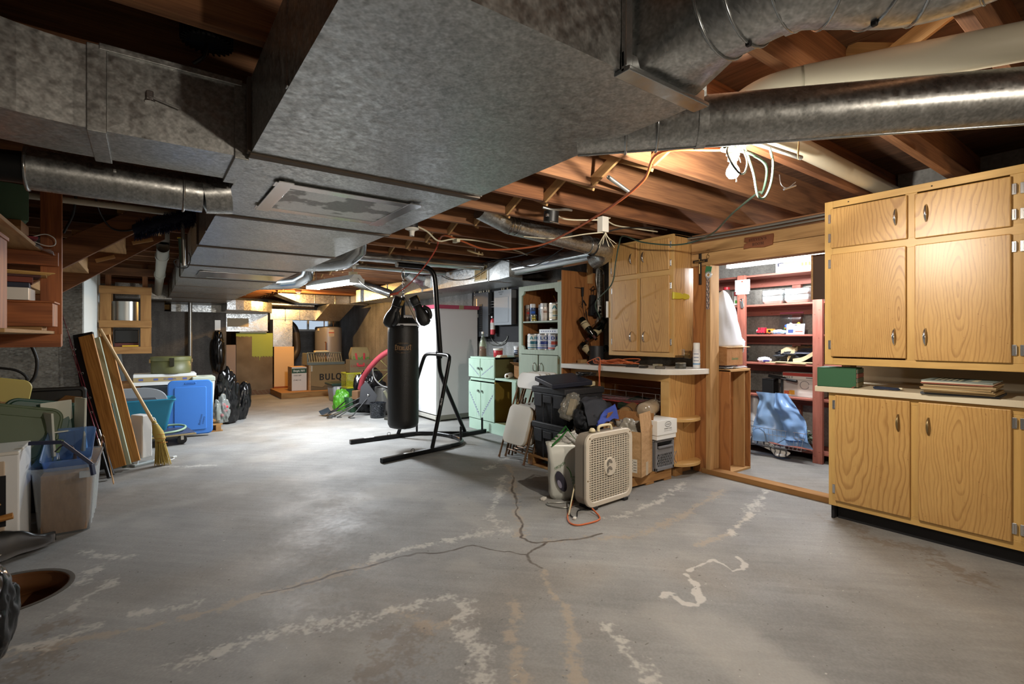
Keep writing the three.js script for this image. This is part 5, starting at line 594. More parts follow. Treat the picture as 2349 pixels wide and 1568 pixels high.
{ const t = G('webbing_bag', 'tan webbing and black cloth bag heaped on the fourth shelf', 'bag', [5.56, 0.99, -2.52]); P('black_cloth', mv(blob(0.14, 0.075, 0.18, 0.3, 3, 4), 0, 0.055, -0.02), mat(0x1c1e24, 0.8), t); P('brown_cloth', mv(blob(0.1, 0.05, 0.17, 0.25, 9, 4), 0.06, 0.11, 0.05), mat(0x6b5236, 0.85), t); for (const [pts] of [[[[-0.13, 0.02, -0.02], [-0.12, 0.09, 0.02], [-0.06, 0.135, 0.05], [0.02, 0.13, 0.0]]], [[[-0.14, 0.01, 0.04], [-0.13, 0.03, 0.13], [-0.1, 0.09, 0.22]]], [[[-0.1, 0.1, -0.1], [-0.11, 0.13, -0.03], [-0.08, 0.12, 0.05]]]]) { const cv = new THREE.CatmullRomCurve3(A3(pts)); P('strap', sheet((u, v) => { const p = cv.getPoint(u); return [p.x - 0.004, p.y + (v - 0.5) * 0.045, p.z]; }, 14, 1, 0.003), mat(0xcdb893, 0.85), t); } P('grey_panel', rot(bb(-0.06, 0.06, 0, 0.004, -0.07, 0.09, 0.001), 0, 0, 0.5).translate(-0.06, 0.11, 0.1), mat(0x3a3c48, 0.8), t); }
for (const [z, l, y] of [[-2.6, 'long woven cane mat lying under the webbing bag', 0.971], [-2.5, 'upper woven cane mat under the webbing bag', 0.981]]) one('cane_mat', l, 'mat', rot(bb(-0.12, 0.12, 0, 0.008, -0.2, 0.22, 0.002), 0, y > 0.98 ? 0.06 : -0.08), mat(0xc4b088, 0.9), 'cane mats', [5.5, y, z + 0.05]);
{ const t = G('slicer_box', 'red topped food slicer box on the fifth shelf', 'box', [5.58, 0.625, -2.46]); P('box', bb(-0.1, 0.1, 0, 0.25, -0.155, 0.2, 0.002), mat(0xc9c4ba, 0.6), t); P('print', mv(rot(dec(0.35, 0.245), 0, -Math.PI / 2), -0.1008, 0.125, 0.022), pm(print(256, 192, (x) => { x.fillStyle = '#b9b6b0'; x.fillRect(0, 0, 256, 192); x.fillStyle = '#a63a30'; x.fillRect(0, 0, 256, 26); x.fillStyle = '#d8d4cc'; x.fillRect(0, 26, 256, 24); x.fillStyle = '#222'; x.font = 'bold 18px sans-serif'; x.fillText('SLICE IT', 8, 44); x.fillStyle = '#5a5a5a'; x.fillRect(170, 34, 76, 6); x.fillStyle = '#cfccc6'; x.fillRect(110, 60, 140, 130); x.fillStyle = '#77757a'; x.lineWidth = 4; x.strokeStyle = '#6a686c'; x.beginPath(); x.arc(160, 96, 32, 0, 7); x.stroke(); x.fillStyle = '#e2e0da'; x.fillRect(120, 130, 110, 30); x.fillRect(190, 90, 40, 34); x.fillStyle = '#a8502c'; x.fillRect(10, 150, 40, 28); x.fillStyle = '#c9962c'; x.fillRect(48, 144, 40, 34); })), t); }
{ const t = G('wood_splitter', 'black metal press frame with handle on the fifth shelf', 'press', [5.47, 0.625, -2.7]); P('frame', [bb(-0.06, 0.06, 0, 0.012, -0.1, 0.1), bb(-0.06, 0.06, 0.16, 0.172, -0.1, 0.02), bb(-0.06, -0.05, 0, 0.17, -0.1, 0.0), bb(-0.06, -0.04, 0, 0.17, 0.0, 0.02), bb(0.05, 0.06, 0, 0.17, -0.1, 0.02), bb(-0.02, 0.0, 0, 0.17, 0.08, 0.1)], M.black, t); P('lever', rot(bb(-0.02, 0.02, 0.18, 0.21, -0.08, 0.1, 0.006), 0.12), M.black, t); P('lever_rod', [rod(V(-0.02, 0.185, 0.08), V(-0.04, 0.175, 0.16), 0.006)], M.steel, t); P('grip', rod(V(-0.04, 0.178, 0.15), V(-0.06, 0.165, 0.26), 0.016), M.black, t); }
{ const t = G('wire_basket', 'chrome wire basket tipped on the lowest red shelf', 'basket', [5.27, 0.1, -2.54]); const w = []; for (const y of [0.02, 0.14, 0.2]) { const k = 0.85 + y * 0.75, a = 0.07 * k, b = 0.27 * k; w.push(...[[[-a, y, -b], [-a, y, b]], [[-a, y, b], [a, y, b]], [[a, y, b], [a, y, -b]], [[a, y, -b], [-a, y, -b]]].map(([p, q]) => rod(V(...p), V(...q), 0.003))); } for (let i = 0; i <= 12; i++) { const z = -0.23 + i * 0.0383; w.push(rod(V(-0.06, 0.02, z), V(-0.07, 0.2, z * 1.15), 0.0018), rod(V(-0.06, 0.02, z), V(0.06, 0.02, z), 0.0018)); } P('wires', w, M.chrome, t); P('end_loop', [tube([[-0.05, 0.2, -0.27], [-0.08, 0.24, -0.3], [0.02, 0.24, -0.3], [0.05, 0.2, -0.27]], 0.003, 6, 20)], M.chrome, t); }
{ const t = G('blue_sheet_bag', 'translucent blue plastic bag spilling over the wire basket', 'bag', [5.36, 0, -2.53]); const f = (u, v) => { const y = 0.66 - 0.5 * v, z = lp(-0.28, 0.06, u) + v * (0.02 + 0.27 * u) + 0.02 * Math.sin(v * 7 + u * 5), fold = 0.035 * Math.sin(u * 13 + v * 4) * (0.3 + v) + 0.03 * n3(u * 6, v * 6, 2); return [-0.05 - 0.09 * v + fold, y, z]; }; P('film', sheet(f, 40, 30, 0.001), phy(0xa8c8e8, 0.25, { transmission: 0.62, thickness: 0, ior: 1.3 }), t); P('second_film', sheet((u, v) => { const p = f(u * 0.45 + 0.5, v * 0.9); return [p[0] - 0.03 + 0.02 * n3(u * 4, v * 9, 5), p[1] + 0.01, p[2] + 0.03]; }, 20, 24, 0.001), phy(0x9cc0e6, 0.25, { transmission: 0.55, thickness: 0, ior: 1.3 }), t); P('green_contents', mv(blob(0.045, 0.11, 0.14, 0.35, 4, 4, 6), -0.01, 0.24, 0.1), mat(0x4c5d46, 0.6), t); }
{ const t = G('striped_towel', 'white striped towel hanging out of the wire basket', 'towel', [5.26, 0.05, -2.62]); P('cloth', sheet((u, v) => [-0.02 - 0.03 * Math.sin(u * 9) * v + 0.02 * n3(u * 5, v * 5, 9), 0.13 - 0.1 * v + 0.03 * Math.sin(u * 6) - 0.03 * u, -0.25 + 0.42 * u + 0.03 * n3(v * 3, u * 4, 4)], 36, 14, 0.004), new THREE.MeshStandardMaterial({ map: tex(64, 64, (u, v) => (Math.floor(u * 16) % 4 === 0 || Math.floor(v * 16) % 5 === 0) ? [90, 88, 90] : [218, 214, 208], 0.24, 0.24), roughness: 0.95 }), t); }
{ const t = G('foam_cup_sleeve', 'tall wrapped sleeve of white foam cups behind the red post', 'cup sleeve', [5.5, 0.1, -2.93]); P('cups', lathe([[0, 0], [0.055, 0], [0.06, 0.1], [0.062, 0.42], [0.05, 0.47], [0.03, 0.5], [0.05, 0.52], [0, 0.52]], 24), phy(0xd8d8d6, 0.25, {}), t); }
{ const t = G('cleaner_jug', 'white jug with blue label on the lowest shelf', 'jug', [5.48, 0.1, -3.12]); P('jug', loft([ringRR(0.11, 0.13, 0.03, 0), ringRR(0.11, 0.13, 0.03, 0.22), ringRR(0.05, 0.06, 0.02, 0.34), ringRR(0.04, 0.04, 0.018, 0.36)]), M.porc, t); P('cap', cyl(0.022, 0.022, 0.03, 0, 0.36, 0), mat(0x2a4a9a, 0.4), t); P('label', bb(-0.057, -0.05, 0.04, 0.19, -0.055, 0.055, 0.002), mat(0x24408a, 0.5), t); }
{ const t = G('dark_bottle', 'dark bottle with white label behind the store room cabinet', 'bottle', [5.45, 0.1, -3.25]); P('glass', lathe([[0, 0], [0.04, 0], [0.042, 0.2], [0.016, 0.3], [0.015, 0.37], [0, 0.37]]), mat(0x14130f, 0.15), t); P('label', lathe([[0.0425, 0.03], [0.0428, 0.032], [0.0428, 0.12], [0.0425, 0.122]]), M.porc, t); P('foil', lathe([[0.017, 0.3], [0.016, 0.372], [0, 0.374]]), M.porc, t); }
{ const t = G('wire_rack_small', 'small bent wire stand on the third red shelf', 'stand', [5.45, 1.275, -3.2]); P('wire', tube([[0, 0, -0.06], [0, 0.05, -0.05], [0.0, 0.07, 0.05], [0, 0.06, 0.09], [0, 0, 0.1]], 0.004, 6, 24, false, 0.1), M.darkSteel, t); }
{ const t = G('detergent_bag', 'clear bag of coloured packs on the fourth shelf left of the post', 'bag', [5.5, 0.97, -3.17]); P('film', mv(blob(0.1, 0.15, 0.14, 0.25, 7, 4), 0, 0.108, 0), phy(0xa8c4d4, 0.15, { transmission: 0.8, thickness: 0, ior: 1.35 }), t); for (let i = 0; i < 8; i++) P('pack', mv(rot(bx(0.04, 0.05, 0.05, 0, 0, 0, 0.01), rr(0, 3), rr(0, 3)), rr(-0.04, 0.04), 0.04 + (i % 2) * 0.045, -0.09 + i * 0.025), mat([0x3a9a8a, 0xc06a8a, 0xd8d060, 0x4a70b8][i % 4], 0.4), t); }
{ const t = G('door_cabinet', 'tall narrow open backed oak cabinet just inside the store room', 'cabinet', [4.44, 0.0, -2.6], 0.0); P('side', [bb(-0.16, -0.145, 0.02, 0.945, -0.09, 0.09, 0.002, 1), bb(0.185, 0.2, 0.02, 0.945, -0.09, 0.09, 0.002, 1)], M.brownply, t); P('back', bb(-0.145, 0.185, 0.02, 0.93, -0.05, -0.04, 0.001, 1), M.brownply, t); P('rail', [bb(-0.16, 0.2, 0.93, 0.95, -0.09, 0.09, 0.002, 0), bb(-0.16, 0.2, 0.0, 0.02, -0.09, 0.09, 0.002, 0), bb(0.12, 0.135, 0.02, 0.93, -0.04, 0.07, 0.002, 1)], M.pine, t); }
{ const t = G('grocery_carton', 'brown printed carton on the narrow oak cabinet', 'carton', [4.45, 0.985, -2.63]); P('carton', bb(-0.15, 0.12, 0, 0.17, -0.08, 0.08, 0.003), M.cardDark, t); P('flap', rot(bb(-0.15, 0.24, 0, 0.004, -0.02, 0.07, 0), 0.1).translate(0, 0.172, 0.02), M.card, t); P('print', mv(dec(0.2, 0.05), 0, 0.06, 0.0808), pm(print(128, 32, (x) => { x.fillStyle = '#4a7a4a'; x.font = 'bold 20px sans-serif'; x.fillText('Garden', 20, 22); })), t); }
one('folded_film', 'crumpled clear film under the brown carton', 'film', mv(sheet((u, v) => [4.27 + 0.35 * u, 0.96 + 0.016 * Math.abs(n3(u * 6, v * 6, 1)), -2.72 + 0.19 * v], 16, 10, 0.003), 0, 0, 0), M.clearPlastic);
{ const t = G('white_bin_bag', 'full white plastic bag above the narrow oak cabinet', 'bag', [4.42, 1.17, -2.66]); const rings = []; for (let i = 0; i <= 16; i++) { const k = i / 16, y = 0.5 - 0.52 * k, r = []; for (let j = 0; j < 26; j++) { const a = j / 26 * 6.283, f = 1 + 0.16 * n3(Math.cos(a) * 2.2, Math.sin(a) * 2.2, k * 3) + 0.05 * Math.sin(a * 7 + k * 3); const R = 0.035 + 0.155 * Math.pow(k, 0.5) * (1 - 0.12 * k); r.push([(R * 1.15 * Math.cos(a)) * f + 0.1 * k - 0.02, y + 0.02 * n3(a, k * 4, 3), R * 0.62 * Math.sin(a) * f]); } rings.push(r); } P('bag', loft(rings), mat(0xbcbcc0, 0.5), t); P('corner', mv(rot(blob(0.05, 0.09, 0.03, 0.2, 2, 3), 0, 0, -0.4), 0.25, -0.02, 0.03), mat(0xbcbcc0, 0.5), t); }
{ const t = G('brown_board', 'dark brown board leaning by the right jamb of the opening', 'board', [4.36, 1.55, -1.75]); P('board', bb(-0.01, 0.012, 0, 0.36, -0.1, 0.14, 0.003, 1), mat(0x4a3628, 0.7), t); P('pale_edge', bb(-0.016, -0.01, 0.0, 0.36, -0.1, -0.085, 0.001), M.card, t); }
// things on the partition
{ const t = G('name_sign', 'carved wooden name sign on the header beam', 'sign', [4.147, 2.05, -2.175], 0); const g = ext([[-0.125, -0.05], [-0.06, -0.047], [0.05, -0.058], [0.12, -0.045], [0.128, 0.03], [0.125, 0.045], [0.0, 0.04], [-0.115, 0.046], [-0.12, 0.01], [-0.09, 0.0], [-0.12, -0.01]], 0.014, 0.003); g.rotateY(-Math.PI / 2); const b = P('board', g, mat(0x7d4a2c, 0.7), t); P('carved_lettering', mv(rot(dec(0.22, 0.085), 0, -Math.PI / 2), -0.0178, -0.003, 0), pm(print(256, 96, (x) => { x.fillStyle = '#3f1f10'; x.font = 'bold 36px serif'; x.textAlign = 'center'; x.fillText("STEVEN'S", 128, 40); x.fillText('ROOM', 132, 84); })), b); }
{ const t = G('crucifix', 'dark wooden crucifix hung on the plywood strip', 'crucifix', [4.14, 1.88, -2.715]); P('cross', [bb(-0.012, 0, -0.15, 0.14, -0.013, 0.013), bb(-0.012, 0, 0.055, 0.08, -0.075, 0.075)], mat(0x221a14, 0.6), t); P('figure', [mv(cyl(0.007, 0.008, 0.09, 0, -0.05, 0), -0.017, 0, 0), bx(0.01, 0.012, 0.1, -0.016, 0.062, 0), bx(0.013, 0.018, 0.014, -0.018, 0.078, 0)], M.brass, t); }
{ const t = G('tape_dispenser', 'green carded clear tape roll hung on the door stud', 'tape', [4.125, 1.83, -2.63]); P('card', rot(bb(-0.002, 0, 0, 0.06, -0.03, 0.03, 0), 0.2), mat(0x3f7a52, 0.5), t); P('tape_ring', mv(rot(uvm(new THREE.TorusGeometry(0.026, 0.008, 8, 24)), 0, Math.PI / 2), -0.008, -0.02, 0.01), M.clearPlastic, t); P('core', mv(rot(uvm(new THREE.TorusGeometry(0.017, 0.004, 8, 20)), 0, Math.PI / 2), -0.01, -0.02, 0.01), M.white, t); }
one('printed_strip', 'narrow printed paper strip down the face of the door stud', 'paper strip', bb(4.1265, 4.1285, 1.5, 1.8, -2.65, -2.617, 0), new THREE.MeshStandardMaterial({ map: tex(16, 128, (u, v) => { const k = n2(u * 4, v * 40, 4, 40); return k > 0.6 ? [196, 186, 178] : k > 0.35 ? [150, 120, 112] : [90, 92, 96]; }, 0.05, 0.3), roughness: 0.6 }));
{ const t = G('bottle_openers_hook', 'small wire figure hook above the tape roll', 'hook', [4.125, 1.98, -2.63]); P('wire', [tube([[0, 0.05, -0.02], [-0.005, 0.06, 0], [0, 0.05, 0.02], [-0.005, 0.02, 0], [0, 0, -0.015], [-0.005, -0.02, 0], [0, 0, 0.015], [-0.005, 0.02, 0]], 0.002, 5, 40)], M.brass, t); }
one('yellow_scraper', 'yellow plastic scoop hung across the cabinet corner', 'scoop', mv(rot(ext([[0, -0.03], [0.1, -0.028], [0.14, -0.02], [0.17, -0.03], [0.23, -0.022], [0.25, 0], [0.23, 0.022], [0.17, 0.03], [0.14, 0.02], [0.1, 0.03], [0, 0.033]], 0.012, 0.004), 0, 0), 3.88, 1.625, -2.833), mat(0xc9b81e, 0.4));
one('metal_conduit_run', 'pair of flexible metal conduits along the header', 'conduit', [tube([[4.12, 2.17, -2.85], [4.13, 2.165, -2.2], [4.12, 2.17, -1.5]], 0.012, 8, 30), tube([[4.12, 2.14, -2.85], [4.13, 2.137, -2.2], [4.12, 2.14, -1.5]], 0.009, 8, 30)], M.conduit);

// ---------- punch bag on its stand ----------
{ const t = G('bag_stand', 'black steel punch bag stand with gooseneck and floor frame', 'bag stand'); const m = mat(0x151517, 0.3, 0.4);
  P('gooseneck', [tube([[2.25, 2.052, -5.24], [2.45, 2.05, -5.24], [2.6, 2.045, -5.24], [2.68, 2.0, -5.24], [2.715, 1.9, -5.24], [2.74, 1.6, -5.24], [2.785, 1.05, -5.24]], 0.03, 14, 60)], m, t); P('end_cap', rod(V(2.235, 2.052, -5.24), V(2.252, 2.052, -5.24), 0.031, 0.031, 16), M.conduit, t);
  P('lower_pole', tube([[2.78, 1.06, -5.26], [2.79, 0.9, -5.27], [2.83, 0.78, -5.29], [3.0, 0.5, -5.38], [3.28, 0.05, -5.52]], 0.025, 12, 40), m, t);
  P('brace', tube([[2.51, 0.04, -4.91], [2.62, 0.5, -4.915], [2.73, 0.98, -4.93], [2.75, 1.04, -5.0], [2.755, 1.045, -5.26], [2.75, 1.04, -5.5], [2.73, 0.98, -5.57], [2.63, 0.5, -5.7], [2.525, 0.04, -5.86]], 0.022, 12, 90, false, 0.3), m, t);
  P('collar', [rod(V(2.765, 1.08, -5.24), V(2.778, 1.0, -5.25), 0.036, 0.036, 14)], m, t); P('clamp_bolt', [bx(0.02, 0.02, 0.09, 2.78, 1.12, -5.24)], M.darkSteel, t);
  P('leg', [bar(V(1.88, 0.025, -4.765), V(2.75, 0.025, -4.95), 0.05, 0.045)], m, t); P('leg', [bar(V(1.92, 0.025, -5.83), V(2.75, 0.025, -5.86), 0.05, 0.045)], m, t); P('leg', [bar(V(3.02, 0.025, -5.42), V(3.585, 0.025, -5.505), 0.05, 0.045)], m, t);
  P('base_bend', tube([[2.74, 0.025, -4.948], [2.9, 0.025, -5.0], [3.02, 0.025, -5.15], [3.05, 0.025, -5.38], [3.0, 0.025, -5.62], [2.9, 0.025, -5.78], [2.74, 0.025, -5.86]], 0.024, 10, 40), m, t);
  P('cross_bar', bar(V(2.8, 0.03, -5.84), V(3.3, 0.03, -5.46), 0.04, 0.04), m, t);
  P('weight_peg', [rod(V(2.78, 0.03, -5.86), V(2.78, 0.2, -5.86), 0.014)], m, t); P('weight_peg', [rod(V(2.98, 0.03, -5.1), V(2.98, 0.2, -5.1), 0.014)], m, t); P('weight_peg', rod(V(3.53, 0.03, -5.495), V(3.53, 0.2, -5.495), 0.014), m, t);
  P('floor_ring', [mv(uvm(new THREE.TorusGeometry(0.02, 0.003, 6, 18)), 2.25, 0.062, -4.84), mv(uvm(new THREE.TorusGeometry(0.02, 0.003, 6, 18)), 2.4, 0.062, -5.845)], M.darkSteel, t); P('sticker', [rot(bx(0.12, 0.002, 0.03), 0, 0.2).translate(2.2, 0.0485, -4.834), mv(bx(0.12, 0.002, 0.03), 2.15, 0.0485, -5.84)], M.white, t);
  P('lettering', mv(rot(dec(0.3, 0.028), 0, 0, 1.335).rotateY(-0.9), 2.615, 0.55, -4.888), pm(print(256, 24, (x) => { x.fillStyle = '#e4e4e4'; x.font = 'bold 20px sans-serif'; x.fillText('EVERLAST', 60, 19); })), t); }
{ const t = G('punch_bag', 'black vinyl punch bag with gold lettering hanging on a chain', 'punch bag', [2.32, 0, -5.24]); const r = 0.17;
  const prof = [[0, 0.235], [0.11, 0.237], [0.15, 0.25], [0.168, 0.285], [r, 0.35], [0.172, 0.8], [r, 1.3], [0.166, 1.36], [0.15, 1.385], [0.135, 1.39]];
  P('body', lathe(prof, 48), M.vinyl, t); const top = []; for (let i = 0; i <= 10; i++) { const k = i / 10, R = []; for (let j = 0; j < 60; j++) { const a = j / 60 * 6.283, f = 1 + 0.05 * k * Math.sin(a * 20); const rad = lp(0.165, 0.1, Math.pow(k, 1.3)); R.push([rad * f * Math.cos(a), 1.375 + 0.09 * k, rad * f * Math.sin(a)]); } top.push(R.reverse()); }
  P('gathered_top', loft(top), M.vinyl, t); P('white_band', [lathe([[0.168, 1.372], [0.171, 1.375], [0.168, 1.392], [0.16, 1.395]], 40), lathe([[0.098, 1.455], [0.104, 1.46], [0.1, 1.49], [0, 1.492]], 32)], mat(0xcfd0d4, 0.35), t);
  P('strap', [0, 1, 2, 3].map((i) => { const a = i * Math.PI / 2 + 0.5, c = Math.cos(a), s = Math.sin(a); return mg([bar(V(0.155 * c, 1.32, 0.155 * s), V(0.175 * c, 1.38, 0.175 * s), 0.035, 0.006, V(c, 0, s)), bar(V(0.172 * c, 1.37, 0.172 * s), V(0.015 * c, 1.69, 0.015 * s), 0.03, 0.005, V(c, 0.5, s))]); }), M.black, t);
  const link = (y, a) => mv(rot(uvm(new THREE.TorusGeometry(0.017, 0.0045, 8, 18).scale(0.75, 1.35, 1)), 0, a), 0, y, 0); P('chain', [1.71, 1.745, 1.78, 1.815, 1.85, 1.885].map((y, i) => link(y, i % 2 * 1.57)), M.chrome, t); P('carabiner', [mv(uvm(new THREE.TorusGeometry(0.024, 0.006, 8, 22).scale(0.7, 2.0, 1)), 0, 1.945, 0), mv(uvm(new THREE.TorusGeometry(0.012, 0.004, 6, 14)), 0, 2.005, 0)], M.chrome, t); P('swivel_ring', mv(rot(uvm(new THREE.TorusGeometry(0.03, 0.005, 8, 22)), 0, 0.6), 0, 1.69, 0), M.steel, t);
  const L = print(512, 256, (x) => { x.fillStyle = '#b08a60'; x.font = 'bold 86px serif'; x.textAlign = 'center'; 'EVERLAST'.split('').forEach((c, i) => { const k = Math.abs(i - 3.5) / 3.5, h = 0.95 + 0.5 * k * k; x.save(); x.translate(75 + i * 52, 150); x.scale(0.92, h); x.fillText(c, 0, 20 / h * 0.8); x.restore(); }); x.strokeStyle = '#6b563c'; x.lineWidth = 4; x.beginPath(); x.ellipse(256, 128, 230, 95, 0, 0, 7); x.stroke(); x.font = '20px sans-serif'; x.fillText('CHOICE OF CHAMPIONS', 256, 60); x.fillText('SINCE 1910', 256, 215); });
  const cg = new THREE.CylinderGeometry(r + 0.0035, r + 0.0035, 0.16, 24, 1, true, 0, 1.3).toNonIndexed(); cg.rotateY(-Math.PI / 180 * 24 - 0.65); P('printed_logo', mv(cg, 0, 1.13, 0), pm(L, { roughness: 0.5 }), t); P('pull_tab', bx(0.03, 0.03, 0.02, 0.02, 0.23, 0), M.black, t); }
function glove(pos, ry, rz, label) { const t = G('boxing_glove', label, 'boxing glove', pos, ry, 'boxing gloves hung over the punch bag'); const g = new THREE.Group(); const q = (geo) => { geo.rotateZ(rz); return geo; };
  P('fist', q(loft([ringRR(0.085, 0.075, 0.03, 0), ringRR(0.095, 0.09, 0.04, -0.05), ringRR(0.13, 0.12, 0.05, -0.11), ringRR(0.14, 0.13, 0.055, -0.17), ringRR(0.12, 0.12, 0.05, -0.22), ringRR(0.06, 0.07, 0.03, -0.245)].reverse(), true)), M.vinyl, t); P('cuff', q(loft([ringRR(0.1, 0.085, 0.03, 0.1), ringRR(0.105, 0.09, 0.03, 0.05), ringRR(0.09, 0.08, 0.03, -0.01)].reverse())), M.black, t); P('thumb', q(tube([[0.055, -0.05, 0.03], [0.09, -0.1, 0.04], [0.085, -0.16, 0.03], [0.06, -0.19, 0.02]], 0.024, 12, 20)), M.vinyl, t); P('cuff_seam', q(mv(rot(uvm(new THREE.TorusGeometry(0.05, 0.004, 6, 24)), Math.PI / 2), 0, 0.0, 0)), mat(0x5a5a5c, 0.4), t); P('cuff_patch', q(bb(0.046, 0.056, 0.03, 0.09, -0.025, 0.025, 0.003)), mat(0x9a7a3a, 0.5), t); return t; }
glove([2.18, 1.58, -5.1], -0.9, 2.7 - Math.PI, 'boxing glove hanging at the left of the bag top'); glove([2.42, 1.6, -5.1], -0.5, 0.45, 'boxing glove hanging at the right of the bag top');

// ---------- folding chairs ----------
function chairParts(t) { const cm = mat(0xcfc9bb, 0.5), fm = mat(0x7a6048, 0.4, 0.5); const lean = (g) => { g.rotateZ(-0.3); return g; };   // local: face -x, width along z
  const seat = rot(ext(rrect(0.38, 0.4, 0.07), 0.02, 0.006), 0, -Math.PI / 2); seat.translate(-0.012, 0.36, 0); P('seat', lean(seat), cm, t); P('seat_rim', lean(rot(ext(rrect(0.37, 0.39, 0.07), 0.02, 0.004), 0, -Math.PI / 2).translate(0.012, 0.36, 0)), mat(0xa8845a, 0.6), t);
  const bk = rot(ext(rrect(0.38, 0.17, 0.07), 0.016, 0.005), 0, -Math.PI / 2); bk.translate(-0.004, 0.82, 0); P('backrest', lean(bk), cm, t);
  for (const s of [-1, 1]) { P('front_leg', lean(tube([[0, 0.0, 0.215 * s], [0.005, 0.4, 0.21 * s], [0.01, 0.7, 0.2 * s], [0.01, 0.84, 0.17 * s]], 0.0105, 8, 24)), fm, t); P('rear_leg', lean(tube([[0.04, 0.02, 0.16 * s], [0.03, 0.3, 0.165 * s], [0.02, 0.62, 0.17 * s]], 0.0095, 8, 16)), fm, t); P('foot_cap', lean(cyl(0.014, 0.012, 0.025, 0, -0.002, 0.215 * s, 10)), mat(0x6a4a34, 0.7), t); }
  P('cross_tube', lean(tube([[0.04, 0.1, -0.16], [0.04, 0.1, 0.16]], 0.008, 8, 4)), fm, t); }
['front cream folding chair of the leaning stack, seat facing out', 'second cream folding chair leaning behind the front one', 'third cream folding chair of the leaning stack', 'rearmost cream folding chair leaning against the hutch'].forEach((l, i) => { const t = G('folding_chair', l, 'chair', [2.957 + i * 0.075, 0.008, -4.07 - i * 0.015 + (i % 2) * 0.03], 0.02 * (i % 3) - 0.02, 'folded chairs leaning in a stack'); chairParts(t); });
// ---------- pallet and black boxes ----------
{ const t = G('wood_pallet', 'wooden pallet under the black boxes and cartons', 'pallet', [0, 0, 0]); for (const x of [3.04, 3.24, 3.44, 3.64]) P('slat', bb(x, x + 0.1, 0.085, 0.1, -3.9, -2.74, 0.002, 2), M.pineOld, t); for (const z of [-3.9, -3.36, -2.83]) P('runner', bb(3.04, 3.74, 0.018, 0.085, z, z + 0.09, 0.002, 0), M.pineOld, t); for (const x of [3.04, 3.4, 3.64]) P('bottom_slat', bb(x, x + 0.1, 0.001, 0.017, -3.9, -2.74, 0.002, 2), M.pineOld, t); }
const epp = new THREE.MeshStandardMaterial({ map: tex(128, 128, (u, v) => { const a = n2(u * 60, v * 60, 60, 60, 4); const k = 38 + (a - 0.5) * 22; return [k, k + 1, k + 5]; }, 0.3, 0.3), roughness: 0.6 });
function foamBox(y, label, lid) { const t = G('insulated_box', label, 'box', [3.05, y, -3.84], 0, 'black insulated boxes'); P('body', loft([[0, 0.02], [0.27, 0.0], [0.275, -0.004]].map(([h, i]) => ringRR(0.5 - i * 2, 0.47 - i * 2, 0.03, h)).map((r) => r.map(([a, b, c]) => [a + 0.25, b, c + 0.235]))), epp, t); P('lid', bb(-0.008, 0.508, 0.275, 0.335, -0.008, 0.478, 0.012), epp, t); P('grip_recess', [bb(-0.012, 0.0, 0.19, 0.255, 0.17, 0.29, 0.004), bb(-0.006, 0.002, 0.15, 0.27, 0.03, 0.145, 0.003), bb(-0.006, 0.002, 0.15, 0.27, 0.315, 0.44, 0.003)], epp, t); P('rib', bb(-0.006, 0.004, 0.0, 0.19, 0.165, 0.172, 0.002), epp, t); P('rib', bb(-0.006, 0.004, 0.0, 0.19, 0.288, 0.295, 0.002), epp, t); return t; }
foamBox(0.101, 'lower black insulated box on the pallet', true); foamBox(0.4385, 'upper black insulated box of the stack', true);
one('loose_box_lid', 'loose black box lid lying tilted on the upper box', 'lid', [mv(rot(bb(-0.2, 0.22, 0, 0.045, -0.2, 0.2, 0.008), 0.12, -0.25, 0.06), 3.24, 0.805, -3.62)], mat(0x1b2030, 0.5));
{ const t = G('coiled_black_cord', 'tangled black cable on the loose lid', 'cable', [3.45, 0.86, -3.52]); const pts = []; for (let i = 0; i < 26; i++) { const a = i * 1.1; pts.push([0.07 * Math.cos(a) + 0.03 * n3(i, 2, 3), 0.03 * Math.abs(Math.sin(a * 0.7)) + 0.01, 0.1 * Math.sin(a) + 0.02 * n3(i, 5, 1)]); } P('cable', tube(pts, 0.005, 6, 160), M.wireB, t); }
one('tan_block', 'small cream plastic block on the upper black box', 'block', mv(rot(bb(-0.05, 0.05, 0, 0.045, -0.04, 0.04, 0.01), 0, 0.3), 3.44, 0.777, -3.45), M.cream);
// ---------- heap in front of the bench ----------
{ const t = G('black_bin_bag', 'shiny black refuse bag behind the box fan', 'bag', [3.13, 0.1, -3.16]); P('bag', mv(blob(0.17, 0.25, 0.17, 0.14, 4, 5, 3.4), 0, 0.18, 0), M.plasticBag, t); P('tie_end', mv(blob(0.05, 0.05, 0.05, 0.4, 9, 3, 5), -0.08, 0.4, 0.05), M.plasticBag, t); }
{ const t = G('duffel_bag', 'dark navy duffel bag with straps heaped on the black boxes', 'duffel bag', [3.22, 0.42, -3.18]); P('body', rot(mv(blob(0.24, 0.16, 0.15, 0.18, 12, 5, 3.2), 0, 0.12, 0), 0, 0.3, 0.12), mat(0x1d2026, 0.75), t); P('flap', sheet((u, v) => [-0.22 + 0.34 * u, 0.27 - 0.2 * v * v + 0.04 * Math.sin(u * 4) + 0.015 * n3(u * 5, v * 5, 1), 0.05 + 0.13 * v + 0.02 * n3(u * 4, v * 3, 8)], 18, 12, 0.006), mat(0x23262e, 0.75), t); for (const [x, c] of [[0.0, 0], [0.13, 1]]) P('strap', sheet((u, v) => { const a = u * 3.1; return [x - 0.06 + 0.12 * u + 0.01 * v, 0.02 + 0.08 * Math.sin(a), 0.19 + 0.02 * Math.cos(a) + v * 0.03]; }, 14, 1, 0.004), mat(0xa88a62, 0.85), t); P('zip', tube([[-0.2, 0.23, 0.06], [0, 0.29, 0.04], [0.2, 0.26, 0.0]], 0.004, 6, 20), M.black, t); }
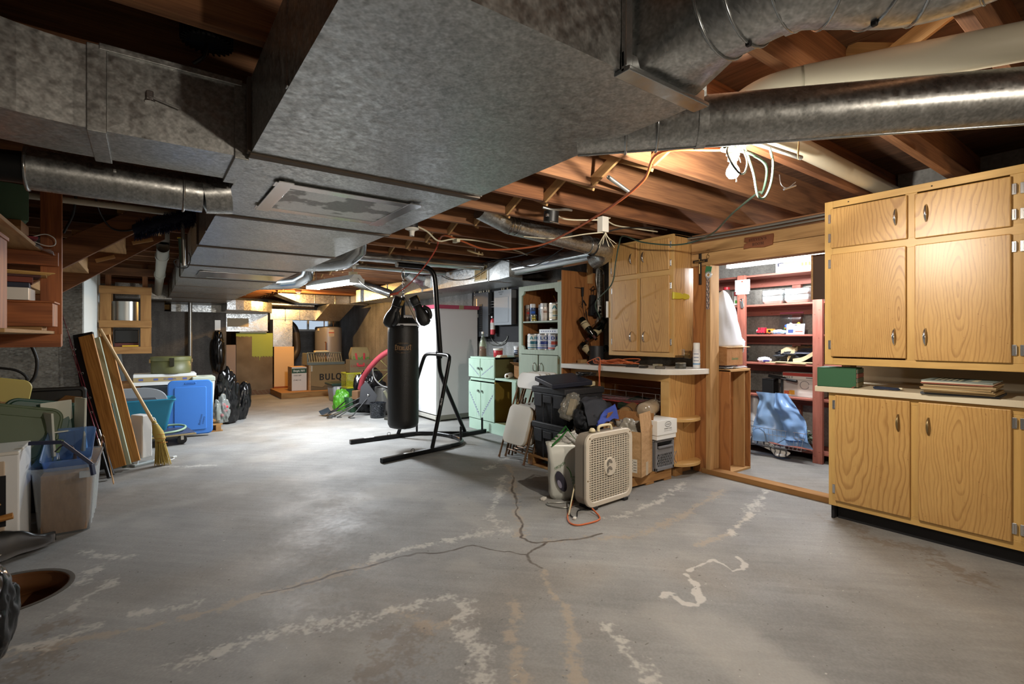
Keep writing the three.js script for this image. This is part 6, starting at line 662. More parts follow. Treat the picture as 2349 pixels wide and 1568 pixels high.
one('blue_cloth', 'bright blue cloth draped over the dark duffel bag', 'cloth', sheet((u, v) => [3.02 + 0.28 * u, 0.54 + 0.115 * Math.pow(u, 0.8) * (0.35 + 0.65 * v) - 0.03 * (1 - v) + 0.012 * n3(u * 5, v * 5, 4), -2.95 - 0.07 * v * u + 0.03 * Math.sin(u * 6 + v * 2) * 0.6], 22, 10, 0.005), mat(0x3a50a8, 0.75));
{ const t = G('clear_bag', 'crumpled clear plastic bag with paper inside beside the black box', 'bag', [3.02, 0.47, -3.3]); P('film', mv(rot(blob(0.075, 0.15, 0.075, 0.2, 21, 5, 2.8), 0, 0, -0.5), 0.02, 0.15, 0), phy(0xe6e4dc, 0.15, { transmission: 0.85, thickness: 0, ior: 1.3 }), t); P('paper', rot(bb(-0.03, 0.04, 0.08, 0.24, -0.03, 0.03, 0.01), 0, 0.3, -0.5), mat(0xb8a888, 0.8), t); }
{ const t = G('brown_sleeping_bag', 'brown rolled tan bundle beside the wrapped mat', 'roll', [3.62, 0.56, -3.12], 0.5); P('roll', rot(lathe([[0, -0.2], [0.05, -0.2], [0.06, -0.18], [0.06, 0.18], [0.05, 0.2], [0, 0.2]], 20), 0, 0, Math.PI / 2), mat(0x8a6840, 0.85), t); P('end_tie', mv(rot(uvm(new THREE.TorusGeometry(0.06, 0.006, 6, 22)), 0, Math.PI / 2), -0.12, 0, 0), M.blackMatte, t); }
{ const t = G('wrapped_roll', 'cream ribbed mat roll wrapped in clear film on the white box', 'roll', [3.66, 0.605, -2.92], 0.42); const prof = [[0, -0.2]]; for (let i = 0; i <= 40; i++) prof.push([0.062 + 0.008 * Math.cos(i * 1.5), -0.19 + i * 0.0095]); prof.push([0, 0.2]); P('mat_roll', rot(lathe(prof, 26), 0, 0, Math.PI / 2), mat(0xb9a084, 0.7), t); P('film', rot(lathe([[0.0, -0.25], [0.035, -0.27], [0.02, -0.24], [0.074, -0.19], [0.076, 0.18], [0.05, 0.22], [0, 0.225]], 22), 0, 0, Math.PI / 2), M.clear, t); }
{ const t = G('white_file_box', 'white cardboard file box with oval logo on the grey crate', 'file box', [3.49, 0.372, -2.7]); P('box', bb(0, 0.26, 0, 0.12, -0.38, 0, 0.003), M.white, t); P('lid', bb(-0.006, 0.266, 0.04, 0.165, -0.386, 0.006, 0.003), M.white, t); P('logo', mv(dec(0.2, 0.12), 0.14, 0.1, 0.0068), pm(print(256, 160, (x) => { x.strokeStyle = '#2a2a2a'; x.lineWidth = 5; x.beginPath(); x.ellipse(128, 44, 52, 28, 0, 0, 7); x.stroke(); x.fillStyle = '#2a2a2a'; x.textAlign = 'center'; x.font = 'bold 20px sans-serif'; x.fillText('STERNO', 128, 52); x.font = 'bold 22px sans-serif'; x.fillText('HANDY FUEL', 128, 100); x.font = '12px sans-serif'; x.fillText('Methanol gel chafing fuel', 128, 120); })), t); }
{ const t = G('milk_crate', 'grey plastic crate with lattice sides under the white file box', 'crate', [3.5, 0.101, -2.72]); const cm = mat(0x77777a, 0.55), q = []; P('rim', [bb(0, 0.25, 0.245, 0.268, -0.35, 0, 0.004), bb(0, 0.25, 0, 0.03, -0.35, 0, 0.004), bb(0, 0.02, 0, 0.26, -0.02, 0, 0.003), bb(0.23, 0.25, 0, 0.26, -0.02, 0, 0.003), bb(0, 0.02, 0, 0.26, -0.35, -0.33, 0.003), bb(0.23, 0.25, 0, 0.26, -0.35, -0.33, 0.003), bb(0.02, 0.23, 0.14, 0.19, -0.012, -0.004, 0.002), bb(0.03, 0.22, 0.195, 0.212, -0.006, 0.012, 0.003)], cm, t); for (let i = 0; i < 9; i++) { const x = 0.0 + i * 0.028; q.push(bar(V(x, 0.03, -0.008), V(x + 0.07, 0.14, -0.008), 0.006, 0.005, V(0, 0, 1)), bar(V(x + 0.07, 0.03, -0.008), V(x, 0.14, -0.008), 0.006, 0.005, V(0, 0, 1))); } P('lattice', q.concat([bb(0.004, 0.01, 0.03, 0.245, -0.33, -0.02, 0), bb(0.24, 0.246, 0.03, 0.245, -0.33, -0.02, 0)]), cm, t); }
{ const t = G('open_carton', 'large open brown carton with raised flap beside the fan', 'carton', [3.25, 0.101, -2.67], 0.3); const w = 0.24, d = 0.34, h = 0.37; P('box', [bb(0, 0.005, 0, h, -d, 0, 0.001), bb(w - 0.005, w, 0, h, -d, 0, 0.001), bb(0, w, 0, h, -0.005, 0, 0.001), bb(0, w, 0, h, -d, -d + 0.005, 0.001), bb(0, w, 0, 0.005, -d, 0, 0.001)], M.card, t); P('flap', [rot(bb(0.0, w, 0, 0.15, -0.004, 0, 0.001), -0.12).translate(0, h, 0)], M.card, t); P('flap', [rot(bb(-0.004, 0, 0, 0.13, -d, 0, 0.001), 0, 0, -0.35).translate(w, h, 0)], M.cardDark, t); P('flap', rot(bb(0, w, 0, 0.14, 0, 0.004, 0.001), 0.3).translate(0, h, -d), M.cardDark, t); P('tape', bb(w * 0.4, w * 0.4 + 0.05, 0, 0.11, 0, 0.0012, 0), mat(0xb8a890, 0.35), t); P('shipping_label', mv(rot(dec(0.07, 0.11), 0, -Math.PI / 2), -0.0008, 0.09, -0.07), pm(print(64, 96, (x) => { x.fillStyle = '#cfc8ba'; x.fillRect(0, 0, 64, 96); x.fillStyle = '#4a463e'; for (let i = 0; i < 8; i++) x.fillRect(6 + (i % 2) * 28, 8 + i * 10, 24, 4); })), t); P('bubble_wrap', [mv(blob(0.1, 0.12, 0.12, 0.25, 14, 4), 0.13, 0.33, -0.16), mv(blob(0.07, 0.06, 0.07, 0.25, 3, 3), 0.08, 0.3, -0.08)], phy(0xb8b2a4, 0.25, { transmission: 0.4, thickness: 0 }), t); }
one('black_backpack', 'black backpack lying between the duffel and the file box', 'backpack', mv(blob(0.17, 0.12, 0.16, 0.2, 31, 4, 3.5), 3.47, 0.46, -3.3), mat(0x16171a, 0.8));
one('dark_green_case', 'dark green flat case lying in the bench opening', 'case', [mv(rot(bb(-0.2, 0.2, 0, 0.06, -0.11, 0.11, 0.012), 0.15, 0.2, 0.1), 3.95, 0.55, -3.3)], mat(0x29382a, 0.5));
{ const t = G('wire_shelf_rack', 'wire rack with red shelf liner inside the bench opening', 'rack', [4.0, 0, -3.4]); P('red_liner', bb(-0.2, 0.24, 0.6, 0.615, -0.5, 0.5, 0.002), mat(0x9a3a34, 0.7), t); const w = []; for (let i = 0; i <= 9; i++) w.push(rod(V(-0.2 + i * 0.048, 0.62, -0.5), V(-0.2 + i * 0.048, 0.62, 0.5), 0.0022)); for (const y of [0.66, 0.72]) w.push(rod(V(-0.21, y, -0.5), V(-0.21, y, 0.5), 0.003), rod(V(0.24, y, -0.5), V(0.24, y, 0.5), 0.003), rod(V(-0.21, y, 0.5), V(0.24, y, 0.5), 0.003)); for (let i = 0; i <= 5; i++) w.push(rod(V(-0.21, 0.62, -0.5 + i * 0.2), V(-0.21, 0.72, -0.5 + i * 0.2), 0.0022)); w.push(rod(V(-0.21, 0.121, 0.45), V(-0.21, 0.72, 0.45), 0.004), rod(V(-0.21, 0.121, -0.45), V(-0.21, 0.72, -0.45), 0.004), rod(V(0.24, 0.121, 0.45), V(0.24, 0.72, 0.45), 0.004), rod(V(0.24, 0.121, -0.45), V(0.24, 0.72, -0.45), 0.004)); P('wires', w, M.chrome, t); }
// reusable shopping bag
{ const t = G('shopping_bag', 'white reusable shopping bag with green handles beside the fan', 'shopping bag', [2.64, 0, -2.9], -0.6); const rings = []; for (const [y, w, d] of [[0, 0.24, 0.1], [0.04, 0.27, 0.13], [0.1, 0.27, 0.14], [0.16, 0.28, 0.15], [0.22, 0.28, 0.14], [0.28, 0.29, 0.14], [0.34, 0.3, 0.13], [0.4, 0.3, 0.1], [0.43, 0.3, 0.07]]) rings.push(ringRR(w, d, 0.03, y, 9).map(([a, b, c], i) => [a + 0.02 * n3(a * 12, y * 14, c * 12), b + 0.02 * n3(a * 9, 2, c * 9) * (y > 0.3 ? 1 : 0), c + 0.025 * n3(a * 14, y * 15, c * 8 + 4)])); P('bag', loft(rings, true), phy(0xc4c5bd, 0.3, {}), t); P('plastic_inside', mv(blob(0.11, 0.07, 0.05, 0.3, 8, 4, 3), 0.02, 0.44, 0), phy(0xdedcd6, 0.2, { transmission: 0.5, thickness: 0 }), t);
  for (const z of [0.07, -0.05]) P('handle', sheet((u, v) => { const a = Math.PI * u; return [-0.12 + 0.24 * u + 0.03 * Math.sin(a * 2), 0.41 + 0.13 * Math.sin(a) + 0.022 * v * Math.cos(a * 0.6), z + 0.012 * v + 0.015 * Math.sin(a)]; }, 20, 1, 0.003), mat(0x2f7a34, 0.7), t); P('print', mv(sheetUV(0.26, 0.36, (x, y) => 0.072 + 0.02 * (1 - Math.abs(y - 0.18) / 0.2)), 0, 0.02, 0), pm(print(256, 360, (x) => { x.clearRect(0, 0, 256, 360); x.fillStyle = '#2f6a2c'; x.save(); x.translate(70, 130); x.rotate(-0.5); x.font = 'italic 30px sans-serif'; x.fillText('recycle', -40, -10); x.restore(); x.save(); x.translate(150, 190); x.rotate(1.35); x.font = '40px sans-serif'; x.fillText('Reuse', 0, 0); x.restore(); x.fillStyle = '#2b2836'; x.beginPath(); x.ellipse(78, 230, 34, 84, -0.35, 0, 7); x.fill(); x.fillStyle = '#8a8698'; x.beginPath(); x.ellipse(66, 250, 14, 34, -0.35, 0, 7); x.fill(); x.strokeStyle = '#3f8a3a'; x.lineWidth = 6; x.beginPath(); x.arc(60, 190, 92, -0.9, 0.1); x.stroke(); })), t); }
// ---------- box fan ----------
{ const t = G('box_fan', 'cream box fan with grille standing on the floor', 'fan', [2.79, 0.02, -2.59], 0.06); const cm = mat(0xcdc4b4, 0.5), gm = mat(0x8b8378, 0.5), W = 0.53, r = 0.075;
  P('housing', mv(ext(rrect(W - 0.012, W - 0.012, r, 0, W / 2), 0.095, 0.004, [rrect(W - 0.04, W - 0.04, r - 0.01, 0, W / 2)]), 0, 0, -0.105), gm, t); P('front_bezel', mv(ext(rrect(W, W, r, 0, W / 2), 0.018, 0.005, [rrect(W - 0.075, W - 0.075, r - 0.025, 0, W / 2)]), 0, 0, -0.012), cm, t);
  const lo = 0.0375, hi = W - 0.0375, half = (W - 0.075) / 2, sl = []; const ext1 = (o) => { const d = Math.abs(o) - (half - 0.05); return d > 0 ? half - 0.05 + Math.sqrt(Math.max(0, 0.0025 - d * d)) : half; };
  for (let i = 0; i < 27; i++) { const y = lo + 0.011 + i * 0.0168, e = ext1(y - W / 2); sl.push(bb(-e, e, y - 0.0026, y + 0.0026, -0.006, 0.002, 0)); } for (let i = 0; i < 15; i++) { const x = -half + 0.02 + i * 0.0297, e = ext1(x); sl.push(bb(x - 0.0028, x + 0.0028, W / 2 - e, W / 2 + e, -0.009, 0.0035, 0)); } P('front_grille', sl, cm, t);
  const bk = []; for (let i = 0; i < 12; i++) { const y = 0.05 + i * 0.039, e = ext1(y - W / 2); bk.push(bb(-e, e, y - 0.003, y + 0.003, -0.103, -0.099, 0)); } for (let i = 0; i < 8; i++) { const x = -0.2 + i * 0.057; bk.push(bb(x - 0.003, x + 0.003, 0.04, 0.49, -0.105, -0.1, 0)); } P('rear_grille', bk, gm, t);
  P('hub', [mv(rot(cyl(0.068, 0.064, 0.012, 0, 0, 0, 32), Math.PI / 2), 0, W / 2, 0.0)], cm, t); P('hub_slots', [0, 1].map((k) => mg([0.012, 0.02, 0.028].map((q) => mv(uvm(new THREE.TorusGeometry(q, 0.0022, 6, 16, 4)), -0.012, W / 2 + (k ? -0.026 : 0.026), 0.012)))), M.blackMatte, t); P('motor', mv(rot(cyl(0.05, 0.05, 0.06, 0, 0, 0, 24), Math.PI / 2), 0, W / 2, -0.07), M.darkSteel, t);
  for (let i = 0; i < 5; i++) { const a = i * 1.2566, g = sheet((u, v) => { const rad = 0.05 + 0.17 * u, w = (v - 0.5) * (0.35 + 0.75 * u); return [rad * Math.cos(w), rad * Math.sin(w), 0.035 * (v - 0.5)]; }, 8, 8, 0.003); g.rotateZ(a); P('blade', mv(g, 0, W / 2, -0.055), mat(0x7d766c, 0.5), t); }
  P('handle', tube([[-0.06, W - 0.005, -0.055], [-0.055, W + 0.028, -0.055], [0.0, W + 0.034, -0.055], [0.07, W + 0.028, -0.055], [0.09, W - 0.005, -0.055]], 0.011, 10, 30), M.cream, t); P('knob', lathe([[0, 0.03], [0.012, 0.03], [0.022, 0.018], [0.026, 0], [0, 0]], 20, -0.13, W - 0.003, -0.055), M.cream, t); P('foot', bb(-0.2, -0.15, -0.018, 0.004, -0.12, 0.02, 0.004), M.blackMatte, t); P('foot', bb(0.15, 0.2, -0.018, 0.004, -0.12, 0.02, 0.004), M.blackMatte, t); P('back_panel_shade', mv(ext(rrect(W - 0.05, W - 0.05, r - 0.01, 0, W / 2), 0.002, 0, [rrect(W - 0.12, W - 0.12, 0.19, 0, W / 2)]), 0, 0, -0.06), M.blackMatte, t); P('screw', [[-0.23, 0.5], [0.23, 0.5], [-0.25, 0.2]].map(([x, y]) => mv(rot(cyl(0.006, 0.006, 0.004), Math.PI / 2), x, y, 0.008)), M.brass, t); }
{ const t = G('fan_power_cord', 'orange cord and grey leads curling on the floor left of the fan', 'cord'); const Y = 0.007; P('orange_lead', tube([[2.62, Y, -2.8], [2.5, Y, -2.7], [2.36, Y, -2.58], [2.29, Y, -2.48], [2.3, Y, -2.42], [2.38, Y, -2.4], [2.47, Y, -2.4], [2.53, Y, -2.44], [2.56, 0.03, -2.54]], 0.006, 8, 60), M.cordO, t); P('grey_lead', tube([[2.62, Y, -2.78], [2.5, Y, -2.83], [2.43, Y, -2.88], [2.4, Y, -2.82], [2.46, Y, -2.72], [2.6, Y, -2.7]], 0.0045, 8, 40), M.conduit, t); P('black_lead', tube([[2.6, Y, -2.8], [2.45, Y, -2.66], [2.38, Y, -2.56], [2.4, Y, -2.53], [2.5, Y, -2.62], [2.58, Y, -2.6]], 0.004, 8, 40), M.wireB, t); P('plug', [rot(bx(0.05, 0.02, 0.03, 0, 0, 0, 0.004), 0, 0.4).translate(2.46, 0.011, -2.96), rot(bx(0.03, 0.014, 0.02, 0, 0, 0, 0.004), 0, 0.4).translate(2.37, 0.009, -2.52)], M.porc, t); P('yellow_stick', rod(V(2.37, 0.012, -2.58), V(2.56, 0.16, -2.72), 0.005), M.cream, t); }

// ---------- stairs, pillar and hanging shelf on the left ----------
{ const t = G('cellar_stairs', 'dark stained open timber stairs seen from below', 'stairs'); const run = 0.255, rise = 0.19;
  const str = (z, x0, y0, m) => { const pts = []; const k = rise / run; pts.push([x0 - 2.1, y0 - 2.1 * k], [x0 + 0.72, y0 + 0.72 * k], [x0 + 0.72, y0 + 0.72 * k + 0.32], [x0 - 2.1, y0 - 2.1 * k + 0.32]); const g = ext(pts.map(([x, y]) => [x, Math.max(0, Math.min(2.43, y))]), 0.04, 0.002); return mv(g, 0, 0, z); };
  P('stringer', str(-4.74, -0.47, 1.73), M.stairs, t); P('stringer', str(-5.64, -0.58, 1.61), M.stairs, t);
  for (let i = -8; i < 4; i++) { const x = -0.4 + i * run, y = 1.98 + i * rise; if (y > 2.38) continue; P('tread', bb(x - 0.03, x + 0.26, y, y + 0.035, -5.6, -4.74, 0.003, 2), M.pine, t); P('riser', bb(x + 0.235, x + 0.255, y + 0.035, Math.min(2.43, y + rise), -5.6, -4.74, 0.002, 2), M.pine, t); }
  P('tread_cleat', [bar(V(-0.35, 1.9, -5.58), V(-0.22, 1.95, -5.58), 0.03, 0.03), bar(V(-0.1, 2.08, -5.58), V(0.05, 2.13, -5.58), 0.03, 0.03)], M.pine, t); }
const pil = struct('wall_pillar'); P('rough_face', bb(-1.5, -0.504, -0.02, 2.2, -8.7, -6.5, 0.006), M.rough, pil); P('painted_face', bb(-0.504, -0.498, 0, 2.2, -8.7, -6.52, 0), new THREE.MeshStandardMaterial({ color: 0xd3d8d4, roughness: 0.75 }), pil);
struct('wall_furnace', [bb(-2.0, 1.3, 0, 1.73, -11.62, -11.5, 0), bb(-2.0, 0.28, 1.73, 2.2, -11.62, -11.5, 0)], new THREE.MeshStandardMaterial({ map: T_conc, color: new THREE.Color(0.62, 0.58, 0.55), roughness: 0.9 }));
one('steel_post', 'thin grey steel post against the dark partition', 'post', cyl(0.035, 0.035, 1.9, 0.68, 0, -11.35, 16), M.conduit);
{ const t = G('timber_rack', 'rough timber rack with shelves hung from the joists', 'hanging rack', [0, 0, -8.2]); const w = M.pineOld;
  P('upright', bb(-0.47, -0.36, 1.04, 1.9, -0.02, 0.02, 0.003, 1), w, t); P('upright', bb(-0.06, 0.055, 1.04, 1.9, -0.02, 0.02, 0.003, 1), w, t); for (const [y0, y1] of [[1.8, 1.9], [1.37, 1.46], [1.03, 1.12]]) P('crosspiece', bb(-0.48, 0.06, y0, y1, 0.02, 0.045, 0.003, 0), w, t);
  P('back_upright', [bb(-0.44, -0.36, 1.04, 1.9, -0.42, -0.38, 0.003, 1), bb(-0.06, 0.03, 1.04, 1.9, -0.42, -0.38, 0.003, 1)], w, t); P('shelf_board', [bb(-0.47, 0.055, 1.1, 1.12, -0.42, 0.02, 0.003, 0)], w, t); P('shelf_board', bb(-0.47, 0.055, 1.42, 1.44, -0.42, 0.02, 0.003, 0), w, t); P('hanger', [bb(-0.42, -0.36, 1.9, 2.2, -0.02, 0.01, 0.003, 1), bb(-0.04, 0.02, 1.9, 2.2, -0.02, 0.01, 0.003, 1)], M.joist2, t); P('head_beam', bb(-0.5, 0.12, 2.04, 2.14, 0.02, 0.06, 0.003, 0), M.stairs, t); }
one('grey_bin', 'rounded grey metal bin on the upper hanging shelf', 'bin', cyl(0.14, 0.14, 0.27, -0.22, 1.441, -8.35, 24), M.conduit);
one('black_case', 'black case on the lower hanging shelf', 'case', bb(-0.33, -0.08, 1.17, 1.34, -8.45, -8.25, 0.01), M.black);
one('shelf_books', 'low stack under the black case on the hanging shelf', 'book', bb(-0.33, -0.08, 1.121, 1.168, -8.45, -8.24, 0.003), mat(0x5a2a24, 0.7));
one('spirit_level', 'white and yellow spirit level on the hanging shelf edge', 'level', [bb(-0.25, -0.08, 1.121, 1.14, -8.22, -8.19, 0.002)], mat(0xd0a82a, 0.5));
for (const [x, a, l, c] of [[-0.32, 0.16, 'white screen frame leaning left of the others', 0xc8c8c4], [-0.26, 0.14, 'grey metal screen frame leaning by the pillar', 0x8a8f90], [-0.2, 0.12, 'rightmost thin steel frame leaning by the pillar', 0x6f7678]]) { const t = G('screen_frame', l, 'frame', [x, 0, -9.2], 0, 'screen frames leaning in the corner'); P('rail', [rot(bb(-0.02, 0.02, 0, 1.05, -0.02, 0.02, 0.002, 1), 0, 0, a)], mat(c, 0.4, 0.4), t); P('rail', [rot(bb(-0.018, 0.018, 0, 1.05, -0.4, -0.37, 0.002, 1), 0, 0, a), rot(bb(-0.018, 0.018, 1.02, 1.05, -0.38, 0, 0.002), 0, 0, a)], mat(c, 0.4, 0.4), t); }
// storage shelf hung beside the stairs
{ const t = G('storage_shelf', 'reddish stained timber shelf rack hung at the left edge', 'shelf'); const m = M.orange;
  P('post', bb(-0.54, -0.437, 1.19, 2.2, -4.345, -4.305, 0.003, 1), m, t); P('post', bb(-0.95, -0.86, 1.19, 2.2, -4.345, -4.305, 0.003, 1), m, t); P('crosspiece', bb(-0.95, -0.436, 1.185, 1.267, -4.305, -4.265, 0.003, 0), m, t); P('crosspiece', bb(-0.95, -0.45, 1.697, 1.785, -4.305, -4.265, 0.003, 0), m, t);
  P('shelf_board', bb(-0.95, -0.47, 1.268, 1.286, -4.34, -2.9, 0.003, 2), M.pine, t); P('shelf_board', bb(-0.95, -0.53, 1.786, 1.806, -4.34, -2.9, 0.003, 2), M.pine, t); P('rear_post', [bb(-0.95, -0.86, 1.19, 2.2, -2.95, -2.9, 0.003, 1), bb(-0.95, -0.5, 1.19, 1.267, -2.95, -2.9, 0.003, 0), bb(-0.95, -0.6, 1.7, 1.785, -2.95, -2.9, 0.003, 0)], m, t); }
one('drawer_box', 'orange stained shallow drawer on the storage shelf', 'drawer', [bb(-0.8, -0.45, 1.312, 1.45, -4.24, -4.03, 0.003, 0), bb(-0.81, -0.44, 1.451, 1.462, -4.25, -4.02, 0.003, 0)], M.orange);
one('plank_offcut', 'pale pine offcuts lying under the orange drawer', 'offcut', bb(-0.8, -0.5, 1.287, 1.311, -4.24, -4.05, 0.002, 0), M.pine);
one('wooden_crate', 'orange edged wooden box near the camera on the storage shelf', 'box', [bb(-0.7, -0.578, 1.29, 1.74, -3.62, -3.6, 0.003, 1), bb(-0.59, -0.575, 1.29, 1.74, -3.6, -3.2, 0.003, 1), bb(-0.7, -0.57, 1.74, 1.76, -3.62, -3.2, 0.003)], M.orange);
const SB = 'things stacked on the storage shelf';
one('white_carton', 'white carton on the orange drawer', 'carton', bb(-0.66, -0.55, 1.463, 1.535, -4.22, -4.0, 0.003), M.porc, SB); one('navy_album', 'navy spiral album on the white carton', 'album', rot(bb(-0.06, 0.06, 0, 0.03, -0.1, 0.1, 0.004), 0, 0.1), mat(0x20263a, 0.6), SB, [-0.62, 1.536, -4.12]); one('brown_book', 'brown leather book under the envelopes', 'book', rot(bb(-0.06, 0.08, 0, 0.032, -0.1, 0.1, 0.003), 0, 0.15), mat(0x7a3a2a, 0.7), SB, [-0.63, 1.567, -4.12]); one('thin_red_book', 'thin dark red book below the tan envelopes', 'book', rot(bb(-0.07, 0.11, 0, 0.014, -0.1, 0.1, 0.002), 0, 0.2), mat(0x4a2420, 0.7), SB, [-0.63, 1.6, -4.12]); for (let i = 0; i < 3; i++) one('tan_envelope', ['lowest tan envelope overhanging the books', 'middle tan envelope overhanging the books', 'topmost tan envelope overhanging the books'][i], 'envelope', rot(bb(-0.1, 0.13 + i * 0.01, 0, 0.006, -0.12, 0.1, 0.001), 0, 0.1 + i * 0.12), mat([0xb88f4e, 0xc79c58, 0xcfa562][i], 0.8), SB, [-0.62, 1.616 + i * 0.0075, -4.14]);
one('pink_folder', 'pink folder at the edge of the upper storage shelf', 'folder', rot(bb(-0.1, 0.09, 0, 0.012, -0.12, 0.1, 0.002), 0, 0.2), mat(0x8c2f3c, 0.7), SB, [-0.62, 1.825, -4.1]); one('plastic_pouch', 'clear plastic pouch hanging over the upper shelf edge', 'pouch', sheet((u, v) => [-0.66 + 0.2 * u, 1.822 - 0.06 * u * u + 0.012 * n3(u * 6, v * 6, 2), -4.24 + 0.18 * v], 14, 8, 0.003), M.clearPlastic, SB); one('white_ring_wire', 'white bent wire ring on the upper storage shelf', 'wire', tube([[-0.56, 1.85, -4.15], [-0.5, 1.88, -4.18], [-0.46, 1.86, -4.2], [-0.46, 1.82, -4.2], [-0.5, 1.81, -4.18], [-0.56, 1.83, -4.14]], 0.003, 6, 40), M.white, SB);
{ const t = G('green_file_box', 'green lever arch file box on the upper storage shelf', 'file box', [-0.64, 1.9, -3.98], 0.25); P('box', bb(-0.1, 0.08, 0, 0.2, -0.1, 0.12, 0.003), mat(0x5a7a62, 0.7), t); P('label', mv(rot(dec(0.05, 0.08), 0, Math.PI / 2), 0.081, 0.12, 0.0), pm(print(48, 64, (x) => { x.fillStyle = '#cfcdc4'; x.fillRect(0, 0, 48, 64); x.fillStyle = '#555'; for (let i = 0; i < 6; i++) x.fillRect(6, 6 + i * 9, 34, 3); })), t); P('finger_hole', mv(rot(cyl(0.014, 0.014, 0.004), 0, 0, Math.PI / 2), 0.083, 0.05, 0.05), M.black, t); } one('file_support_box', 'flat brown carton under the green file box', 'carton', bb(-0.78, -0.56, 1.807, 1.898, -4.08, -3.85, 0.003), M.cardDark, SB);
one('grey_carton', 'worn grey carton at the upper left corner of the picture', 'carton', mv(rot(bb(-0.14, 0.06, 0, 0.36, -0.16, 0.1, 0.003), 0, 0.15, 0.0), -0.67, 1.807, -3.6), mat(0x8c8474, 0.85), SB); one('pink_board', 'small pinkish board lying on the file box', 'board', mv(rot(bb(-0.05, 0.07, 0, 0.02, -0.06, 0.06, 0.002), 0, 0.3, 0.3), -0.55, 2.11, -3.98), mat(0xa07a68, 0.8), SB);
// ---------- floor clutter on the left ----------
{ const t = G('white_appliance', 'white and beige appliance cabinet at the left edge', 'appliance', [-0.59, 0, -4.02]); P('body', bb(-0.42, 0, 0, 0.585, -0.36, 0, 0.012), M.whiteGloss, t); P('front_panel', bb(-0.4, -0.06, 0.02, 0.54, 0, 0.012, 0.006), mat(0xc9b49c, 0.5), t); P('handle_slot', [bb(-0.085, -0.055, 0.17, 0.46, 0.008, 0.015, 0.002)], M.blackMatte, t); P('top_trim', bb(-0.42, 0.0, 0.57, 0.592, -0.36, 0.01, 0.008), M.porc, t); P('switch_plate', [bb(-0.18, -0.13, 0.06, 0.12, 0.012, 0.016, 0.003)], M.blackMatte, t); P('green_tube', rod(V(-0.155, 0.09, 0.012), V(-0.17, -0.0, 0.04), 0.012), mat(0x2fa07a, 0.4), t); }
one('broom_handles', 'turned brown wooden handle in front of the white appliance', 'handle', [rod(V(-0.85, 0.2, -3.96), V(-0.61, 0.235, -3.97), 0.016, 0.018, 12)], M.oak); one('wood_fork', 'pale forked stick in front of the white appliance', 'stick', [rod(V(-0.8, 0.24, -3.95), V(-0.66, 0.31, -3.97), 0.008, 0.006, 8), rod(V(-0.72, 0.278, -3.96), V(-0.68, 0.33, -3.97), 0.006, 0.004, 8)], M.pine);
{ const t = G('clear_tote', 'clear plastic storage tote with navy handles', 'tote', [-0.42, 0, -4.5]); const wall = (k) => [[0.0, 0.25, 0.54], [0.4, 0.3, 0.62], [0.42, 0.33, 0.66], [0.435, 0.33, 0.66]].map(([y, w, d]) => ringRR(w - k * 2, d - k * 2, 0.05, y + (k ? 0.004 : 0), 4)); const o = loft(wall(0).concat(wall(0.004).reverse()), true); P('shell', o, phy(0xf0f4f6, 0.16, { transmission: 0.93, thickness: 0, ior: 1.35 }), t); P('rib', [-0.2, -0.07, 0.07, 0.2].map((z) => bar(V(0.127, 0.02, z * 0.85), V(0.153, 0.4, z), 0.02, 0.006, V(1, 0, 0))), phy(0xe8f0f4, 0.25, { transmission: 0.5, thickness: 0 }), t); P('handle', [bar(V(0.14, 0.44, 0.34), V(0.0, 0.6, 0.36), 0.03, 0.02), bar(V(0.14, 0.44, 0.34), V(0.15, 0.37, 0.345), 0.03, 0.016), bar(V(0.0, 0.6, 0.36), V(-0.15, 0.61, 0.36), 0.03, 0.02)], mat(0x1c2440, 0.4), t); P('clip', bb(0.08, 0.15, 0.36, 0.4, 0.33, 0.35, 0.004), M.clearPlastic, t); }
one('tote_carton', 'brown carton inside the clear tote', 'carton', bb(-0.53, -0.31, 0.01, 0.38, -4.66, -4.24, 0.004), M.cardDark);
function lidG(w, h, t, m, parent, tf) { const q = (g) => { tf(g); return g; }; P('panel', q(ext(rrect(w, h, 0.06), t, 0.008)), m, parent); P('rim', q(mv(ext(rrect(w + 0.03, h + 0.03, 0.07), 0.02, 0.006, [rrect(w - 0.02, h - 0.02, 0.05)]), 0, 0, -0.01)), m, parent); P('raised_field', q(mv(ext(rrect(w * 0.7, h * 0.7, 0.05), 0.01, 0.004), 0, 0, t)), m, parent); }
{ const t = G('olive_lid', 'olive green tote lid standing in the clear tote', 'lid', [-0.72, 0.44, -4.66], 0.35); lidG(0.44, 0.4, 0.02, mat(0x4a5a38, 0.5), t, (g) => { g.rotateZ(-0.25); g.rotateX(-0.25); g.translate(0, 0.14, 0); }); P('latch', mv(rot(bx(0.04, 0.09, 0.03, 0, 0, 0, 0.006), 0, 0, -0.3), 0.22, 0.05, 0.05), mat(0x6f8a5a, 0.5), t); }
{ const t = G('green_tote_cover', 'dark green tote lid behind the olive one', 'lid', [-0.6, 0.4, -4.78], 0.4); lidG(0.4, 0.42, 0.02, mat(0x1f4a3c, 0.45), t, (g) => { g.rotateZ(-0.22); g.rotateX(-0.2); g.translate(0, 0.18, 0); }); }
{ const t = G('cream_tub', 'cream plastic tub standing on its side in the tote', 'tub', [-0.5, 0.43, -4.8], 0.5); P('shell', [rot(bb(-0.09, 0.09, 0, 0.36, -0.01, 0.0, 0.004), 0, 0, 0.05), rot(bb(0.08, 0.095, 0, 0.38, 0, 0.14, 0.004), 0, 0, -0.02), rot(bb(-0.09, -0.075, 0, 0.3, 0, 0.14, 0.004), 0, 0, 0.05), rot(bb(-0.09, 0.095, 0.15, 0.16, 0, 0.1, 0.003), 0)], mat(0xcfd0c0, 0.5), t); }
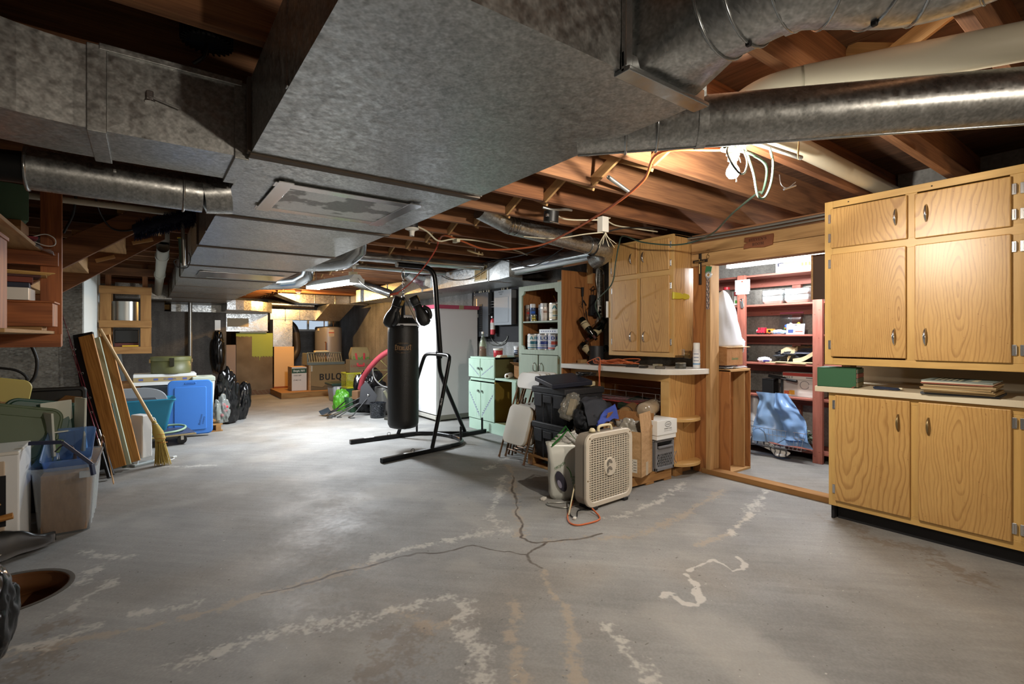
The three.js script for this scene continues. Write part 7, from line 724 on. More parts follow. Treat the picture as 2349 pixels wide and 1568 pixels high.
{ const t = G('blue_bin', 'pale blue clear bin nested in the clear tote', 'bin', [-0.42, 0.3, -4.6], 0.0); const f = (k) => [[0, 0.2, 0.34], [0.22, 0.24, 0.42], [0.24, 0.26, 0.44]].map(([y, w, d]) => ringRR(w - k, d - k, 0.03, y + k, 3)); const g = loft(f(0).concat(f(0.006).reverse())); g.rotateX(0.35); P('shell', g, phy(0xb4d2f4, 0.2, { transmission: 0.8, thickness: 0, ior: 1.35 }), t); }
one('cord_grip', 'short dark red lead with plug hanging over the blue bin', 'lead', [tube([[-0.48, 0.5, -4.4], [-0.44, 0.54, -4.38], [-0.39, 0.53, -4.35], [-0.375, 0.48, -4.33]], 0.005, 6, 20), mv(cyl(0.011, 0.009, 0.035), -0.375, 0.45, -4.33)], mat(0x2a1a20, 0.5));
{ const t = G('small_open_carton', 'open brown carton tilted behind the green lids', 'carton', [-0.74, 0.5, -5.0], 0.5); P('box', rot(mg([bb(-0.15, 0.12, 0, 0.01, -0.12, 0.12, 0), bb(-0.15, 0.12, 0, 0.25, -0.12, -0.114, 0), bb(-0.15, 0.12, 0, 0.25, 0.114, 0.12, 0), bb(0.114, 0.12, 0, 0.25, -0.12, 0.12, 0)]), 0, 0, -0.35), M.card, t); P('flap', [rot(bb(0, 0.006, 0, 0.16, -0.12, 0.12, 0), 0, 0, -0.9).translate(0.2, 0.19, 0)], M.card, t); P('silver_tape', rot(bx(0.05, 0.002, 0.06), 0, 0, -0.6).translate(0.24, 0.24, 0.03), M.foil, t); } one('carton_support', 'dark tote under the tilted carton', 'tote', bb(-0.95, -0.52, 0, 0.5, -5.2, -4.86, 0.02), mat(0x23262a, 0.5));
one('yellow_plastic_cover', 'yellow plastic lid at the left edge behind the totes', 'lid', mv(rot(ext(rrect(0.3, 0.42, 0.06), 0.02, 0.006), -0.2, 0.3, -0.2), -0.86, 0.74, -5.12), mat(0xc4b45a, 0.5)); one('glass_jar', 'small clear jar beside the yellow lid', 'jar', lathe([[0, 0], [0.035, 0], [0.037, 0.07], [0.03, 0.085], [0, 0.085]], 20, -0.84, 0.53, -4.98), M.clearPlastic); one('lid_stack', 'grey tote supporting the yellow lid', 'tote', bb(-1.3, -0.97, 0, 0.55, -5.3, -4.86, 0.02), mat(0x4a4c50, 0.5));
{ const t = G('black_tray', 'large black ribbed plastic tray panel leaning on the wall', 'tray', [-0.6, 0.0, -5.32]); const tf = (g) => { g.rotateX(-0.08); g.translate(-0.02, 0.42, 0); return g; }; const m = mat(0x1c1d1f, 0.45); P('panel', tf(ext(rrect(0.44, 0.84, 0.03), 0.02, 0.006)), m, t); P('rim', tf(mv(ext(rrect(0.46, 0.86, 0.035), 0.035, 0.008, [rrect(0.4, 0.8, 0.02)]), 0, 0, 0)), m, t); const q = []; for (let i = 0; i < 9; i++) q.push(bb(-0.18 + i * 0.044, -0.176 + i * 0.044, -0.38, 0.38, 0.02, 0.027, 0)); for (let i = 0; i < 17; i++) q.push(bb(-0.19, 0.19, -0.37 + i * 0.046, -0.366 + i * 0.046, 0.02, 0.027, 0)); P('ribs', tf(mg(q)), m, t); }
{ const t = G('flattened_carton', 'battered brown carton behind the clear tote', 'carton', [-0.34, 0, -4.98], 0.1); P('side', [loft([[[-0.02, 0, 0.16], [0.03, 0, -0.16], [0.025, 0.0, -0.17], [-0.03, 0, 0.16]], [[0.06, 0.42, 0.14], [0.08, 0.47, -0.16], [0.072, 0.47, -0.165], [0.05, 0.42, 0.14]]], true, false), loft([[[-0.2, 0, 0.14], [-0.02, 0, 0.16], [-0.02, 0, 0.155], [-0.2, 0, 0.135]], [[-0.16, 0.44, 0.12], [0.06, 0.42, 0.14], [0.06, 0.42, 0.135], [-0.16, 0.44, 0.115]]], true, false)], M.cardDark, t); P('flap', [loft([[[0.08, 0.47, -0.16], [0.085, 0.47, -0.02], [0.08, 0.472, -0.02], [0.075, 0.472, -0.16]], [[0.15, 0.08, -0.16], [0.14, 0.09, -0.04], [0.135, 0.09, -0.04], [0.145, 0.08, -0.16]]], true, false)], M.card, t); P('red_stamp', mv(rot(dec(0.08, 0.06), -0.1, 1.35), 0.012, 0.07, 0.05), pm(print(64, 48, (x) => { x.fillStyle = '#a8342c'; x.font = 'bold 18px sans-serif'; x.fillText('FRAGILE', -8, 20); x.fillRect(4, 28, 56, 12); })), t); }
for (const [a, b, c, l] of [[[-0.24, 0.02, -5.72], [-0.66, 1.5, -6.45], 0x6a1a2a, 'red fishing rod leaning by the rough pillar'], [[-0.26, 0.02, -5.6], [-0.6, 1.22, -6.42], 0x7a2030, 'second red fishing rod crossing the first']]) { const t = G('fishing_rod', l, 'fishing rod', [0, 0, 0], 0, 'fishing rods leaning on the pillar'); const A = V(...a), B = V(...b), at = (k) => A.clone().lerp(B, k); P('grip', rod(at(0), at(0.18), 0.015, 0.014), M.black, t); P('blank', [rod(at(0.18), at(0.7), 0.006, 0.004), rod(at(0.7), at(1), 0.004, 0.002)], mat(c, 0.35), t); P('guide', [0.45, 0.6, 0.75, 0.88].map((k) => { const p = at(k); return mv(uvm(new THREE.TorusGeometry(0.009, 0.0015, 5, 12)), p.x + 0.01, p.y, p.z + 0.012); }), M.steel, t); P('reel_seat', rod(at(0.2), at(0.26), 0.01, 0.01), M.steel, t); }
function plank(a, b, w, th, m, label, grp) { return one('leaning_plank', label, 'plank', bar(V(...a), V(...b), th, w, V(1, 0.3, 0.35)), m, grp); }
plank([-0.2, 0.05, -5.86], [-0.46, 1.26, -6.2], 0.115, 0.02, M.oak, 'wide oak shelf plank, leftmost of the leaning boards', 'boards leaning on the pillar'); plank([-0.135, 0.05, -5.92], [-0.385, 1.24, -6.26], 0.05, 0.02, mat(0xaeb8a2, 0.8), 'pale green painted strip between the oak boards', 'boards leaning on the pillar'); plank([-0.085, 0.06, -5.98], [-0.33, 1.26, -6.32], 0.09, 0.02, M.oak, 'narrow oak plank, rightmost of the leaning boards', 'boards leaning on the pillar'); plank([-0.16, 0.03, -5.9], [-0.27, 0.62, -6.05], 0.03, 0.02, mat(0x39483f, 0.8), 'short dark green strip in front of the oak boards', 'boards leaning on the pillar'); one('dark_board', 'dark board leaning behind the oak boards', 'board', bar(V(-0.33, 0.02, -6.0), V(-0.49, 1.28, -6.36), 0.03, 0.16, V(1, 0.3, 0.35)), M.blackMatte);
{ const t = G('corn_broom', 'corn broom standing with its wooden handle against the boards', 'broom'); const A = V(0.06, 0.42, -5.95), B = V(-0.345, 1.32, -6.02); P('handle', rod(A, B, 0.015, 0.014, 12), mat(0xd8b886, 0.45), t); const bm = mat(0xb9a056, 0.85); P('shoulder', lathe([[0.016, 0.06], [0.03, 0.0], [0.045, -0.06], [0.042, -0.14]], 20).rotateZ(0.3).translate(0.075, 0.38, -5.95), bm, t); const q = []; for (let i = 0; i < 90; i++) { const a = rr(0, 6.28), r = Math.sqrt(rnd()); const x0 = 0.11 + 0.04 * r * Math.cos(a), z0 = -5.95 + 0.03 * r * Math.sin(a); q.push(rod(V(x0, 0.26, z0), V(0.135 + 0.07 * r * Math.cos(a) + rr(-0.02, 0.02), rr(0.0, 0.03), -5.95 + 0.04 * r * Math.sin(a)), 0.004, 0.002, 4)); } const br = P('bristles', q, bm, t); br.userData.kind = 'stuff'; P('binding', [0.3, 0.26, 0.22].map((y) => mv(rot(uvm(new THREE.TorusGeometry(0.044, 0.003, 5, 22)), Math.PI / 2 - 0.2), 0.1 + (0.3 - y) * 0.3, y, -5.95)), mat(0xb8742a, 0.6), t); P('wire', mv(rot(uvm(new THREE.TorusGeometry(0.022, 0.004, 6, 18)), Math.PI / 2, 0, 0), 0.068, 0.41, -5.95), M.steel, t); }
{ const t = G('panel_heater', 'white upright panel heater on its foot with white cord', 'heater', [-0.0, 0, -6.12], 0.55); P('case', bb(-0.05, 0.05, 0.06, 0.48, -0.16, 0.02, 0.012), M.whiteGloss, t); P('dark_grille', bb(0.045, 0.054, 0.1, 0.42, -0.13, -0.01, 0.003), mat(0x3f4a54, 0.5), t); P('foot', [bar(V(-0.12, 0.012, 0.04), V(-0.02, 0.16, -0.05), 0.03, 0.02), bb(-0.14, 0.06, 0, 0.024, -0.02, 0.06, 0.006)], mat(0x9aa2a2, 0.5), t); P('cord', tube([[0.05, 0.45, -0.02], [0.09, 0.42, 0.0], [0.1, 0.25, 0.02], [0.11, 0.08, 0.03], [0.18, 0.006, 0.08], [0.28, 0.006, 0.0], [0.2, 0.006, -0.1], [0.1, 0.006, -0.05]], 0.004, 6, 50), M.white, t); P('plug', bx(0.04, 0.02, 0.025, 0.26, 0.011, 0.03, 0.004), M.white, t); }
{ const t = G('flat_dolly', 'flat wheeled dolly with green tubular handle', 'dolly', [0.02, 0, -7.15], 0.12); P('deck', bb(-0.45, 0.42, 0.115, 0.135, -0.28, 0.25, 0.006), mat(0x38405a, 0.6), t); P('deck_edge', bb(-0.46, 0.43, 0.108, 0.125, 0.25, 0.262, 0.003), mat(0xa8946a, 0.7), t); P('handle', tube([[-0.4, 0.145, 0.2], [0.1, 0.15, 0.22], [0.3, 0.16, 0.15], [0.36, 0.18, 0.0], [0.25, 0.19, -0.1], [0.0, 0.17, -0.12]], 0.013, 10, 40), mat(0x8fa88a, 0.45), t); for (const [x, z] of [[0.3, 0.18], [0.16, -0.18], [-0.36, 0.18], [-0.36, -0.2]]) { const w = P('caster', mv(rot(cyl(0.048, 0.048, 0.03, 0, -0.015, 0, 22), Math.PI / 2), x, 0.05, z), M.black, t); P('fork', bb(x - 0.015, x + 0.015, 0.05, 0.112, z - 0.022, z + 0.022, 0.003), M.porc, w); } }
{ const t = G('turquoise_tub', 'turquoise plastic tub on the dolly', 'tub', [0.03, 0.175, -7.12]); const f = (k) => [[0, 0.32, 0.26], [0.33, 0.46, 0.36], [0.345, 0.5, 0.4], [0.36, 0.5, 0.4]].map(([y, w, d]) => ringRR(w - k, d - k, 0.04, y + k, 4)); P('shell', loft(f(0).concat(f(0.008).reverse())), mat(0x2685a8, 0.4), t); }
{ const t = G('grey_tote_cover', 'grey tote lid standing inside the turquoise tub', 'lid', [0.0, 0.25, -7.2], 0.1); const sh = new THREE.Shape(); sh.moveTo(-0.22, 0); sh.lineTo(0.21, 0); sh.lineTo(0.21, 0.25); sh.bezierCurveTo(0.2, 0.36, 0.1, 0.4, -0.02, 0.41); sh.lineTo(-0.22, 0.41); sh.closePath(); P('rim', rot(ext(sh, 0.02, 0.008), -0.08), mat(0x83868a, 0.45), t); P('dark_field', rot(mv(ext([[-0.2, 0], [0.14, 0], [0.14, 0.22], [0.09, 0.29], [-0.2, 0.3]], 0.01, 0.004), 0, 0, 0.022), -0.08), mat(0x4d5055, 0.5), t); }
{ const t = G('blue_tote_lid', 'bright blue tote lid leaning upright, marked with handwriting', 'lid', [0.45, 0.02, -7.44], -0.05); const m = mat(0x3a78c8, 0.42), tf = (g) => { g.rotateX(-0.14); return g; }; P('panel', tf(mv(ext(rrect(0.48, 0.68, 0.06), 0.03, 0.012), 0, 0.345, 0)), m, t); P('raised_field', tf(mv(ext(rrect(0.34, 0.54, 0.02), 0.012, 0.005), 0, 0.33, 0.034)), m, t); P('handle_recess', tf(mv(ext(rrect(0.12, 0.022, 0.01), 0.01, 0.003, [rrect(0.1, 0.008, 0.003)]), 0.0, 0.645, 0.036)), m, t); P('handwriting', tf(mv(dec(0.16, 0.07).rotateZ(1.35), 0.12, 0.18, 0.0525)), pm(print(128, 56, (x) => { x.fillStyle = '#1f3560'; x.font = 'italic 26px sans-serif'; x.fillText('Bedroom', 8, 24); x.fillText('covers', 22, 50); })), t); }
{ const t = G('low_pallet', 'weathered pallet behind the blue lid', 'pallet', [0.2, 0, -8.0], 0.06); for (let i = 0; i < 4; i++) P('slat', bb(-0.3, 0.6, 0.085, 0.1, -0.3 + i * 0.2, -0.2 + i * 0.2, 0.002, 0), M.pineOld, t); for (const x of [-0.28, 0.1, 0.52]) P('runner', bb(x, x + 0.06, 0.016, 0.085, -0.32, 0.4, 0.002, 2), M.pineOld, t); P('bottom_slat', bb(-0.3, 0.6, 0, 0.016, 0.3, 0.4, 0.002, 0), M.pineOld, t); }
one('dark_tote', 'dark plastic tote on the pallet under the long carton', 'tote', bb(-0.05, 0.45, 0.102, 0.62, -8.3, -7.8, 0.02), mat(0x23282c, 0.5)); one('brown_carton_low', 'brown carton beside the dark tote', 'carton', bb(-0.3, -0.06, 0.0, 0.66, -8.45, -8.0, 0.004), M.cardDark);
{ const t = G('long_carton', 'long flat white carton with tan tape band', 'carton', [0.02, 0.63, -7.85], 0.0); P('carton', bb(-0.15, 0.52, 0, 0.14, -0.4, 0, 0.003), M.white, t); P('tape_band', bb(-0.15, 0.52, 0.045, 0.105, 0, 0.0012, 0), mat(0xa8946a, 0.5), t); P('tape_print', mv(dec(0.6, 0.05), 0.18, 0.075, 0.0022), pm(print(256, 24, (x) => { x.fillStyle = '#5a64a0'; x.font = '14px sans-serif'; for (let i = 0; i < 4; i++) x.fillRect(10 + i * 66, 6, 20, 12); x.fillText('Materials', 120, 16); })), t); }
{ const t = G('green_canister', 'round olive hat box on the long white carton', 'hat box', [0.27, 0.772, -8.05]); P('body', lathe([[0, 0], [0.22, 0], [0.222, 0.005], [0.222, 0.2], [0, 0.2]], 36), mat(0x5a5a34, 0.5), t); P('lid', lathe([[0.227, 0.165], [0.228, 0.21], [0.22, 0.216], [0, 0.218]], 36), mat(0x636339, 0.5), t); P('clasp', bx(0.05, 0.11, 0.01, 0, 0.15, 0.228, 0.003), mat(0x2c2a1e, 0.4, 0.5), t); P('handle_end', [bx(0.02, 0.05, 0.03, 0.23, 0.16, 0.02), bx(0.02, 0.05, 0.03, -0.23, 0.16, 0.02)], M.brass, t); }
{ const t = G('foam_cooler', 'white foam cooler beside the black refuse bags', 'cooler', [0.62, 0.1, -7.95]); P('body', loft([ringRR(0.2, 0.3, 0.02, 0), ringRR(0.25, 0.36, 0.02, 0.56)]), mat(0xc9ccc2, 0.8), t); P('lid', bb(-0.13, 0.13, 0.56, 0.62, -0.185, 0.185, 0.01), mat(0xb9bfae, 0.8), t); P('logo', mv(rot(dec(0.14, 0.12), -Math.PI / 2), 0, 0.6208, 0.02), pm(print(64, 64, (x) => { x.fillStyle = '#4a5660'; x.beginPath(); x.moveTo(32, 6); x.lineTo(60, 30); x.lineTo(32, 54); x.lineTo(4, 30); x.fill(); })), t); }
{ const t = G('black_refuse_bag', 'tall black refuse bag beside the foam cooler', 'bag', [0.95, 0.02, -8.3]); P('bag', mv(blob(0.16, 0.46, 0.17, 0.16, 41, 5, 2.6), 0, 0.33, 0), M.plasticBag, t); } one('black_refuse_bag', 'smaller black refuse bag leaning towards the furnace', 'bag', mv(rot(blob(0.12, 0.34, 0.12, 0.16, 45, 5, 2.6), 0, 0, -0.15), 1.18, 0.25, -8.6), M.plasticBag); one('garment_bag', 'limp black garment bag hanging on the dark partition', 'bag', mv(blob(0.12, 0.42, 0.09, 0.14, 55, 4, 2.4, false), 1.15, 0.95, -11.4), M.plasticBag);
{ const t = G('flower_bag', 'clear bag with red artificial flowers beside the black bags', 'bag', [0.82, 0.12, -7.72]); P('film', mv(blob(0.09, 0.2, 0.08, 0.25, 61, 4), 0, 0.13, 0), phy(0xd8dcd8, 0.15, { transmission: 0.8, thickness: 0, ior: 1.3 }), t); P('flower', [[0.02, 0.22], [0.04, 0.14], [0.0, 0.08], [0.05, 0.19]].map(([x, y]) => mv(uvm(new THREE.IcosahedronGeometry(0.024, 2)), x, y, 0.03)), mat(0xb8202a, 0.5), t); P('stem', [rod(V(0.02, 0.03, 0.02), V(0.03, 0.24, 0.02), 0.006), rod(V(-0.02, 0.03, 0.02), V(-0.03, 0.25, 0.0), 0.006)], mat(0x3a7a34, 0.6), t); P('paper', bb(-0.06, -0.02, 0.02, 0.24, -0.03, 0.04, 0.004), M.porc, t); }
{ const t = G('sump_refuse_bag', 'black refuse bag spread on the floor behind the sump pit', 'bag', [-0.72, 0, -3.87]); P('mouth', sheet((u, v) => [-0.12 + 0.4 * u, 0.03 + 0.2 * (1 - u * 0.75) * Math.sin(v * 3.1) + 0.02 * n3(u * 6, v * 5, 3), -0.05 + 0.2 * v * (1 - u * 0.7) - 0.16 * u], 24, 14, 0.004), mat(0x17140f, 0.35), t); P('bag', mv(blob(0.18, 0.12, 0.09, 0.25, 71, 4), -0.16, 0.085, -0.0), M.plasticBag, t); }
one('near_refuse_bag', 'black refuse bag at the left edge before the sump pit', 'bag', mv(blob(0.12, 0.24, 0.13, 0.14, 75, 5), -0.53, 0.172, -2.76), M.plasticBag); one('cream_spatula', 'cream spatula blade lying over the near refuse bag', 'spatula', mv(rot(ext([[0, -0.015], [0.1, -0.02], [0.16, 0.004], [0.1, 0.018], [0, 0.014]], 0.006, 0.002), -0.4, 0.6), -0.62, 0.335, -2.86), mat(0xb8ad9a, 0.4));
// cloth duster, flood light and wires near the trunk
{ const t = G('bristle_brush', 'blue bristle brush head hanging on a pole beside the trunk', 'brush', [0.11, 2.06, -4.37], 0); const core = rod(V(-0.17, -0.05, -0.09), V(0.17, 0.06, 0.11), 0.04); P('core', core, mat(0x1a2038, 0.8), t); const q = []; for (let i = 0; i < 1700; i++) { const k = rr(-1, 1), a = rr(0, 6.283), p = V(0.17 * k, 0.055 * k, 0.1 * k), d = V(Math.cos(a) * 0.25, Math.sin(a), Math.cos(a) * 0.9).normalize(); q.push(rod(p, p.clone().addScaledVector(d, rr(0.055, 0.08)).add(V(rr(-0.015, 0.015), 0, rr(-0.015, 0.015))), 0.004, 0.0015, 3)); } const br = P('bristles', q, mat(0x1d2748, 0.9), t); br.userData.kind = 'stuff'; P('pole', rod(V(0.1, 0.06, 0.08), V(0.11, -0.3, 0.07), 0.012), M.conduit, t); P('green_sleeve', [rod(V(0.09, -0.1, 0.05), V(0.1, -0.28, 0.05), 0.015)], mat(0x3f5a50, 0.5), t); P('yellow_ring', mv(rot(uvm(new THREE.TorusGeometry(0.017, 0.005, 6, 18)), Math.PI / 2), 0.09, -0.1, 0.05), mat(0xc9b02a, 0.5), t); P('cord', tube([[0.08, -0.25, 0.06], [0.05, -0.27, 0.06], [0.07, -0.31, 0.06], [0.13, -0.31, 0.06], [0.15, -0.25, 0.06], [0.14, -0.2, 0.06]], 0.004, 6, 30), M.wireB, t); }
{ const t = G('ceiling_fan_motor', 'black finned round motor housing fixed between the joists', 'motor', [0.17, 2.31, -2.02]); const q = []; for (let i = 0; i < 26; i++) { const a = i / 26 * 6.283; q.push(mv(rot(bb(0.055, 0.08, -0.05, 0.06, -0.003, 0.003, 0.001), 0, -a), 0, 0, 0)); } P('fins', q, M.black, t); P('body', [lathe([[0, -0.05], [0.06, -0.05], [0.068, -0.045], [0.068, -0.03], [0.058, -0.028], [0.058, 0.07], [0, 0.07]], 30)], M.black, t); P('cord', [tube([[0.0, -0.05, 0], [-0.01, -0.1, 0.01], [-0.04, -0.13, 0.0]], 0.006, 6, 14), tube([[0.02, 0.06, 0], [0.06, 0.09, 0.0], [0.14, 0.095, 0.03]], 0.005, 6, 14)], M.wireB, t); const cv = []; for (let i = 0; i <= 60; i++) { const k = i / 60; cv.push(mv(rot(uvm(new THREE.TorusGeometry(0.011, 0.0035, 5, 10)), 0, Math.PI / 2), -0.06 - 0.25 * k, 0.03 + 0.07 * Math.sin(k * 1.5), 0.02 + 0.06 * k)); } P('armoured_cable', cv, M.conduit, t); }
one('hanging_cable', 'short black cable hanging beside the shelf post', 'cable', [tube([[-0.38, 2.2, -4.45], [-0.4, 2.08, -4.5], [-0.45, 1.95, -4.52]], 0.007, 6, 16)], M.wireB);
one('looped_cable', 'black cable looping below the joists beside the stairs', 'cable', [tube([[-0.28, 2.2, -4.41], [-0.26, 2.12, -4.6], [-0.2, 2.04, -4.68], [-0.1, 2.04, -4.69], [-0.02, 2.1, -4.7], [0.06, 2.19, -4.8]], 0.006, 6, 40)], M.wireB);
one('pillar_cable', 'black cable hanging down at the far left wall', 'cable', [tube([[-0.78, 1.2, -5.75], [-0.74, 1.05, -5.75], [-0.76, 0.9, -5.75], [-0.84, 0.82, -5.75]], 0.012, 8, 24), tube([[-0.98, 1.0, -5.75], [-0.86, 0.97, -5.75], [-0.8, 0.9, -5.75], [-0.84, 0.82, -5.75]], 0.01, 8, 24)], M.wireB);
one('water_pipe', 'cream water pipe run under the joists at the left', 'pipe', [rod(V(-1.2, 2.17, -4.5), V(0.2, 2.16, -4.45), 0.022, 0.022, 12)], M.pvc);
// ---------- furnace corner ----------
{ const t = G('furnace', 'old furnace cabinet half painted lime green', 'furnace', [0, 0, -11.95]); P('cabinet', bb(1.53, 2.24, 0, 1.33, -0.75, 0, 0.008), new THREE.MeshStandardMaterial({ map: tex(256, 256, (u, v) => { const a = fb(u * 5, v * 5, 4, 5, 5), k = (a - 0.5) * 40; return [98 + k, 86 + k, 68 + k]; }, 1.2, 1.2), roughness: 0.75 }), t); P('lime_paint', mv(dec(0.71, 1.33), 1.885, 0.665, 0.0012), pm(print(256, 480, (x) => { x.fillStyle = '#84953a'; x.fillRect(0, 0, 256, 26); x.fillRect(108, 0, 148, 178); for (let i = 0; i < 22; i++) x.fillRect(108 + i * 7, 174, 6, 6 + (i * 37 % 11)); for (let i = 0; i < 16; i++) x.fillRect(i * 7, 24, 6, (i * 29 % 9)); x.fillRect(160, 178, 4, 34); x.fillStyle = '#5a3a22'; for (let i = 0; i < 40; i++) x.fillRect((i * 53) % 256, 440 + (i * 31) % 36, 22, 8); }), { roughness: 0.6 }), t); P('top_flange', bb(1.6, 2.12, 1.33, 1.37, -0.7, -0.02, 0.003), M.cream, t); }
{ const t = G('furnace_plenum', 'galvanized plenum over the furnace with flat elbow duct', 'plenum'); P('plenum', duct(1.34, 2.13, 1.37, 1.77, -12.6, -11.9, 0.004), M.galv, t); P('paper_label', bb(1.36, 1.76, 1.46, 1.64, -11.9, -11.893, 0.001), mat(0xb8ab92, 0.8), t); P('bottom_lip', bb(1.33, 2.14, 1.36, 1.385, -11.9, -11.88, 0.003), M.shiny, t); const r = []; for (let k = 0; k <= 10; k++) { const a = k / 10 * Math.PI / 2, c = [1.25, -11.9], R0 = 0.05, R1 = 0.95; r.push([[1.77, R0], [1.77, R1], [1.96, R1], [1.96, R0]].map(([y, R]) => [c[0] + R * Math.sin(a), y, c[1] + R * Math.cos(a)])); } P('flat_elbow', loft(r, true, false), M.galv, t); P('elbow_flange', [tube([[1.25, 1.765, -10.95], [1.7, 1.765, -11.1], [2.0, 1.765, -11.35], [2.2, 1.765, -11.88]], 0.01, 6, 20)], M.galv, t); P('cross_trunk', duct(0.4, 1.34, 1.75, 1.95, -12.9, -11.9, 0.003), M.galv, t); P('left_duct', duct(-0.4, 0.35, 1.88, 2.12, -10.6, -10.2, 0.004), M.galv, t); }
{ const t = G('return_duct', 'warm lit return duct dropping beside the furnace', 'duct'); P('upper_run', duct(2.2, 3.27, 1.63, 1.86, -12.4, -12.0, 0.003), M.galv, t); P('drop', duct(2.26, 2.66, 1.03, 1.63, -12.45, -12.02, 0.004), M.galv, t); P('beige_panel', bb(2.27, 2.68, 0.15, 1.03, -12.0, -11.97, 0.004), mat(0xc9a878, 0.5), t); P('ramp', loft([[[3.15, 1.62, -12.0], [3.7, 1.62, -12.0], [3.7, 1.62, -12.3], [3.15, 1.62, -12.3]], [[3.3, 1.98, -11.4], [3.86, 1.98, -11.4], [3.86, 1.98, -12.3], [3.3, 1.98, -12.3]]].reverse(), true, false), M.galv, t); P('high_run', [duct(2.75, 4.28, 2.0, 2.19, -12.2, -11.7, 0.003)], M.galv, t); P('slanted_end', loft([[[2.3, 2.17, -11.7], [2.3, 2.19, -11.7], [2.3, 2.19, -12.2], [2.3, 2.17, -12.2]], [[2.75, 2.0, -11.7], [2.75, 2.19, -11.7], [2.75, 2.19, -12.2], [2.75, 2.0, -12.2]]], true, false), M.galv, t); P('seam', [bb(3.05, 3.07, 2.0, 2.19, -11.7, -11.69), bb(3.5, 3.52, 2.0, 2.19, -11.7, -11.69), bb(2.5, 2.515, 1.6, 1.86, -12.0, -11.99), bb(2.8, 2.815, 1.6, 1.86, -12.0, -11.99)], M.shiny, t); P('brick_base', bb(2.26, 2.66, 0.121, 0.15, -12.02, -11.95), mat(0x8a4a26, 0.9), t); }
one('flue_pipe', 'dark flue pipe with elbow behind the return duct', 'flue pipe', tube([[2.72, 1.6, -12.75], [2.85, 1.45, -12.7], [2.9, 1.2, -12.7], [2.9, 0.9, -12.7], [2.75, 0.72, -12.62], [2.5, 0.7, -12.55], [2.22, 0.7, -12.5]], 0.085, 18, 30), mat(0x4a443e, 0.5, 0.6)); one('overhead_flue', 'long round flue under the joists beyond the trunk', 'flue pipe', rod(V(2.3, 2.02, -12.8), V(3.3, 2.0, -12.7), 0.09, 0.09, 20), M.pipe);
{ const t = G('water_heater', 'grey water heater tank in the far right corner', 'water heater', [3.6, 0.12, -12.55]); P('tank', lathe([[0, 0], [0.3, 0], [0.31, 0.02], [0.31, 1.34], [0.29, 1.37], [0, 1.39]], 40), mat(0x8e8a88, 0.35, 0.2), t); P('label', mv(new THREE.CylinderGeometry(0.3125, 0.3125, 0.16, 12, 1, true, -0.25, 0.4).toNonIndexed(), 0, 1.22, 0), pm(print(64, 64, (x) => { x.fillStyle = '#b9b0a4'; x.fillRect(0, 0, 64, 64); x.fillStyle = '#a04a3a'; x.fillRect(0, 24, 64, 10); x.fillStyle = '#6a6258'; for (let i = 0; i < 4; i++) x.fillRect(6, 40 + i * 6, 50, 2); })), t); P('copper_pipe', [rod(V(-0.15, 0.45, 0.33), V(-0.15, 1.0, 0.33), 0.012), rod(V(-0.15, 1.0, 0.33), V(-0.15, 1.0, 0.28), 0.012), rod(V(-0.1, 1.38, 0), V(-0.1, 2.05, 0), 0.012), rod(V(0.12, 1.38, 0), V(0.12, 2.05, 0), 0.012)], mat(0xa8683c, 0.35, 0.8), t); P('lower_label', mv(new THREE.CylinderGeometry(0.3125, 0.3125, 0.25, 12, 1, true, 0.1, 0.5).toNonIndexed(), 0, 0.3, 0), pm(print(64, 64, (x) => { x.fillStyle = '#cfcac4'; x.fillRect(0, 0, 64, 64); x.fillStyle = '#b02a2a'; x.fillRect(36, 6, 26, 30); })), t); P('valve_box', bx(0.04, 0.06, 0.03, -0.28, 1.3, 0.16), M.cream, t); }
one('wood_platform', 'low wooden platform under the cartons by the furnace', 'platform', [bb(2.19, 4.0, 0.09, 0.12, -13.0, -10.85, 0.004, 0), bb(2.19, 4.0, 0, 0.09, -10.89, -10.85, 0.003, 0), bb(2.19, 2.23, 0, 0.09, -13.0, -10.89, 0.003, 2), bb(3.9, 4.0, 0, 0.09, -13.0, -10.89, 0.003, 2)], M.pineOld);
{ const t = G('printed_carton', 'small white and brown carton with green printed band', 'carton', [2.44, 0.121, -11.1]); P('carton', bb(0, 0.3, 0, 0.5, -0.35, 0, 0.004), M.card, t); P('print', mv(dec(0.29, 0.49), 0.15, 0.25, 0.001), pm(print(128, 200, (x) => { x.fillStyle = '#cfc8be'; x.fillRect(0, 0, 128, 200); x.fillStyle = '#234a38'; x.fillRect(0, 12, 128, 40); x.fillStyle = '#e4e4dc'; x.font = 'bold 24px sans-serif'; x.fillText('Dept.161', 12, 40); x.fillStyle = '#3a3632'; x.font = 'bold 15px sans-serif'; x.fillText('CHAS ART', 14, 76); x.fillText('(T-60) 1.0', 14, 116); })), t); }
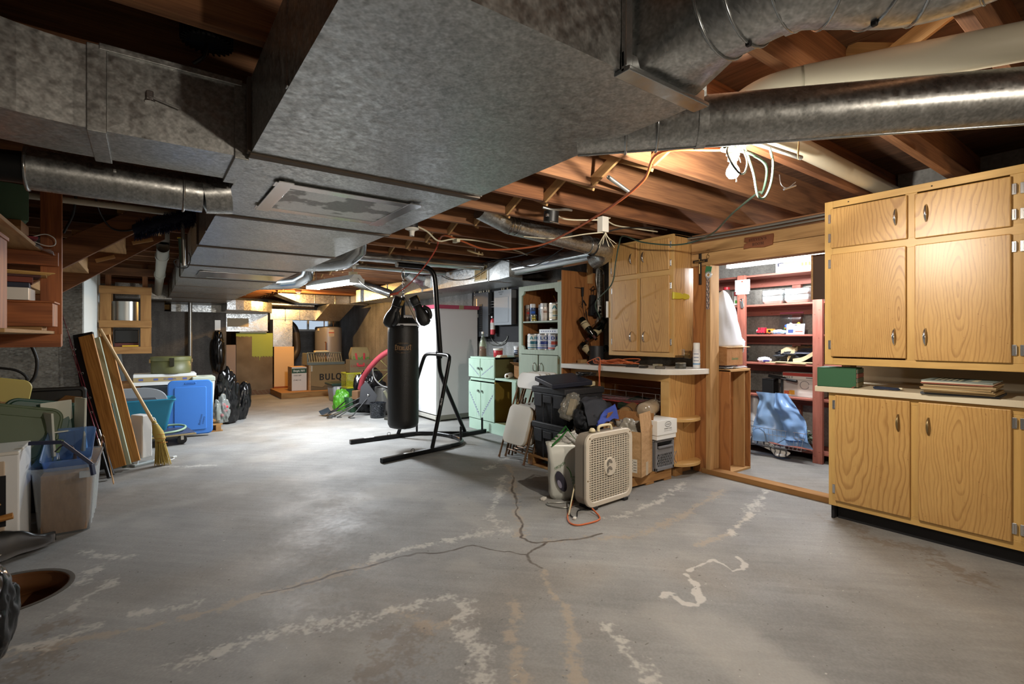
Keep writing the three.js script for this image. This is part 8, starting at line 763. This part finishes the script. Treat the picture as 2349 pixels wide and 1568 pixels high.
{ const t = G('lettered_carton', 'large brown carton with bold black letters', 'carton', [2.78, 0.121, -11.0]); P('carton', bb(0.02, 0.78, 0, 0.53, -0.5, 0, 0.004), mat(0x8f7650, 0.9), t); P('side_flap', bb(-0.02, 0.018, 0, 0.53, -0.3, 0.005, 0.003), M.card, t); P('lettering', mv(dec(0.6, 0.2), 0.42, 0.27, 0.001), pm(print(256, 84, (x) => { x.fillStyle = '#1c1814'; x.font = 'bold 78px sans-serif'; x.textAlign = 'center'; x.fillText('BULQ', 128, 68); })), t); P('tape', [bb(0.0, 0.05, 0.4, 0.52, 0, 0.002, 0), bb(0.75, 0.785, 0.44, 0.53, 0, 0.002, 0)], mat(0xb8ad96, 0.5), t); P('water_stain', mv(dec(0.76, 0.14), 0.4, 0.075, 0.0014), pm(print(256, 48, (x) => { x.fillStyle = '#6f5a3a'; x.beginPath(); x.moveTo(0, 48); for (let i = 0; i <= 16; i++) x.lineTo(i * 16, 18 + ((i * 37) % 17)); x.lineTo(256, 48); x.fill(); x.strokeStyle = '#4f3c24'; x.lineWidth = 3; x.beginPath(); for (let i = 0; i <= 16; i++) x.lineTo(i * 16, 18 + ((i * 37) % 17)); x.stroke(); })), t); }
{ const t = G('dish_rack', 'grey plastic slotted rack on the lettered carton', 'rack', [2.78, 0.653, -11.0]); const m = mat(0x6f756c, 0.5); P('rail', [bb(-0.05, 0.72, 0.0, 0.06, -0.02, 0.02, 0.006), bb(-0.02, 0.7, 0.24, 0.26, -0.2, -0.16, 0.006), bb(-0.05, 0.72, 0, 0.06, -0.4, -0.36, 0.006), bb(-0.06, -0.03, 0, 0.25, -0.4, 0, 0.006)], m, t); for (let i = 0; i < 14; i++) { const x = 0.0 + i * 0.052; P('tine', [bar(V(x, 0.03, 0), V(x + 0.01, 0.25, -0.18), 0.012, 0.008), bar(V(x, 0.03, -0.38), V(x + 0.01, 0.25, -0.18), 0.012, 0.008)], m, t); } }
one('light_fixture', 'spare beige lamp fitting lying on the slotted rack', 'lamp fitting', [bb(2.92, 3.2, 0.914, 0.95, -11.26, -11.1, 0.006)], M.cream); one('wood_shelf_end', 'pale board end sticking out behind the lettered carton', 'board', bb(3.58, 3.86, 0.5, 0.58, -11.5, -11.3, 0.004), mat(0xd0b080, 0.7)); one('board_support', 'white printed box under the pale board end', 'box', bb(3.6, 3.82, 0.121, 0.498, -11.5, -11.32, 0.003), M.white);
one('paint_sack', 'tall white printed box beyond the furnace left side', 'box', bb(1.33, 1.53, 0, 1.08, -12.2, -11.96, 0.004), mat(0x8a7a70, 0.6)); one('notice_paper', 'white card pinned on the dark partition', 'card', bb(1.1, 1.2, 1.38, 1.58, -11.5, -11.494, 0.001), M.porc);
// junk heap behind the punch bag
{ const t = G('grey_tote', 'clear grey tote with dark green lid at the end of the platform', 'tote', [3.1, 0, -9.95]); P('body', loft([ringRR(0.38, 0.36, 0.04, 0), ringRR(0.44, 0.42, 0.05, 0.31)]), phy(0xb9babc, 0.4, { transmission: 0.35, thickness: 0 }), t); P('lid', bb(-0.25, 0.25, 0.31, 0.36, -0.24, 0.24, 0.015), mat(0x23382c, 0.45), t); P('latch', bx(0.05, 0.08, 0.02, -0.12, 0.25, 0.215), M.porc, t); }
{ const t = G('yellow_crate', 'yellow lattice plastic basket among the junk', 'crate', [3.0, 0.29, -9.3]); const m = mat(0xb8b428, 0.45), q = []; for (let i = 0; i <= 14; i++) q.push(bb(0.0 + i * 0.0285, 0.006 + i * 0.0285, 0, 0.28, 0, 0.008, 0), bb(0.0 + i * 0.0285, 0.006 + i * 0.0285, 0, 0.28, -0.3, -0.292, 0)); for (let i = 0; i <= 9; i++) q.push(bb(0, 0.405, 0.02 + i * 0.026, 0.026 + i * 0.026, 0.001, 0.007, 0), bb(-0.0, 0.008, 0.02 + i * 0.026, 0.026 + i * 0.026, -0.3, 0, 0)); P('lattice', q, m, t); P('rim', [bb(-0.01, 0.415, 0.27, 0.29, -0.01, 0.015, 0.004), bb(-0.01, 0.415, 0.27, 0.29, -0.31, -0.29, 0.004), bb(-0.01, 0.01, 0.27, 0.29, -0.3, 0.01, 0.004), bb(0.395, 0.415, 0.27, 0.29, -0.3, 0.01, 0.004), bb(0, 0.405, 0, 0.02, -0.3, 0.01, 0.003)], m, t); } one('green_bin_low', 'dark green tub under the yellow basket', 'tub', bb(2.98, 3.45, 0, 0.288, -9.65, -9.3, 0.02), mat(0x1f4a2c, 0.5));
{ const t = G('grocery_bag', 'brown lettered grocery bag with red handles on the yellow basket', 'bag', [3.06, 0.582, -9.3]); P('box', [bb(0, 0.44, 0, 0.24, -0.25, 0, 0.004)], mat(0x6e5c40, 0.85), t); P('lettering', mv(dec(0.42, 0.12), 0.22, 0.1, 0.001), pm(print(256, 72, (x) => { x.fillStyle = '#8c2a24'; x.font = 'bold 36px serif'; x.textAlign = 'center'; x.fillText('CANADA DRY', 128, 36, 250); x.fillStyle = '#4a3c28'; x.font = 'italic 15px serif'; x.fillText('Beverages', 128, 56); })), t); P('paper_bag', loft([ringRR(0.34, 0.18, 0.02, 0.2), ringRR(0.36, 0.18, 0.02, 0.34), ringRR(0.3, 0.1, 0.02, 0.47)].map((r) => r.map(([a, b, c]) => [a + 0.22, b, c - 0.13]))), mat(0x8a7348, 0.9), t); P('leaf_print', mv(dec(0.32, 0.12), 0.22, 0.27, -0.036), pm(print(128, 48, (x) => { x.fillStyle = '#4a7a2a'; for (let i = 0; i < 9; i++) { x.beginPath(); x.ellipse(10 + i * 14, 24 + (i % 2) * 8, 4, 16, i, 0, 7); x.fill(); } })), t); for (const x of [0.12, 0.28]) P('handle', bar(V(x, 0.36, -0.03), V(x + (x < 0.2 ? 0.03 : -0.02), 0.12, 0.006), 0.005, 0.035, V(1, 0, 0)), mat(0xb02a30, 0.6), t); P('handle_bend', bar(V(0.15, 0.125, 0.006), V(0.26, 0.125, 0.006), 0.005, 0.035), mat(0xb02a30, 0.6), t); }
one('red_foam_noodle', 'thick red foam tube curving over the junk heap', 'foam tube', tube([[2.75, 0.42, -7.86], [2.77, 0.6, -7.78], [2.83, 0.77, -7.64], [2.93, 0.92, -7.53], [3.05, 1.02, -7.45], [3.2, 1.08, -7.4]], 0.042, 14, 40), mat(0x7c2029, 0.8));
{ const t = G('bicycle_wheel', 'thin spoked wheel with yellow hub part behind the red tube', 'wheel', [3.15, 0.72, -7.6], -0.5); P('rim', uvm(new THREE.TorusGeometry(0.28, 0.012, 8, 48)), M.steel, t); P('spokes', [0, 1, 2, 3, 4, 5, 6, 7].map((i) => rod(V(0, 0, 0), V(0.28 * Math.cos(i * 0.785), 0.28 * Math.sin(i * 0.785), 0), 0.003)), mat(0x8a8a4a, 0.5), t); P('hub', rot(cyl(0.025, 0.025, 0.08, 0, -0.04, 0), Math.PI / 2), mat(0xc4c832, 0.4), t); } one('wheel_prop', 'grey storage bin holding up the spoked wheel', 'bin', bb(3.02, 3.4, 0, 0.44, -7.98, -7.64, 0.03), mat(0x4c4a46, 0.7));
one('junk_refuse_bag', 'shiny black refuse bag in the junk heap', 'bag', mv(blob(0.27, 0.4, 0.22, 0.16, 81, 5, 2.8), 3.02, 0.3, -8.2), M.plasticBag);
one('steel_plate', 'bent grey steel plate with round hole in the junk heap', 'plate', mv(rot(ext([[-0.12, 0], [0.1, -0.02], [0.16, 0.12], [-0.02, 0.36], [-0.1, 0.26]], 0.006, 0.001, [Object.assign(new THREE.Path(), {}).absarc(0.02, 0.13, 0.025, 0, 6.3, true)]), -0.15, -0.5), 2.8, 0.2, -7.7), M.darkSteel); one('plate_knob', 'round chrome knob on the steel plate', 'knob', mv(uvm(new THREE.SphereGeometry(0.028, 16, 12)), 2.83, 0.33, -7.73), M.chrome);
{ const t = G('enamel_pot', 'tall speckled black enamel pot', 'pot', [2.9, 0, -7.5]); P('pot', lathe([[0, 0], [0.11, 0], [0.115, 0.01], [0.115, 0.1], [0.12, 0.11], [0.118, 0.12], [0.12, 0.21], [0.126, 0.23], [0.118, 0.235], [0.11, 0.03], [0, 0.03]], 30), new THREE.MeshStandardMaterial({ map: tex(128, 128, (u, v) => n2(u * 64, v * 64, 64, 64, 5) > 0.9 ? [150, 152, 156] : [26, 28, 32], 0.2, 0.2), roughness: 0.25 }), t); }
{ const t = G('motor_parts', 'heap of old cast motor parts behind the punch bag', 'motor', [3.12, 0, -7.18]); const m = M.iron; P('base_plate', rot(bb(-0.2, 0.2, 0, 0.04, -0.12, 0.12, 0.006), 0, 0.3), m, t); P('drum', mv(rot(cyl(0.07, 0.07, 0.16), 0, 0, Math.PI / 2), 0.06, 0.13, 0.03), m, t); P('pulley', mv(rot(cyl(0.06, 0.06, 0.03), 0, 0, Math.PI / 2), -0.04, 0.22, 0.05), M.conduit, t); P('housing', [bb(-0.1, 0.12, 0.24, 0.36, -0.1, 0.06, 0.01), rot(bb(-0.02, 0.02, 0.3, 0.5, -0.02, 0.0, 0.003), 0, 0, 0.5)], mat(0x77745e, 0.6), t); P('bar', [rod(V(-0.12, 0.04, 0.1), V(0.0, 0.3, 0.05), 0.012), rod(V(-0.02, 0.05, 0.12), V(-0.02, 0.2, 0.12), 0.014), rod(V(0.04, 0.12, 0.1), V(0.16, 0.4, 0.08), 0.01)], M.conduit, t); P('bolt', [cyl(0.03, 0.03, 0.1, -0.12, 0.04, 0.08), mv(uvm(new THREE.IcosahedronGeometry(0.05, 2)), -0.05, 0.08, 0.1)], m, t); } one('small_steel_box', 'grey steel box on top of the motor parts', 'box', mv(rot(bb(-0.1, 0.1, 0, 0.12, -0.07, 0.07, 0.006), 0, 0.4), 3.1, 0.37, -7.25), mat(0x74725e, 0.5, 0.4));
for (let i = 0; i < 5; i++) { const t = G('fire_iron', ['poker, lowest of the fireplace irons on the floor', 'second fireplace iron with hooked end', 'third fireplace iron of the bundle', 'fourth fireplace iron resting on the pot', 'topmost fireplace iron of the bundle'][i], 'fire iron', [0, 0, 0], 0, 'fireplace irons'); const z = -7.92 + [0, 0.05, 0.09, 0.2, 0.02][i], X0 = [2.36, 2.28, 2.42, 2.56, 2.3][i], Y0 = 0.012 + i * 0.008; P('shaft', rod(V(X0, Y0, z - [0.02, 0.06, 0.0, -0.06, 0.1][i]), V(2.8, 0.2 + i * 0.025, z + 0.02), 0.008), M.black, t); P('hook', tube([[X0 + 0.01, Y0, z - [0.02, 0.06, 0.0, -0.06, 0.1][i]], [X0 - 0.04, 0.012, z - 0.01], [X0 - 0.03, 0.012, z + [0.03, 0.05, 0.02, 0.08, 0.0][i]], [X0 + 0.02, 0.012, z + [0.04, 0.07, 0.03, 0.1, 0.01][i]]], 0.007, 6, 16), M.black, t); }
{ const t = G('ash_shovel', 'dark steel ash shovel lying left of the fireplace irons', 'shovel', [2.35, 0.02, -8.15], 0.6); P('pan', sheet((u, v) => [-0.12 + 0.22 * u, 0.06 * Math.pow(Math.abs(v - 0.5) * 2, 3) + 0.03 * u, -0.1 + 0.2 * v], 10, 10, 0.004), mat(0x3a4046, 0.5, 0.5), t); P('shaft', rod(V(0.1, 0.03, 0), V(0.45, 0.2, 0.02), 0.009), M.black, t); }
one('green_bag', 'bright green shopping bag slumped by the grey tote', 'bag', mv(blob(0.15, 0.22, 0.13, 0.16, 91, 5, 2.6), 2.68, 0.15, -8.55), mat(0x4a8c1c, 0.45)); one('brown_tray', 'brown wooden block under the red tube end', 'block', mv(rot(bb(-0.08, 0.08, 0, 0.14, -0.06, 0.06, 0.01), 0, 0.5), 2.78, 0.24, -8.05), mat(0x6a4a2e, 0.8)); one('junk_tub', 'dark green planter among the junk', 'planter', loft([ringRR(0.26, 0.24, 0.03, 0), ringRR(0.36, 0.3, 0.03, 0.24)]), mat(0x24442a, 0.5), null, [2.85, 0, -8.35]);
// ---------- cords and fittings at the ceiling ----------
one('orange_ceiling_cord', 'long orange cord sagging under the joists', 'cord', tube([[2.14, 2.11, -1.29], [2.03, 2.15, -1.553], [2.213, 2.11, -1.806], [2.375, 2.07, -2.197], [2.532, 2.02, -2.777], [2.572, 1.99, -3.2], [2.441, 2.02, -3.7], [2.326, 2.12, -3.958], [2.24, 2.19, -4.13], [2.3, 2.19, -4.35]], 0.008, 8, 110), M.cordO);
{ const t = G('red_ceiling_cord', 'red cord joined to a white cord hanging near the punch bag', 'cord'); P('red_lead', tube([[2.36, 2.24, -4.47], [2.34, 2.13, -4.49], [2.29, 1.97, -4.64], [2.25, 1.81, -4.92], [2.16, 1.71, -5.05]], 0.007, 8, 50), M.cordR, t); P('connector', rod(V(2.17, 1.715, -5.04), V(2.12, 1.7, -5.12), 0.016, 0.013), mat(0xc0583c, 0.5), t); P('white_lead', tube([[2.12, 1.7, -5.12], [2.1, 1.76, -5.5], [2.12, 1.9, -6.0], [2.17, 2.04, -6.35], [2.19, 2.11, -6.57]], 0.006, 8, 40), M.white, t); }
{ const t = G('green_ceiling_cord', 'dark green cord looping from the bulb to the bench cabinet', 'cord'); P('lead', tube([[2.2, 2.1, -1.24], [2.225, 2.08, -1.2], [2.36, 2.05, -1.2], [2.52, 1.98, -1.3], [2.655, 2.02, -1.4], [3.0, 2.03, -1.742], [3.4, 2.02, -2.126], [3.644, 2.03, -2.458], [3.65, 2.04, -2.68], [3.6, 2.1, -2.95], [3.6, 2.19, -3.168], [3.62, 2.12, -3.24], [3.64, 1.96, -3.3], [3.65, 1.76, -3.36], [3.72, 1.6, -3.64], [3.8, 1.45, -3.66]], 0.0065, 8, 150), M.cordG, t); P('pale_loop', tube([[2.2, 2.12, -1.22], [2.24, 2.0, -1.2], [2.26, 1.9, -1.19], [2.3, 1.89, -1.18], [2.34, 1.96, -1.17], [2.36, 2.06, -1.17], [2.35, 2.13, -1.18]], 0.0055, 8, 60), mat(0x5d7062, 0.5), t); }
function socketLamp(x, z, label, m2) { const t = G('ceiling_socket', label, 'lamp socket', [x, 2.12, z], 0, 'empty ceiling lamp sockets'); P('box', cyl(0.05, 0.05, 0.06, 0, 0.025, 0, 20), M.darkSteel, t); P('plate', lathe([[0, 0], [0.02, 0], [0.055, 0.012], [0.058, 0.024], [0, 0.026]], 26), M.porc, t); P('neck', lathe([[0.012, -0.04], [0.019, -0.042], [0.021, -0.01], [0.03, 0.004], [0, 0.004]], 20), M.porc, t); }
socketLamp(1.767, -3.817, 'white porcelain lamp socket without bulb beside the trunk'); socketLamp(2.05, -6.07, 'white porcelain lamp socket without bulb above the fluorescent lamp');
{ const t = G('round_cover', 'tan round box cover hanging tilted under the joists', 'cover', [2.672, 2.09, -4.288]); P('disc', rot(cyl(0.085, 0.085, 0.012, 0, 0, 0, 28), 0.35, 0.3), mat(0xb09a72, 0.6), t); P('tab', [-0.5, 0.6, 1.6].map((a) => bx(0.014, 0.03, 0.014, 0.07 * Math.cos(a), -0.008, 0.07 * Math.sin(a))), mat(0xb09a72, 0.6), t); P('wire', rod(V(0, 0.01, 0), V(0.01, 0.12, 0), 0.003), M.steel, t); }
{ const t = G('black_box_light', 'black round electric box on a joist with cream cable', 'electric box', [2.382, 2.12, -2.78]); P('box', [rot(cyl(0.055, 0.055, 0.075, 0, -0.035, 0, 24), 0.1)], M.black, t); P('clip', [bx(0.02, 0.02, 0.02, -0.06, 0.0, 0.03), rod(V(-0.04, -0.04, 0.03), V(0.05, -0.045, 0.03), 0.004)], M.steel, t); P('cream_cable', tube([[0.06, 0.02, 0], [0.15, 0.015, -0.03], [0.3, 0.03, -0.05], [0.5, 0.05, 0.0], [0.62, 0.08, 0.0]], 0.006, 6, 30), M.wireW, t); P('armoured_cable', tube([[-0.08, 0.06, 0], [0.0, 0.05, 0.02], [0.12, 0.07, 0.02], [0.2, 0.08, 0.0]], 0.01, 8, 20), M.conduit, t); }
{ const t = G('splice_box', 'open grey junction box with loose wires on the joist', 'junction box', [2.9, 2.12, -2.76]); P('box', bb(-0.035, 0.035, -0.05, 0.07, -0.03, 0.03, 0.004), M.porc, t); const w = []; for (let i = 0; i < 9; i++) { const a = i * 0.7; w.push(tube([[0.02, -0.05, 0.01], [0.03 + 0.03 * Math.cos(a), -0.09, 0.02 * Math.sin(a)], [0.05 + 0.08 * Math.cos(a), -0.12 - 0.05 * rnd(), 0.06 * Math.sin(a)]], 0.0022, 5, 12)); } P('loose_wires', w, M.wireW, t); P('cable', [tube([[0.035, 0.05, 0], [0.2, 0.04, -0.05], [0.45, 0.06, -0.1], [0.8, 0.07, -0.1]], 0.006, 6, 24), tube([[0.0, -0.05, 0], [-0.1, -0.06, -0.1], [-0.25, -0.08, -0.3], [-0.4, -0.05, -0.5]], 0.005, 6, 24)], M.wireW, t); P('black_cable', tube([[0.04, -0.04, 0], [0.2, 0.0, 0.05], [0.5, 0.03, 0.1], [0.72, 0.05, 0.06]], 0.006, 6, 24), M.wireB, t); }
one('cream_cable_run', 'cream cable drooping between the joists beside the trunk', 'cable', [tube([[1.8, 2.17, -3.82], [1.95, 2.15, -3.9], [2.1, 2.1, -3.98], [2.25, 2.13, -3.95], [2.6, 2.15, -4.0], [3.2, 2.17, -4.3], [3.5, 2.18, -4.5]], 0.007, 8, 60), bx(0.035, 0.03, 0.08, 2.25, 2.11, -3.93)], M.wireW);
one('duct_cable_run', 'black and white cables looped along the top of the wall duct', 'cable', [tube([[3.47, 2.19, -8.6], [3.46, 2.17, -7.6], [3.46, 2.19, -6.8], [3.46, 2.16, -6.0], [3.46, 2.19, -5.2], [3.5, 2.19, -4.6], [3.3, 2.19, -3.9]], 0.006, 6, 60), tube([[3.465, 2.18, -6.6], [3.46, 2.05, -6.2], [3.455, 2.02, -5.7], [3.46, 2.1, -5.3], [3.47, 2.18, -5.0], [3.52, 2.06, -4.6], [3.5, 2.05, -4.3], [3.52, 2.18, -3.9]], 0.006, 6, 70)], M.wireB);
for (const [a, b, l] of [[[2.02, 2.21, -1.62], [2.13, 2.19, -1.33], 'short armoured cable beside the bulb'], [[2.2, 2.19, -2.05], [2.55, 2.2, -2.2], 'armoured cable stub on the second joist'], [[2.25, 2.17, -1.25], [2.75, 2.18, -1.22], 'armoured cable right of the bulb']]) { const q = [], A = V(...a), B = V(...b), n = Math.round(A.distanceTo(B) / 0.009), d = B.clone().sub(A).normalize(), Q = new THREE.Quaternion().setFromUnitVectors(V(0, 0, 1), d); for (let i = 0; i <= n; i++) { const g = uvm(new THREE.TorusGeometry(0.009, 0.0035, 5, 10)); g.applyQuaternion(Q); const p = A.clone().lerp(B, i / n); q.push(mv(g, p.x, p.y, p.z)); } one('armoured_cable', l, 'cable', q, M.conduit, 'armoured cables at the ceiling'); }
one('cardboard_tag', 'printed paper tag hanging right of the bulb', 'tag', mv(rot(bb(-0.02, 0.02, -0.05, 0.05, -0.001, 0.001, 0), 0, 0.3, -0.5), 2.5, 2.14, -1.12), mat(0xc4b48a, 0.8)); one('wire_hook', 'bent steel hook screwed to a joist', 'hook', [tube([[3.0, 2.2, -1.45], [3.0, 2.14, -1.44], [3.03, 2.12, -1.42], [3.09, 2.16, -1.4]], 0.003, 6, 16), rod(V(3.01, 2.11, -1.43), V(3.09, 2.14, -1.4), 0.006)], M.steel); one('orange_hook_loop', 'orange cord loop below the diagonal duct at the right', 'cord loop', tube([[2.55, 2.2, -0.42], [2.52, 2.1, -0.4], [2.54, 2.05, -0.4], [2.6, 2.1, -0.42], [2.66, 2.2, -0.45]], 0.006, 8, 30), M.cordO);
one('generator_inlet', 'white conduit strip down the bench cabinet edge', 'strip', bb(3.885, 3.899, 1.45, 1.62, -3.655, -3.632, 0.002), M.porc);
renderer.render(scene, camera);
